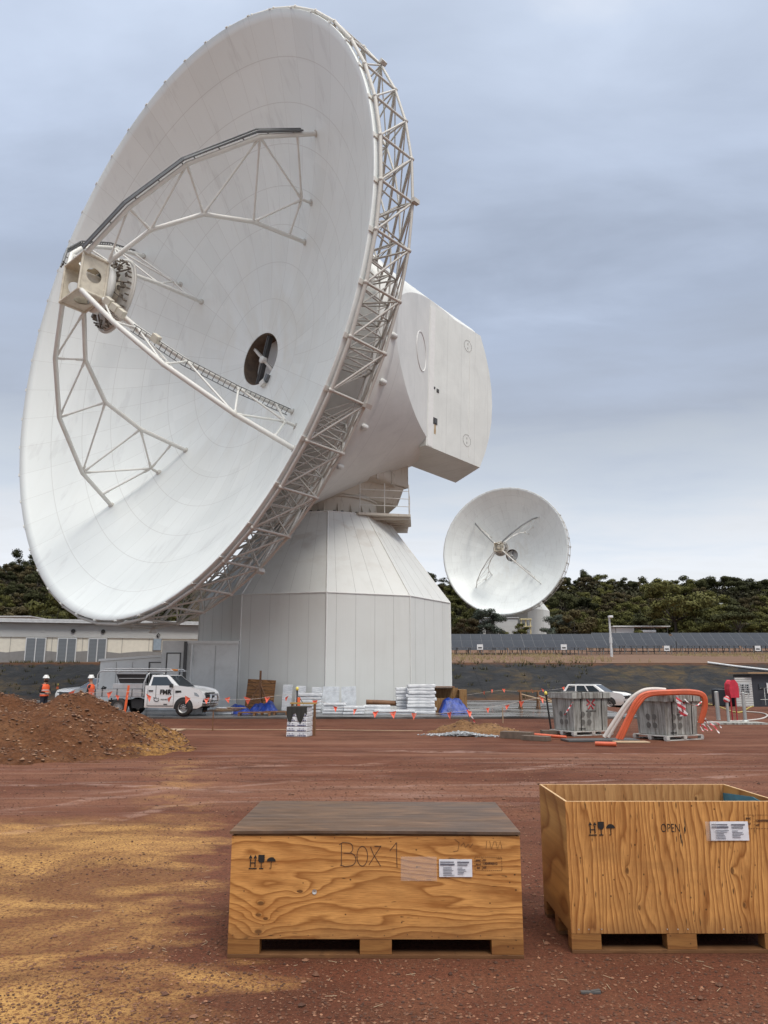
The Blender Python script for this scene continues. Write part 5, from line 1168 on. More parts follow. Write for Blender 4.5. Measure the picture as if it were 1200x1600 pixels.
fv = frust(-.24, 1.36, 1.76, 1.27, -.14, .66, 1.38, 1.84); mb = MB(); mb.add(fv, FQ); mb.build('cab', M_PAINT, ut, .06, 3)
for s_ in (0, 1):
    Q = (fv[0], fv[1], fv[5], fv[4]) if s_ == 0 else (fv[2], fv[3], fv[7], fv[6]); g_ = quadpanel(ut, 'side_window', Q, M_GLASS, .10 if s_ == 0 else .14, .86 if s_ == 0 else .9, .04, .84, .008, .02)
quadpanel(ut, 'windscreen', (fv[1], fv[2], fv[6], fv[5]), M_GLASS, .06, .94, .05, .93, .008, .03)
quadpanel(ut, 'rear_window', (fv[3], fv[0], fv[4], fv[7]), M_GLASS, .1, .9, .2, .85)
arch(ut, 1.6, 1.84, .47)
mb = MB(); mb.box((-.45, 0, .62), (3.9, .9, .16)); mb.box((-1.7, 0, .5), (2.1, .8, .2)); mb.build('chassis', M_PLASTIC, ut)
for x_ in (1.6, -1.6):
    for y_ in (-.835, .835): wheel(ut, x_, y_, .39)
for s_ in (-1, 1):
    mb = MB(); mb.add([(2.43, s_*.50, .86), (2.46, s_*.50, 1.0), (2.30, s_*.915, 1.02), (2.08, s_*.93, 1.06), (2.12, s_*.932, .93), (2.34, s_*.925, .86), (2.3, s_*.5, .86), (2.3, s_*.5, 1.0)], [(0, 1, 2, 5), (2, 3, 4, 5), (0, 6, 7, 1)]); mb.build('headlight', M_HEADL, ut, fix=False)
    mb = MB(); mb.lathe([(.001, 0), (.07, .0), (.08, -.03)], 14); o = mb.build('fog_lamp', M_PLASTIC, ut); o.location = (2.475, s_*.68, .66); o.rotation_euler = (0, R(90), 0)
    mb = MB(); mb.box((0, 0, 0), (.1, .24, .17)); o = mb.build('door_mirror', M_PLASTIC, ut, .03); o.location = (1.02, s_*1.04, 1.36)
mb = MB(); mb.box((2.455, 0, .92), (.06, 1.0, .26)); gr = mb.build('grille', M_PLASTIC, ut, .02); mb = MB(); mb.box((2.475, 0, .96), (.05, .9, .03)); mb.build('grille_bar', M_CHROME, gr); mb = MB(); mb.box((2.46, 0, .6), (.06, 1.1, .17)); mb.build('lower_intake', M_PLASTIC, ut, .02)
mb = MB()
for s_ in (-1, 1): mb.path([(2.5, s_*.42, .48), (2.66, s_*.42, .6), (2.68, s_*.40, .85), (2.66, s_*.38, .95)], .045, 10); mb.path([(2.3, s_*.9, .62), (2.52, s_*.75, .58), (2.66, s_*.42, .60)], .035, 8)
mb.tube((2.66, -.38, .95), (2.66, .38, .95), .045, 10); mb.tube((2.66, -.42, .6), (2.66, .42, .6), .045, 10); bb = mb.build('bull_bar', M_CHROME, ut)
mb = MB(); mb.box((2.71, 0, .76), (.02, .38, .13)); mb.build('number_plate', M_PLATE, bb)
mb = MB(); mb.box((.22, -.927, 1.08), (.02, .01, .6)); mb.box((1.10, -.927, .85), (.012, .01, .75)); mb.box((-.18, -.927, .85), (.012, .01, .75)); mb.box((.46, -.927, .46), (1.3, .012, .03)); mb.build('door_gap', M_GREYST, ut)
mb = MB(); mb.box((-.02, -.945, 1.13), (.22, .03, .05)); mb.build('door_handle', M_PLASTIC, ut, .01)
mb = MB(); mb.add([(1.18, -.935, 1.03), (1.48, -.93, 1.06), (1.45, -.93, 1.14), (1.18, -.935, 1.14)], [(0, 1, 2, 3)]); mb.build('fender_vent', M_PLASTIC, ut, fix=False)
lettering('door_lettering', 'FMR', .30, INK, ut, (.70, -.935, 1.06), extrude=.003, bold=.012)
lettering('door_lettering_small', 'FOR METAL', .085, M_GREYST, ut, (.70, -.933, .74), extrude=.002, bold=.002)
mb = MB(); mb.path([(p[0], -.932, p[1]) for p in arc(.28, .76, .13, .10, 150, 330, 12)], .014, 6); mb.path([(p[0], -.932, p[1]) for p in [(.12, .84), (.2, .80), (.26, .83), (.30, .76), (.36, .82), (.40, .70)]], .010, 5); mb.build('door_emblem', INK, ut)
mb = MB(); mb.box((.72, -.932, .53), (.18, .004, .05)); mb.build('door_sticker', M_GREYST, ut)
mb = MB(); mb.box((-1.62, 0, .86), (2.4, 1.86, .05)); ty = mb.build('tray', M_TRAYAL, ut)
for s_ in (-1, 1):
    mb = MB()
    for i in range(3): mb.box((-1.62, s_*.93, .93+.105*i), (2.4, .03, .098))
    sd = mb.build('dropside', M_TRAYAL, ut); mb = MB()
    for x_ in (-2.8, -2.45, -1.7, -.95, -.45): mb.box((x_, s_*.95, 1.03), (.04, .03, .34))
    mb.build('dropside_latch', M_GREYST, sd)
mb = MB(); mb.box((-2.83, 0, 1.03), (.03, 1.86, .32)); mb.build('tailgate', M_TRAYAL, ut)
mb = MB()
for s_ in (-1, 1):
    mb.path([(-.42, s_*.86, .9), (-.42, s_*.86, 1.5), (-.30, s_*.8, 1.85), (-.25, s_*.72, 1.92)], .035, 8)
    mb.path([(-2.78, s_*.88, .9), (-2.78, s_*.88, 1.85), (-2.7, s_*.86, 1.98), (-2.5, s_*.86, 2.02), (.9, s_*.70, 2.02)], .03, 8)
    mb.path([(-2.5, s_*.80, 2.12), (-.7, s_*.8, 2.12), (.75, s_*.66, 2.10), (.85, s_*.66, 2.02)], .022, 6)
for x_ in (-2.5, -1.7, -.9, -.1, .6): mb.tube((x_, -.8, 2.02), (x_, .8, 2.02), .022, 6)
for i in range(6): mb.tube((-.42, -.7+.28*i, 1.2), (-.42, -.7+.28*i, 1.86), .015, 5)
mb.build('ladder_rack', M_TRAYAL, ut)
mb = MB(); mb.box((-1.25, -.15, 1.33), (1.5, 1.4, .24)); tb_ = mb.build('tool_box', M_TRAYAL, ut, .02)
mb = MB(); mb.add(frust(-1.75, -.50, 1.3, 1.46, -1.95, -.46, 1.4, 1.9), FQ); mb.build('canopy_box', M_PLASTIC, ut); mb = MB(); mb.box((-1.2, -.71, 1.9), (1.55, .03, .05)); mb.box((-1.15, -.69, 1.68), (1.3, .03, .025)); mb.build('canopy_trim', M_TRAYAL, ut)
mb = MB(); mb.path([(-2.35, -.8, 1.25), (-2.5, -.82, 1.3), (-2.6, -.8, 1.22), (-2.4, -.78, 1.2)], .04, 6); mb.build('strap', M_BLACK, ut)
mb = MB(); mb.box((-2.0, -.87, .55), (.05, .04, .5)); mb.add([(-.45, -.8, .35), (-1.0, -.8, .35), (-1.05, -.8, .75), (-.45, -.8, .75), (-.45, -.5, .35), (-1.0, -.5, .35), (-1.05, -.5, .75), (-.45, -.5, .75)], [(0, 1, 2, 3), (7, 6, 5, 4), (0, 4, 5, 1), (2, 6, 7, 3), (1, 5, 6, 2), (0, 3, 7, 4)]); mb.build('under_tray_box', M_PLASTIC, ut)
mb = MB(); mb.tube((.62, -.3, 2.06), (.62, .3, 2.06), .05, 8); mb.build('beacon_bar', M_AMBER, ut)
mb = MB(); mb.tube((1.2, .78, 1.3), (1.15, .8, 2.35), .012, 5); mb.build('aerial', M_TRAYAL, ut)
def suv(label, loc, rz, group=None):
    t_ = thing('parked_car', label, 'car', loc, rz, group)
    prism_body(t_, 'body', [(-2.3, .45), (-2.2, .32), (2.15, .32), (2.33, .45), (2.36, .78), (2.28, .95), (1.9, 1.05), (1.05, 1.12), (-2.25, 1.12), (-2.36, .9)], 1.84, M_PAINT, .07)
    fv = frust(-2.22, 1.12, 1.72, 1.10, -1.85, .22, 1.34, 1.68); mb = MB(); mb.add(fv, FQ); mb.build('cab', M_PAINT, t_, .07, 3)
    for Q in ((fv[0], fv[1], fv[5], fv[4]), (fv[2], fv[3], fv[7], fv[6])):
        fl = Q[0] == fv[2]
        for a_, b_ in (((.07, .30), (.33, .60), (.63, .90)) if not fl else ((.10, .37), (.40, .67), (.70, .93))): quadpanel(t_, 'side_window', Q, M_GLASS, a_, b_, .06, .84, .008, .01)
    quadpanel(t_, 'windscreen', (fv[1], fv[2], fv[6], fv[5]), M_GLASS, .06, .94, .05, .93, .008, .03); quadpanel(t_, 'rear_window', (fv[3], fv[0], fv[4], fv[7]), M_GLASS, .08, .92, .15, .88)
    arch(t_, 1.38, 1.84, .44); arch(t_, -1.38, 1.84, .44)
    for x_ in (1.38, -1.38):
        for y_ in (-.835, .835): wheel(t_, x_, y_, .36, .23)
    mb = MB(); mb.box((2.345, 0, .80), (.06, 1.1, .22)); mb.build('grille', M_PLASTIC, t_, .03); mb = MB(); mb.box((2.34, 0, .47), (.08, 1.35, .14)); mb.build('lower_grille', M_PLASTIC, t_, .03)
    for s_ in (-1, 1):
        mb = MB(); mb.box((2.26, s_*.72, .88), (.16, .36, .10)); mb.build('headlight', M_HEADL, t_, .02); mb = MB(); mb.box((2.31, s_*.76, .60), (.10, .2, .22)); mb.build('lamp_cluster', M_HEADL, t_, .02)
        mb = MB(); mb.box((.75, s_*1.0, 1.16), (.14, .2, .13)); mb.build('door_mirror', M_PAINT, t_, .03); mb = MB(); mb.tube((-1.7, s_*.62, 1.72), (.1, s_*.62, 1.72), .02, 6); mb.build('roof_rail', M_ALU, t_)
        mb = MB(); mb.box((-.1, s_*.925, .36), (2.1, .02, .1)); mb.build('sill', M_PLASTIC, t_)
    mb = MB(); mb.box((2.385, 0, .60), (.02, .4, .12)); mb.build('number_plate', M_PLATE, t_); return t_
p_ = at(917, 1097); suv('white sport utility vehicle parked below the bank, seen over the concrete pits', (p_.x+.2, 58.0, -.36), R(-36))
p_ = atY(128, 1092, 46); suv('white sport utility vehicle behind the soil heap, nose on, between the two workers', (p_.x+.6, 47.5, .07), R(-133))

# ------------------------------------------------------------------ two workers (one skinned figure each, clothes and helmet over it)
M_SKIN = basic('skin', (.42, .22, .14, 1), .5, var=.05); M_NAVY = basic('navy_work_cloth', (.015, .018, .03, 1), .8); M_BLKC = basic('black_shirt_cloth', (.012, .012, .014, 1), .8); M_VEST = basic('orange_safety_vest', (.85, .13, .04, 1), .6, var=.08); M_REFL = basic('reflective_tape', (.55, .56, .55, 1), .35); M_HAT = basic('white_hard_hat', (.72, .72, .70, 1), .3, var=.04); M_MASK = basic('dark_beard_hair', (.03, .02, .015, 1), .8)
def skinned(name, joints, bones, mats, paint, parent=None, lev=2):
    me = bpy.data.meshes.new(name); me.from_pydata([j[:3] for j in joints], bones, []); o = bpy.data.objects.new(name, me); COL.objects.link(o)
    m = o.modifiers.new('skin', 'SKIN'); m.use_smooth_shade = True
    lay = me.skin_vertices[0] if me.skin_vertices else None
    if lay is None:
        bpy.context.view_layer.objects.active = o; me.attributes; lay = me.skin_vertices[0]
    for i, j in enumerate(joints): lay.data[i].radius = (j[3], j[4] if len(j) > 4 else j[3]); lay.data[i].use_root = (i == 0)
    s_ = o.modifiers.new('sub', 'SUBSURF'); s_.levels = lev; s_.render_levels = lev
    bpy.context.view_layer.update(); m2 = bpy.data.meshes.new_from_object(o.evaluated_get(bpy.context.evaluated_depsgraph_get())); bpy.data.objects.remove(o)
    for mt in mats: m2.materials.append(mt)
    for p in m2.polygons: p.material_index = paint(p.center); p.use_smooth = True
    o = bpy.data.objects.new(name, m2); COL.objects.link(o)
    if parent: o.parent = parent
    return o
def person(label, loc, rz, pose):
    # faces local +x
    J = [(0, 0, .95, .15, .11), (0, 0, 1.15, .15, .115), (.01, 0, 1.38, .17, .11), (.01, 0, 1.50, .075), (.03, 0, 1.58, .062), (.05, 0, 1.68, .098, .085), (.045, 0, 1.76, .085),
         (0, .10, .90, .10), (pose['k1'], .11, .50, .068), (pose['f1'], .11, .09, .05), (pose['f1']+.15, .12, .045, .042),
         (0, -.10, .90, .10), (pose['k2'], -.11, .50, .068), (pose['f2'], -.11, .09, .05), (pose['f2']+.15, -.12, .045, .042)]
    Bn = [(0, 1), (1, 2), (2, 3), (3, 4), (4, 5), (5, 6), (0, 7), (7, 8), (8, 9), (9, 10), (0, 11), (11, 12), (12, 13), (13, 14)]
    hands = []
    for s_, (e, h_) in ((1, pose['a1']), (-1, pose['a2'])):
        n = len(J); J += [(0.01, s_*.20, 1.43, .066), e+(.047,), h_+(.032,)]; Bn += [(2, n), (n, n+1), (n+1, n+2)]
        hv = Vector(h_); d = (hv-Vector(e)).normalized(); pm = hv+d*.06; J.append(tuple(pm)+(.03, .02)); Bn.append((n+2, n+3)); w_ = Vector((0, 0, 1)) if abs(d.z) < .7 else Vector((1, 0, 0)); w_ = (w_-d*w_.dot(d)).normalized()
        for q, (off, ln) in enumerate(((-.028, .062), (-.009, .075), (.010, .070), (.028, .055))): J.append(tuple(pm+d*ln+w_*off-Vector((0, 0, .012)))+(.009,)); Bn.append((n+3, len(J)-1))
        J.append(tuple(hv+d*.045+w_*.055)+(.010,)); Bn.append((n+2, len(J)-1)); hands.append(hv)
    hp = hands
    def paint(c):
        if c.z > 1.515: return 0
        if any((c-h_).length < .12 for h_ in hp): return 0
        if c.z > 1.0 or abs(c.y) > .24: return 2
        return 1 if c.z > .1 else 3
    o = skinned('person', J, Bn, (M_SKIN, M_NAVY, M_BLKC, M_BLACK), paint); tag(o, label, 'person'); o.location = loc; o.rotation_euler = (0, 0, rz)
    mb = MB(); N = 20; vs = []
    for z_, rx, ry in ((.98, .155, .215), (1.15, .15, .205), (1.32, .16, .225), (1.43, .145, .22), (1.50, .10, .14)):
        for i in range(N): a_ = 2*PI*i/N; vs.append((.01+rx*math.cos(a_), ry*math.sin(a_), z_))
    mb.add(vs, [(j*N+i, j*N+(i+1) % N, (j+1)*N+(i+1) % N, (j+1)*N+i) for j in range(4) for i in range(N)], True); v_ = mb.build('safety_vest', M_VEST, o)
    mb = MB()
    for z_ in (1.08, 1.24): mb.lathe([(1, -.02), (1, .02)], 20, (0, 0, 0)); 
    mb.v = []; mb.f = []; mb.sm = []
    for z_ in (1.08, 1.24):
        vs = [(.01+.158*math.cos(2*PI*i/N), .216*math.sin(2*PI*i/N), z_+q) for q in (-.022, .022) for i in range(N)]; mb.add(vs, [(i, (i+1) % N, N+(i+1) % N, N+i) for i in range(N)], True)
    mb.build('reflective_band', M_REFL, v_)
    mb = MB(); mb.lathe([(.155, 0), (.135, .01), (.13, .05), (.105, .10), (.05, .135), (.001, .142)], 20, (.035, 0, 1.765)); mb.add([(.14, -.09, 1.775), (.21, -.05, 1.762), (.21, .05, 1.762), (.14, .09, 1.775)], [(0, 1, 2, 3)]); mb.box((.03, 0, 1.90), (.2, .03, .02)); mb.build('hard_hat', M_HAT, o)
    mb = MB(); mb.lathe([(.012, -.02), (.018, 0), (.004, .025)], 8, (.152, 0, 1.69)); mb.build('nose', M_SKIN, o)
    mb = MB()
    for s_ in (-1, 1): mb.lathe([(.001, -.008), (.013, 0), (.001, .008)], 8, (.135, s_*.035, 1.715))
    mb.build('eye', M_BLACK, o); mb = MB(); mb.box((.135, 0, 1.645), (.02, .05, .008)); mb.build('mouth', M_MASK, o); mb = MB()
    for s_ in (-1, 1): mb.box((.045, s_*.10, 1.69), (.04, .015, .06))
    mb.build('ear', M_SKIN, o)
    if pose.get('beard'): mb = MB(); mb.lathe([(.02, -.06), (.085, -.03), (.1, .03), (.09, .07)], 14, (.055, 0, 1.63)); mb.build('beard', M_MASK, o)
    return o
p_ = atY(69, 1085, 35.4); person('worker in a white hard hat and orange vest at the far left, arms folded', (p_.x, 35.4, .0), R(-25), dict(k1=.02, f1=.0, k2=.05, f2=.02, beard=1, a1=((.02, .27, 1.16), (.22, .08, 1.17)), a2=((.02, -.27, 1.16), (.24, -.02, 1.12))))
p_ = atY(143, 1085, 35.0); person('worker in a white hard hat and orange vest at the tail of the truck tray', (p_.x, 34.9, .0), R(180), dict(k1=.05, f1=.0, k2=.02, f2=-.04, a1=((.06, .27, 1.17), (.26, .20, 1.05)), a2=((-.04, -.28, 1.16), (.05, -.27, .92))))
# ------------------------------------------------------------------ concrete pits, conduits and fittings on the right
def m_conc():
    k = NT('stained_precast_concrete'); o = k.tc.outputs['Object']
    col = k.ramp(k.noise(o, 2.2, 5, .65), [(.3, (.27, .27, .25, 1)), (.7, (.46, .46, .43, 1))])
    st = k.noise(k.mapping(o, (7, 7, .5)), 1.3, 6, .7, .2); col = k.mix(k.ramp(st, [(.42, 0.), (.60, .85)]), col, (.11, .095, .08, 1))
    s2 = k.noise(k.mapping(o, (11, 11, .35), (3, 3, 0)), 1.1, 4, .6); col = k.mix(k.ramp(s2, [(.56, 0.), (.72, .6)]), col, (.55, .55, .52, 1))
    k.bump(k.noise(o, 14, 5), .4, .01); return k.done(col, .8)
M_CONC = m_conc(); M_REDP = basic('red_stencil_paint', (.42, .03, .04, 1), .6); M_CONCD = basic('dark_recess_concrete', (.12, .115, .105, 1), .85)
M_PALW = basic('white_plastic_pallet', (.50, .49, .46, 1), .6, dirt=(.25, .15, .1, 1), dirtamt=.6); M_STRAP = basic('black_strapping', (.015, .015, .015, 1), .5)
def pit(label, c, rz, wx, wy, h):
    t_ = thing('concrete_pit', label, 'concrete pit', c, rz, 'precast concrete pits on pallets'); zb = .15; g = .90
    mb = MB(); a, b = wx/2*g, wy/2*g; A_, B_ = wx/2*.98, wy/2*.98; th = .09
    vs = [(-a, -b, zb), (a, -b, zb), (a, b, zb), (-a, b, zb), (-A_, -B_, zb+h), (A_, -B_, zb+h), (A_, B_, zb+h), (-A_, B_, zb+h), (-A_+th, -B_+th, zb+h), (A_-th, -B_+th, zb+h), (A_-th, B_-th, zb+h), (-A_+th, B_-th, zb+h), (-a+th, -b+th, zb+.1), (a-th, -b+th, zb+.1), (a-th, b-th, zb+.1), (-a+th, b-th, zb+.1)]
    mb.add(vs, [(3, 2, 1, 0), (0, 1, 5, 4), (1, 2, 6, 5), (2, 3, 7, 6), (3, 0, 4, 7), (4, 5, 9, 8), (5, 6, 10, 9), (6, 7, 11, 10), (7, 4, 8, 11), (8, 9, 13, 12), (9, 10, 14, 13), (10, 11, 15, 14), (11, 8, 12, 15), (12, 13, 14, 15)])
    mb.build('pit_wall', M_CONC, t_, .012)
    mb = MB(); z0, z1 = zb+h-.17, zb+h+.015; X, Y = wx/2+.045, wy/2+.045
    mb.box((0, -Y+.05, (z0+z1)/2), (2*X, .1, z1-z0)); mb.box((0, Y-.05, (z0+z1)/2), (2*X, .1, z1-z0)); mb.box((-X+.05, 0, (z0+z1)/2), (.1, 2*Y-.2, z1-z0)); mb.box((X-.05, 0, (z0+z1)/2), (.1, 2*Y-.2, z1-z0)); mb.build('top_collar', M_CONC, t_, .01)
    # face helper: point on the front (-y) or left (-x) face
    def FP(face, s, z): 
        f = (z-zb)/h; 
        return Vector((s, -(b+(B_-b)*f), z)) if face == 'f' else Vector((-(a+(A_-a)*f), -s, z))
    for face, s0 in (('f', -.32 if wx > 1.3 else -.3), ('l', -.1), ('f', .34)):
        if face == 'f' and s0 > 0: continue
        for i in (0, 1):
            for j in (0, 1):
                P = FP(face, s0+i*.25, zb+.26+j*.24); n = Vector((0, -1, 0)) if face == 'f' else Vector((-1, 0, 0)); mb = MB(); mb.tube(P-n*.02, P+n*.012, .085, 16); mb.build('knockout', M_CONCD, t_)
                mb = MB(); mb.tube(P-n*.02, P+n*.010, .10, 16, .095); mb.build('knockout_ring', M_CONC, t_)
    def emblem(face, cs, cz, s):
        n = Vector((0, -1, 0)) if face == 'f' else Vector((-1, 0, 0))
        mb = MB()
        for ln in ([(-.9, .85), (-.25, .22), (-.9, -.2)], [(.9, .85), (.25, .22), (.9, -.2)], [(-.55, -.9), (0, -.15), (.55, -.9)]):
            pts = [FP(face, cs+p[0]*s, cz+p[1]*s)+n*.006 for p in ln]; mb.path(pts, .15*s, 5)
        mb.build('red_chevron_emblem', M_REDP, t_)
        mb = MB()
        for i, w_ in enumerate((.03, .05, .02, .06, .04, .05, .03, .04)): P = FP(face, cs-.17+i*.05, cz-1.25*s)+n*.004; mb.box(P, (w_*.8, .01, .035) if face == 'f' else (.01, w_*.8, .035))
        for i, w_ in enumerate((.03, .04, .04, .03, .05)): P = FP(face, cs-.45+i*.05, zb+.06)+n*.004; mb.box(P, (w_*.8, .01, .04) if face == 'f' else (.01, w_*.8, .04))
        mb.build('stencilled_code', INK, t_)
    emblem('f', .0, zb+h*.70, .17); 
    mb = MB()
    for s_ in (-wx*.27, wx*.30): 
        pts = [FP('f', s_, zb+.01)+Vector((0, -.012, 0)), FP('f', s_, z0-.01)+Vector((0, -.012, 0)), Vector((s_, -Y-.012, z0)), Vector((s_, -Y-.012, z1+.012)), Vector((s_, Y, z1+.012))]; mb.path(pts, .012, 4)
    mb.build('strapping_band', M_STRAP, t_)
    pa = MB(); pa.box((0, 0, .128), (wx+.1, wy+.1, .03)); 
    for y_ in (-wy/2, 0, wy/2): pa.box((0, y_, .015), (wx+.1, .1, .03))
    for x_ in (-wx/2, 0, wx/2):
        for y_ in (-wy/2, 0, wy/2): pa.box((x_, y_, .07), (.12, .12, .085))
    pa.build('pallet', M_PALW, t_, .004)
    return t_
g1_ = at(903, 1150); g2_ = at(1040, 1157)
PA = R(-24)
pit('weathered concrete cable pit on a pallet with a red chevron emblem, the left of two', (g1_.x+.28, g1_.y+.72, .0), R(24) , 1.42, 1.15, 1.15)
pit('weathered concrete cable pit on a pallet, arched over by orange and white conduits', (g2_.x+.30, g2_.y+.62, .0), R(27), 1.38, 1.2, 1.11)
M_ORG = basic('orange_conduit', (.58, .11, .045, 1), .4, var=.12, dirt=(.25, .08, .04, 1)); M_WHC = basic('white_conduit', (.55, .50, .46, 1), .4, var=.08)
def smooth_path(pts, n=8):
    P = [Vector(p) for p in pts]; out = []
    for i in range(len(P)-1):
        p0, p1, p2, p3 = P[max(i-1, 0)], P[i], P[i+1], P[min(i+2, len(P)-1)]
        for j in range(n): t_ = j/n; out.append(.5*((2*p1)+(-p0+p2)*t_+(2*p0-5*p1+4*p2-p3)*t_*t_+(-p0+3*p1-3*p2+p3)*t_**3))
    return out+[P[-1]]
YB = g2_.y
def W2(u, v, Y): return atY(u, v, Y)
YC = YB-.36
for i in range(3):
    d_ = 1.8*i
    pts = [W2(964+3.4*i, 1154+i, YC+.1), W2(980+3*i, 1122, YC+.05), W2(993+3*i, 1096+d_, YC), W2(1010+2*i, 1083+d_, YC), W2(1050, 1080+d_, YC), W2(1082, 1080+d_, YC), W2(1100-d_*.8, 1086+d_*.6, YC), W2(1103-d_, 1104, YC+.05), W2(1096-d_, 1130, YC+.1)]
    tag(MB().path(smooth_path(pts), .052, 10).build('orange_conduit', M_ORG), ('upper', 'middle', 'lower')[i]+' orange conduit of the bundle arching over the right concrete pit', 'conduit', 'conduits bent over the right pit')
for i in range(2):
    pts = [W2(950-6*i, 1152, YC+.25), W2(967-5*i, 1124, YC+.2), W2(985-4*i, 1097, YC+.15), W2(1001-2*i, 1081+i, YC+.12), W2(1018, 1077, YC+.12), W2(1040, 1078, YC+.12)]
    tag(MB().path(smooth_path(pts), .058, 10).build('white_conduit', M_WHC), ('nearer', 'outer')[i]+' white conduit leaning beside the orange ones', 'conduit', 'white conduits beside the orange ones')
M_TAPE = NT('red_white_barrier_tape'); o_ = M_TAPE.tc.outputs['Object']; M_TAPE = M_TAPE.done(M_TAPE.ramp(M_TAPE.math('FRACT', M_TAPE.math('MULTIPLY', M_TAPE.math('ADD', M_TAPE.sep(o_)[2], M_TAPE.math('MULTIPLY', M_TAPE.sep(o_)[0], .6)), 5.5)), [(.0, (.55, .04, .05, 1)), (.5, (.65, .6, .6, 1))], 'CONSTANT'), .4)
def ribbon(name, lb_, pts, w_, cat, mat=None, parent=None, tw=1.2, grp=None):
    P = smooth_path(pts, 5); vs = []; N = len(P)
    for i, p in enumerate(P): a_ = tw*math.sin(i*.9); vs += [p-Vector((math.cos(a_), math.sin(a_)*.5, .1*math.sin(i)))*w_/2, p+Vector((math.cos(a_), math.sin(a_)*.5, 0))*w_/2]
    mb = MB(); mb.add(vs, [(2*i, 2*i+2, 2*i+3, 2*i+1) for i in range(N-1)], True); o = mb.build(name, mat or M_TAPE, parent, fix=False)
    if parent is None: tag(o, lb_, cat, grp)
    return o
Yt = YB-.46
ribbon('barrier_tape', 'red and white barrier tape draped down the front of the right concrete pit', [W2(1058, 1085, Yt+.2), W2(1061, 1100, Yt), W2(1066, 1114, Yt), W2(1066, 1119, Yt), W2(1071, 1117, Yt), W2(1067, 1103, Yt), W2(1057, 1090, Yt)], .16, 'barrier tape')
ribbon('barrier_tape', 'thin slack barrier tape from the pit front to the orange conduits', [W2(1070, 1092, Yt), W2(1078, 1100, Yt), W2(1088, 1103, Yt+.3), W2(1096, 1096, Yt+.6)], .07, 'barrier tape')
ribbon('barrier_tape', 'short striped tape strip crossing the left concrete pit', [atY(882, 1117, g1_.y-.1), atY(888, 1108, g1_.y-.1), atY(895, 1097, g1_.y-.1)], .06, 'barrier tape')
t_ = thing('tape_tassel', 'bunch of frayed red and white tape hanging at the right end of the conduits', 'barrier tape', tuple(W2(1097, 1118, YB+.3)))
for i in range(9):
    a_ = rnd.uniform(-.2, 1.0); L_ = rnd.uniform(.25, .5); ribbon('tape_strip', '', [(0, 0, 0), (.12*a_+.03*i/9, -.05, -.12), (.45*a_, -.08+.02*i, -L_*.6), (.5*a_+.05, -.1, -L_)], .045, '', parent=t_)
def plank(name, lb_, a, b, w_, h_, mat, cat, z=0, grp=None):
    a, b = Vector(a), Vector(b); d = b-a; mb = MB(); rz = math.atan2(d.y, d.x); mb.box((0, 0, h_/2), (d.length, w_, h_)); o = mb.build(name, mat, None, .006); o.location = ((a+b)/2); o.location.z = z+max(0, g1((a.x+b.x)/2, (a.y+b.y)/2)); o.rotation_euler = (0, 0, rz); return tag(o, lb_, cat, grp)
M_GTIM = basic('grey_wet_timber', (.13, .095, .07, 1), .7, var=.3, scale=5); M_PTIM = basic('pale_board', (.42, .30, .19, 1), .6, var=.15); M_RTIM = basic('brown_timber', (.20, .095, .042, 1), .6, var=.35, scale=4)
plank('timber_sleeper', 'grey timber sleeper lying nearer the tan mound', at(785, 1153), at(832, 1155), .35, .20, M_GTIM, 'timber')
plank('timber_sleeper', 'second grey timber sleeper butting the first, nearer the pits', at(818, 1156), at(858, 1158), .32, .13, M_GTIM, 'timber')
plank('timber_block', 'dark flat block under the black picket left of the pits', at(846, 1147), at(871, 1147), .4, .12, M_GTIM, 'timber')
plank('steel_plate', 'dark flat plate on the ground in front of the left pit', at(882, 1158), at(992, 1157), .7, .05, M_GREYST, 'plate')
plank('flat_board', 'pale flat board between the two pits', at(960, 1160), at(1012, 1160), .45, .03, M_PTIM, 'board')
plank('flat_board', 'pale board lying flat on the red earth in front of the utility truck', at(238, 1142), at(284, 1142), 1.2, .04, M_PTIM, 'board')
for lb_, pts, r_ in (('short orange pipe lying from the sleepers towards the left pit', [at(818, 1147, .12), at(850, 1149, .10), at(885, 1152, .07)], .045), ('short orange pipe end lying in front of the dark plate', [at(930, 1162, .06), at(963, 1163, .06)], .06)):
    tag(MB().path([tuple(p) for p in pts], r_, 8).build('orange_pipe', M_ORG), lb_, 'pipe')
p_ = at(923, 1552); mb = MB(); mb.box((0, 0, .006), (.11, .03, .01)); mb.box((.03, .012, .008), (.06, .02, .012), .4); o = mb.build('dark_rubble_scrap', M_GREYST); o.location = (p_.x, p_.y, g1(p_.x, p_.y)); tag(o, 'small dark flat scrap lying on the earth in front of the open crate', 'scrap')
# posts and pickets
M_PICK = basic('black_star_picket', (.02, .02, .02, 1), .6); M_YEL = basic('yellow_cap', (.75, .62, .12, 1), .5); M_ORP = basic('orange_peg_paint', (.80, .16, .05, 1), .6); M_PEGG = basic('grey_peg', (.10, .11, .10, 1), .6); M_GALV = basic('galvanised_post', (.42, .43, .42, 1), .4, .5)
def picket(lb_, u, v0, v1, mat=M_PICK, cap=M_YEL, r_=.03, name='picket', extra=None, lean=0):
    b_ = at(u, v0); t_ = thing(name, lb_, 'post', (b_.x, b_.y, g1(b_.x, b_.y))); h_ = atY(u, v1, b_.y).z
    mb = MB(); mb.box((0, 0, h_/2), (r_*2, r_*.5, h_+.1)); mb.box((0, 0, h_/2), (r_*.5, r_*2, h_+.1)); o = mb.build('stake', mat, t_); t_.rotation_euler = (0, lean, 0)
    if cap: mb = MB(); mb.lathe([(.02, h_-.06), (.055, h_-.05), (.05, h_+.05), (.001, h_+.07)], 10); mb.build('safety_cap', cap, t_)
    return t_, h_
picket('black star picket with a yellow cap left of the concrete pits', 861, 1140, 1083, lean=R(-6))
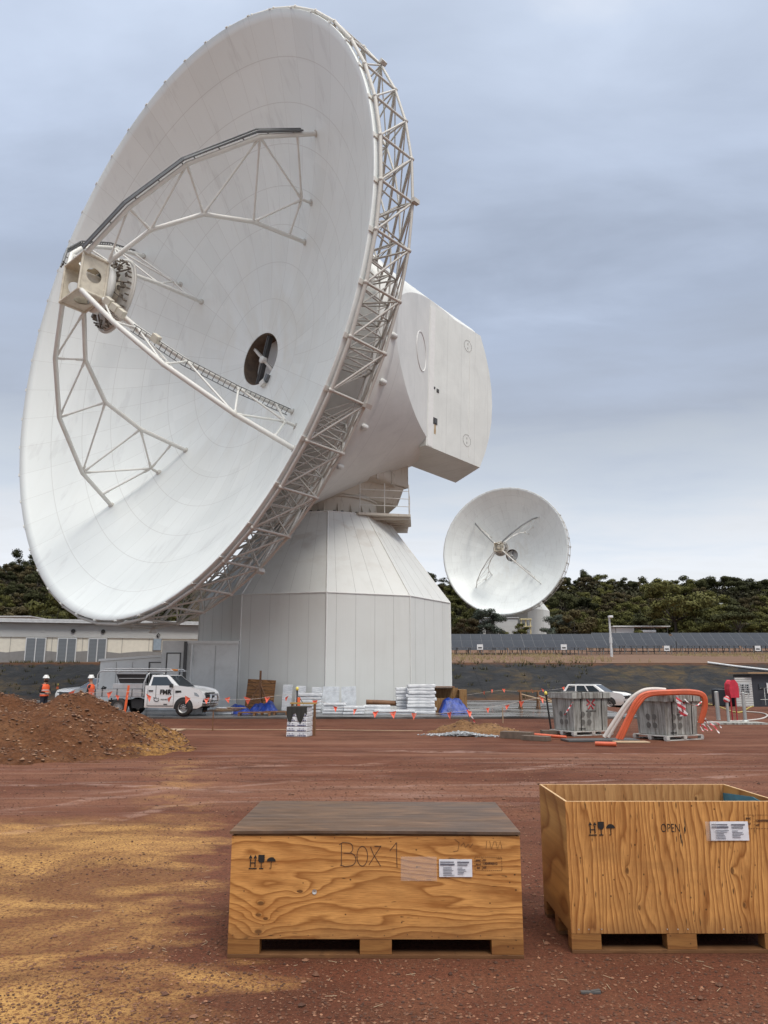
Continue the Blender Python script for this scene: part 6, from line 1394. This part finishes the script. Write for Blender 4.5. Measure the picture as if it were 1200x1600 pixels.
t_, h_ = picket('black star picket with an orange sleeve rising behind the printed stack', 463, 1138, 1076); mb = MB(); mb.box((.07, 0, h_-.55), (.1, .06, .5)); mb.build('orange_sleeve', M_ORP, t_); mb = MB(); mb.path([(.05, 0, h_-.25), (.16, 0, h_-.42), (.25, 0, h_-.55)], .015, 5); mb.build('tie_cable', M_BLACK, t_)
t_, h_ = picket('thin stake wrapped in striped tape between the tan mound and the tower', 733, 1131, 1108, M_PEGG, None, .02); ribbon('tape_wrap', '', [(0, -.02, h_), (.02, -.03, h_*.7), (.12, -.03, .25), (.22, -.04, .05)], .07, '', parent=t_)
picket('pale thin stake at the pad edge right of the tan mound', 786, 1130, 1107, M_PTIM, None, .02)
picket('grey peg standing in the tan mound', 721, 1140, 1124, M_PEGG, None, .045, 'peg')
t_, h_ = picket('orange painted timber peg leaning on the flank of the soil heap', 193, 1124, 1072, M_ORP, None, .05, 'peg', lean=R(5))
picket('thin dark rod in the earth in front of the truck nose', 332, 1142, 1114, M_RTIM, None, .018, 'rod')
t_, h_ = picket('marker post with a yellow top between the two workers', 88, 1100, 1069, M_RTIM, M_YEL, .05); mb = MB(); mb.box((0, -.03, h_-.22), (.14, .06, .16)); mb.build('orange_band', M_ORP, t_)
# bunting: posts' string with triangular flags
M_FLAG = NT('orange_flag_cloth'); M_FLAG.b.inputs['Transmission Weight'].default_value = 0; M_FLAG = M_FLAG.done((.85, .17, .10, 1), .6)
def bunting(lb_, pts, flags, Y0, size=.26):
    t_ = thing('bunting_line', lb_, 'bunting', (0, 0, 0)); P = [atY(u, v, Y0+(u-500)*.0) for u, v in pts]
    MB().path([tuple(p) for p in smooth_path([tuple(p) for p in P], 4)], .008, 4).build('string', M_WHC, t_)
    for u, v in flags:
        p = atY(u, v, Y0); s_ = size*rnd.uniform(.7, 1.1); tw = rnd.uniform(-1.0, 1.0); a_ = rnd.uniform(-.18, .18); mb = MB()
        L_ = Vector((-s_/2*math.cos(tw), -s_/2*math.sin(tw), a_*.3)); top = p+Vector((0, 0, s_*.45))
        q = [top+L_, top-L_, top+Vector((rnd.uniform(-.06, .06), rnd.uniform(-.1, .1), -s_)), top+Vector((0, .04, -s_*.4))]
        mb.add(q+[x+Vector((0, .004, 0)) for x in q], [(0, 3, 2), (3, 1, 2), (0, 1, 3), (4, 6, 7), (7, 6, 5), (4, 7, 5)]); mb.build('flag', M_FLAG, t_, fix=False)
bunting('orange flag bunting strung low across the truck and the front of the tower', [(100, 1078), (142, 1082), (193, 1080), (300, 1090), (386, 1093), (463, 1085), (524, 1103), (587, 1112), (647, 1117), (733, 1110), (793, 1100), (861, 1086)],
        [(112, 1085), (142, 1081), (171, 1086), (183, 1090), (200, 1087), (232, 1091), (265, 1093), (293, 1094), (323, 1095), (355, 1094), (386, 1095), (418, 1093), (448, 1092), (492, 1099), (524, 1108), (555, 1112), (587, 1116), (614, 1117), (647, 1119), (702, 1118), (733, 1115), (762, 1110), (793, 1105), (815, 1100), (846, 1094), (868, 1096), (1001, 1072)][:26], 31.0)
bunting('faint small orange and white bunting at the foot of the bank, beyond the pad', [(728, 1086), (770, 1080), (786, 1079), (808, 1080), (860, 1078), (900, 1072)], [(756, 1083), (769, 1080), (787, 1079), (832, 1080), (848, 1079), (880, 1076)], 57.5, .3)
# bollards and reel on the small slab
sl_p = at(1137, 1131); mb = MB(); mb.prism([(-1.25, -.55), (1.25, -.75), (1.35, .35), (-1.0, .75)], 0, .07, 'z'); o = mb.build('concrete_slab', M_CONC); o.location = (sl_p.x, sl_p.y, 0); tag(o, 'small concrete slab carrying the bollards and the red reel', 'slab')
def post(lb_, u, v0, v1, r_, mat, name='bollard'):
    b_ = at(u, v0); h_ = atY(u, v1, b_.y).z; t_ = thing(name, lb_, 'bollard', (b_.x, b_.y, .05)); mb = MB(); mb.tube((0, 0, 0), (0, 0, h_), r_, 14); mb.tube((0, 0, h_), (0, 0, h_+.02), r_*1.05, 14, r_*.8); mb.build('tube', mat, t_); return t_, h_
post('thick grey steel bollard at the left end of the small slab', 1123, 1127, 1083, .085, M_GALV)
t_, h_ = post('slim grey steel post with a ball of red tape on top', 1139, 1131, 1094, .055, M_GALV); mb = MB(); mb.lathe([(.001, -.14), (.1, -.1), (.13, 0), (.09, .1), (.001, .14)], 9, (0, 0, h_-.02)); mb.build('tape_ball', M_TAPE, t_)
t_, h_ = post('grey steel post carrying the red hose reel cover', 1165, 1129, 1084, .07, M_GALV, 'reel_post'); mb = MB(); mb.tube((0, 0, 0), (0, 0, .05), .14, 12, .09); mb.path([(.08, 0, h_-.05), (.18, -.05, h_-.02), (.22, -.05, h_-.18), (.10, -.05, h_-.2)], .02, 6); mb.build('base_flange', M_GALV, t_)
b_ = at(1150, 1128); t_ = thing('hose_reel_cover', 'red soft cover over a hose reel on its post, right of the bollards', 'hose reel', (b_.x, b_.y+.1, atY(1150, 1089, b_.y).z), R(12))
mb = MB(); pts = [(-.17, 0), (.17, 0), (.19, .35), (.15, .55), (.05, .66), (-.08, .66), (-.18, .52), (-.20, .3)]; mb.prism(pts, -.16, .16, 'y'); mb.build('red_cover', basic('red_vinyl_cover', (.50, .025, .05, 1), .45, var=.2, scale=5, bump=.5), t_, .03)
mb = MB(); mb.tube((-.1, 0, 0), (-.1, 0, -.95), .03, 8); mb.tube((.12, 0, 0), (.12, 0, -.95), .025, 8); mb.build('reel_leg', M_REDP, t_)
# hose loop, site hut, tank
tag(MB().path(smooth_path([tuple(at(u, v, .03)) for u, v in ((1165, 1112), (1190, 1114), (1199, 1118), (1190, 1123), (1165, 1126), (1140, 1127))]), .035, 6).build('hose', M_WHC), 'pale hose looping over the red earth behind the bollards', 'hose')
tag(MB().path(smooth_path([tuple(at(u, v, .03)) for u, v in ((1095, 1098), (1120, 1103), (1145, 1112), (1160, 1112), (1175, 1104), (1205, 1098))]), .04, 6).build('yellow_hose', basic('yellow_hose_rubber', (.42, .34, .08, 1), .5)), 'yellow and black hose lying on the ground in front of the dark tank', 'hose')
p_ = atY(1139, 1100, 51); t_ = thing('dark_tank', 'low black tank behind the bollards', 'tank', (p_.x, 51.3, -.02)); mb = MB(); mb.box((0, 0, .55), (1.5, 1, 1.1)); mb.build('tank_shell', basic('black_tank_plastic', (.012, .015, .022, 1), .4), t_, .08, 3); mb = MB(); mb.lathe([(.2, 1.1), (.2, 1.17), (.01, 1.18)], 12); mb.build('tank_cap', M_BLACK, t_)
M_DARKC = basic('charcoal_cladding', (.035, .04, .05, 1), .5, var=.15)
t_ = thing('site_hut', 'charcoal site hut with a white end wall and a barred window, at the right edge', 'hut', (atY(1178, 1100, 50).x, 50, 0)); mb = MB(); mb.box((2.3, 1.3, 1.0), (4.6, 2.6, 2.0)); mb.build('dark_wall', M_DARKC, t_); mb = MB(); mb.box((2.2, 1.2, 2.09), (5.0, 3.0, .1)); mb.build('roof', basic('tan_roof_edge', (.35, .23, .13, 1), .6), t_)
mb = MB(); mb.box((-.55, .02, .92), (1.06, .1, 1.78)); mb.build('end_wall', M_CORR, t_); mb = MB(); mb.box((-.5, -.04, 1.12), (.66, .06, .64)); fr = mb.build('window_frame', M_ROOFW, t_)
mb = MB()
for q in (-.15, .15): mb.box((-.5+q, -.075, 1.12), (.24, .03, .52))
mb.build('pane', M_GLASS, fr); mb = MB()
for q in (-.22, -.08, .08, .22): mb.box((-.5+q, -.10, 1.12), (.014, .02, .52))
for q in (-.13, .0, .13): mb.box((-.5, -.10, 1.12+q), (.56, .02, .014))
mb.build('window_bar', M_WHITE, fr)
mb = MB(); mb.box((.55, -.03, 1.25), (.3, .05, .3)); mb.build('hatch', M_GLASS, t_); mb = MB(); mb.box((.95, -.03, 1.15), (.1, .05, .65)); mb.build('notice', M_WHITE, t_); mb = MB(); mb.path([(.6, -.3, .1), (.6, -.3, 1.15), (.35, -.3, 1.15), (.9, -.3, 1.15)], .02, 5); mb.tube((.3, -.3, .45), (1.0, -.3, .45), .02, 5); mb.build('handrail', M_GALV, t_)
# ------------------------------------------------------------------ things along the foot of the tower
def m_wrap():
    k = NT('white_plastic_wrap'); o = k.tc.outputs['Object']; n = k.noise(o, 7, 5, .7, 1)
    k.bump(n, .9, .03); return k.done(k.ramp(k.noise(k.mapping(o, (1, 1, 4)), 3, 5, .6), [(.35, (.58, .60, .63, 1)), (.6, (.80, .81, .82, 1))]), .22)
M_WRAP = m_wrap(); M_WRAPG = basic('grey_foil_wrap', (.62, .65, .68, 1), .3, var=.25, scale=4, bump=.8)
def slab(lb_, c, d, rz, grp='plastic-wrapped slabs by the tower'):
    mb = MB(); N = 6; mb.box((0, 0, d[2]/2), d); o = mb.build('wrapped_slab', M_WRAP, None, min(.05, d[2]*.4), 3); o.location = c; o.rotation_euler = (rnd.uniform(-.01, .01), rnd.uniform(-.015, .015), rz); return tag(o, lb_, 'wrapped slab', grp)
def stack(u, Y, n, w_, dp, h_, lb_, u_off=0):
    x = (u-600)/FPX*(Y*math.cos(PITCH)-.35); z = .07
    for i in range(n):
        tp = ', topmost' if i == n-1 else (', bottom layer' if i == 0 else ', a middle layer')
        slab(lb_+tp, (x+rnd.uniform(-.05, .05), Y+rnd.uniform(-.04, .04), z), (w_*rnd.uniform(.94, 1.04), dp, h_*.97), rnd.uniform(-.04, .04)); z += h_
stack(658, 38.8, 9, 1.40, 1.1, .155, 'white wrapped slab of the tallest stack, by the open crate'); stack(635, 39.8, 8, 1.0, 1.0, .155, 'white wrapped slab of the stack just behind the tallest one')
stack(484, 40.0, 6, 1.2, 1.0, .16, 'white wrapped slab of the stack behind the printed stack'); stack(522, 38.6, 4, 1.05, .9, .13, 'white wrapped slab of the low stack in front of the leaning panels'); stack(553, 38.2, 3, 1.05, .9, .13, 'white wrapped slab of the three-high stack right of centre')
stack(590, 38.6, 3, 1.35, .9, .14, 'white wrapped slab of the low stack under the brown roll'); stack(617, 37.6, 2, 1.9, .8, .12, 'long white wrapped slab lying before the tall stacks'); stack(437, 37.8, 1, 2.1, .6, .13, 'single long white slab left of the printed stack')
def lean_panel(lb_, u0, u1, v0, v1, Y, mat, name='leaning_panel', th=.08, tilt=R(14), cat='panel', grp=None, roll=0):
    z0 = .07; cx = ((u0+u1)/2-600)/FPX*(Y*math.cos(PITCH)-.3); w_ = (u1-u0)/FPX*Y*.98; h_ = (atY(600, v0, Y).z-z0)/math.cos(tilt)
    t_ = thing(name, lb_, cat, (cx, Y, z0), 0, grp); mb = MB(); mb.box((0, 0, h_/2), (w_, th, h_)); o = mb.build('sheet', mat, t_, .01); o.rotation_euler = (-tilt, roll, 0); return t_, o, w_, h_
GP = 'wrapped panels leaning on the tower'
for lb_, a_, b_, v_, Y_ in (('wrapped pale panel leaning on the tower right of the timber prop', 440, 455, 1070, 41.8), ('wrapped pale panel leaning just behind the printed stack', 461, 476, 1072, 41.2), ('narrow wrapped panel leaning farthest back behind the white stack', 486, 502, 1074, 41.2), ('square foil-wrapped panel leaning on the tower, the widest of the row', 503, 529, 1073, 40.6), ('foil-wrapped panel leaning at the right end of the row', 534, 557, 1073, 40.7)):
    t_, o, w_, h_ = lean_panel(lb_, a_, b_, v_, 1104, Y_, M_WRAPG if a_ > 500 else M_WRAP, grp=GP, th=.12, roll=R(-2 if a_ > 530 else 1), tilt=R(12)); mb = MB()
    for q in (-.32, 0, .32): mb.box((q*w_, -.064, h_/2), (.015, .01, h_*.97))
    for q in (.2, .8): mb.box((0, -.066, h_*q), (w_*.98, .01, .02))
    mb.build('binding_tape', M_WRAP, o)
M_WPAN = m_ply('boarded_panel', 0, 8.0, (), 9, (.38, .19, .08, 1), (.12, .05, .02, 1), warp=.6)
t_, o, w_, h_ = lean_panel('square brown boarded panel leaning against the tower beside the blue tarpaulin', 382, 426, 1062, 1104, 42.0, M_WPAN, 'boarded_panel', .05, R(13), roll=R(3)); mb = MB()
for i in range(1, 9): mb.box((0, -.028, h_*i/9), (w_, .006, .018))
mb.build('board_gap', M_DARK, o)
p_ = at(436, 1106); t_ = thing('timber_prop', 'upright brown timber post propped by three struts', 'timber prop', (p_.x, 40.6, .07)); mb = MB(); hz_ = atY(436, 1050, 40.6).z
mb.box((0, 0, hz_/2), (.10, .10, hz_)); mb.build('post', M_RTIM, t_)
for a_ in (R(200), R(330), R(80)): mb = MB(); mb.tube((.75*math.cos(a_), .6*math.sin(a_), 0), (0, 0, hz_*.68), .05, 5); mb.build('strut', M_RTIM, t_)
mb = MB(); mb.box((0, 0, .05), (1.5, .12, .1)); mb.build('base_beam', M_RTIM, t_)
M_TARP = NT('blue_tarpaulin'); o_ = M_TARP.tc.outputs['Object']; M_TARP.bump(M_TARP.noise(o_, 4, 5, .7), .8, .05); M_TARP = M_TARP.done(M_TARP.ramp(M_TARP.noise(o_, 2.5, 5, .7), [(.35, (.008, .02, .12, 1)), (.65, (.02, .07, .42, 1))]), .35)
def tarp(lb_, u0, u1, v0, Y, seed, dp=1.0):
    N = 26; x0 = (u0-600)/FPX*(Y*.977-.35); x1 = (u1-600)/FPX*(Y*.977-.35); H_ = atY(600, v0, Y).z-.07; vs = []
    for j in range(N+1):
        for i in range(N+1):
            s_, t2 = i/N, j/N; e = min(s_, 1-s_, t2, 1-t2)*2; z = H_*(1-(1-min(1, e*1.35))**2)*(.62+.26*fbm(s_*2.3, t2*1.6, 1, 3, seed))+.035*fbm(s_*11, t2*11, 1, 2, seed); vs.append((x0+(x1-x0)*s_+.06*fbm(t2*6, s_*2, 1, 2, seed+3), Y-dp/2+dp*t2, .08+max(.0, z)))
    cx = (x0+x1)/2; mb = MB(); mb.add([(a-cx, b-Y, c) for a, b, c in vs], [(j*(N+1)+i, j*(N+1)+i+1, (j+1)*(N+1)+i+1, (j+1)*(N+1)+i) for j in range(N) for i in range(N)], True); o = mb.build('tarpaulin', M_TARP, None, fix=False); o.location = (cx, Y, 0); return tag(o, lb_, 'tarpaulin')
tarp('crumpled blue tarpaulin just right of the truck nose', 348, 392, 1096, 38.6, 1.1, 1.3); tarp('darker blue tarpaulin bundled below the boarded panel', 388, 434, 1090, 39.8, 4.4, 1.0); tarp('bright blue tarpaulin spilling off the open crate right of the tower', 686, 730, 1082, 39.6, 7.3, 1.5)
for i, (u, v, lb_) in enumerate(((362, 1104, 'grey wrapped bundle poking from under the left tarpaulin'), (384, 1107, 'second grey wrapped bundle beside the truck nose'))):
    p_ = at(u, v+4); mb = MB(); mb.box((0, 0, .18), (.8, .5, .34)); o = mb.build('wrapped_bundle', M_WRAPG, None, .06, 3); o.location = (p_.x, 37.6, .07); tag(o, lb_, 'bundle')
def low_pallet(lb_, u, Y, w_, rz, mat=M_RTIM):
    t_ = thing('wooden_pallet', lb_, 'pallet', ((u-600)/FPX*(Y*.977-.35), Y, .07), rz)
    for i in range(6): mb = MB(); mb.box((0, -.5+.2*i, .13), (w_, .12, .025)); mb.build('deck_board', mat, t_)
    for x_ in (-w_/2+.06, 0, w_/2-.06): mb = MB(); mb.box((x_, 0, .06), (.1, 1.1, .11)); mb.build('bearer', mat, t_)
low_pallet('dark broken pallet lying in front of the blue tarpaulins', 398, 37.0, 1.5, .1); low_pallet('dark pallet lying right of the broken one, towards the printed stack', 432, 37.8, 1.3, -.08)
for i in range(4): plank('loose_batten', ('upper', 'second', 'third', 'lowest')[i]+' loose pale batten on the dark pallets', (at(392+6*i, 1104).x, 37.2+.1*i, 0), (at(432+3*i, 1104).x, 37.4-.1*i, 0), .08, .04, M_PTIM if i % 2 else M_RTIM, 'batten', .23+.05*i, 'loose battens on the pallets')
tag(MB().path([(at(578, 1100).x*.9, 39.4, .60), (at(600, 1100).x, 39.5, .56), (at(628, 1100).x, 39.6, .50)], [.12, .13, .12], 10).build('brown_roll', M_RTIM), 'dark brown roll lying on the low wrapped stack', 'roll')
t_ = thing('open_timber_crate', 'battered plywood crate half covered by the bright blue tarpaulin', 'crate', ((697-600)/FPX*38.4, 40.6, .07)); M_CR2 = m_ply('small_crate_ply', 2, 9.0, (), 22, (.42, .26, .12, 1), (.2, .1, .04, 1), warp=.5)
for nm, c_, d_ in (('rear_panel', (0, .5, .6), (1.5, .03, 1.2)), ('end_panel', (-.75, 0, .6), (.03, 1, 1.2)), ('end_panel', (.75, 0, .55), (.03, 1, 1.1)), ('front_panel', (0, -.5, .35), (1.5, .03, .7)), ('top_rail', (-.2, 0, 1.25), (1.4, 1.1, .06))): mb = MB(); mb.box(c_, d_); mb.build(nm, M_CR2 if nm != 'top_rail' else M_RTIM, t_)
t_ = thing('small_plywood_crate', 'pale closed plywood crate on skids, right of the blue tarpaulin', 'crate', ((719-600)/FPX*39.6, 42.4, .07)); mb = MB(); mb.box((0, 0, .6), (.95, .95, 1.0)); mb.build('crate_body', M_CR2, t_)
for x_ in (-.38, .38): mb = MB(); mb.box((x_, 0, .05), (.1, .95, .1)); mb.build('skid', M_RTIM, t_)
# sawhorse on the pad, right
t_ = thing('timber_sawhorse', 'timber sawhorse with a long brace on the wet pad, left of the pits', 'sawhorse', ((829-600)/FPX*43.6, 45, .07))
for x_ in (-.55, .45):
    for y_ in (-.35, .35): mb = MB(); mb.tube((x_, y_, 0), (x_, y_*.2, .95), .05, 5); mb.build('leg', M_RTIM, t_)
    mb = MB(); mb.box((x_, 0, .05), (.12, .9, .1)); mb.build('foot', M_RTIM, t_)
mb = MB(); mb.box((-.05, 0, .98), (1.3, .1, .1)); mb.build('beam', M_RTIM, t_); mb = MB(); mb.tube((-.5, -.1, .8), (1.9, -.4, .15), .04, 5); mb.tube((.45, -.1, .75), (1.9, -.1, .1), .04, 5); mb.build('brace', M_PTIM, t_)
p_ = at(838, 1092); t_ = thing('red_hand_machine', 'small red and white machine parked far off behind the sawhorse', 'machine', (p_.x, 57, -.02)); mb = MB(); mb.box((0, 0, .35), (.9, .5, .4)); mb.build('engine_housing', M_REDP, t_, .05); mb = MB(); mb.box((-.7, 0, .3), (.7, .5, .35)); mb.build('body', M_WHITE, t_, .05); mb = MB()
for x_ in (-.7, .2):
    for y_ in (-.28, .28): mb.tube((x_, y_-.04, .14), (x_, y_+.04, .14), .15, 12)
mb.build('wheel', M_TYRE, t_)
# printed stack in a timber frame
p_ = at(466, 1152); t_ = thing('printed_block_stack', 'stack of plastic-wrapped blocks with blue printing, in a light timber frame', 'block stack', (p_.x, p_.y+.35, 0), R(-12)); zt_ = atY(466, 1101, p_.y).z; s_ = .33
rr = random.Random(3)
n_l = 6; lh = (zt_*.93)/n_l
for i in range(n_l):
    mb = MB(); mb.box((rr.uniform(-.01, .01), 0, lh*(i+.5)), (s_*2*(1-.012*i), .6, lh*.97)); b_ = mb.build('wrapped_block', M_WRAP, t_, .03, 3)
    mb = MB()
    for (x0, x1) in ((-.30, -.06), (.02, .30)):
        n_ = 5
        for q in range(n_):
            w_ = (x1-x0)/n_; mb.box((x0+w_*(q+.5), -.303, lh*(i+.30)), (w_*rr.uniform(.5, .85), .01, lh*.22)); 
            if q % 2: mb.box((x0+w_*(q+.5), -.303, lh*(i+.66)), (w_*.8, .01, lh*.10))
    mb.build('blue_print', basic('navy_print_ink', (.03, .035, .13, 1), .5) if i == 0 else bpy.data.materials['navy_print_ink'], b_)
mb = MB(); vs = []; prof = [.42, .70, .74, .35, .30, .62, .80, .66, .28, .40]
for i, d_ in enumerate(prof): x = -s_+2*s_*i/(len(prof)-1); vs += [(x, -.315-.01*(i % 2), zt_*.93), (x, -.315-.015*(i % 2), zt_*.93-d_*.62)]
n_ = len(prof); vs += [(-s_+2*s_*i/(n_-1), .3, zt_*.94) for i in range(n_)]
mb.add(vs, [(2*i, 2*i+1, 2*i+3, 2*i+2) for i in range(n_-1)]+[(2*i, 2*i+2, 2*n_+i+1, 2*n_+i) for i in range(n_-1)]); mb.build('black_plastic_scrap', basic('black_plastic_sheet', (.03, .03, .026, 1), .45, bump=.5), t_, fix=False)
mb = MB()
for x_ in (-s_-.04, s_+.04): mb.box((x_, .34, zt_/2), (.07, .05, zt_))
mb.build('frame_upright', M_RTIM, t_); mb = MB(); mb.box((0, .34, zt_+.02), (2*s_+.2, .09, .05)); mb.build('frame_top_rail', basic('yellowish_timber', (.42, .26, .08, 1), .6), t_)
p_ = at(484, 1147); mb = MB(); mb.lathe([(.001, 0), (.05, .02), (.07, .08), (.03, .12)], 8); o = mb.build('plastic_scrap', M_REDP); o.location = (p_.x, p_.y, 0); tag(o, 'small crumpled red scrap beside the printed block stack', 'scrap')
tag(MB().path(smooth_path([tuple(at(u, v, .02)) for u, v in ((270, 1139), (360, 1140), (460, 1140), (560, 1141), (660, 1142))]), .014, 5).build('ground_line', M_PTIM), 'thin pale line stretched along the earth in front of the tower', 'line')
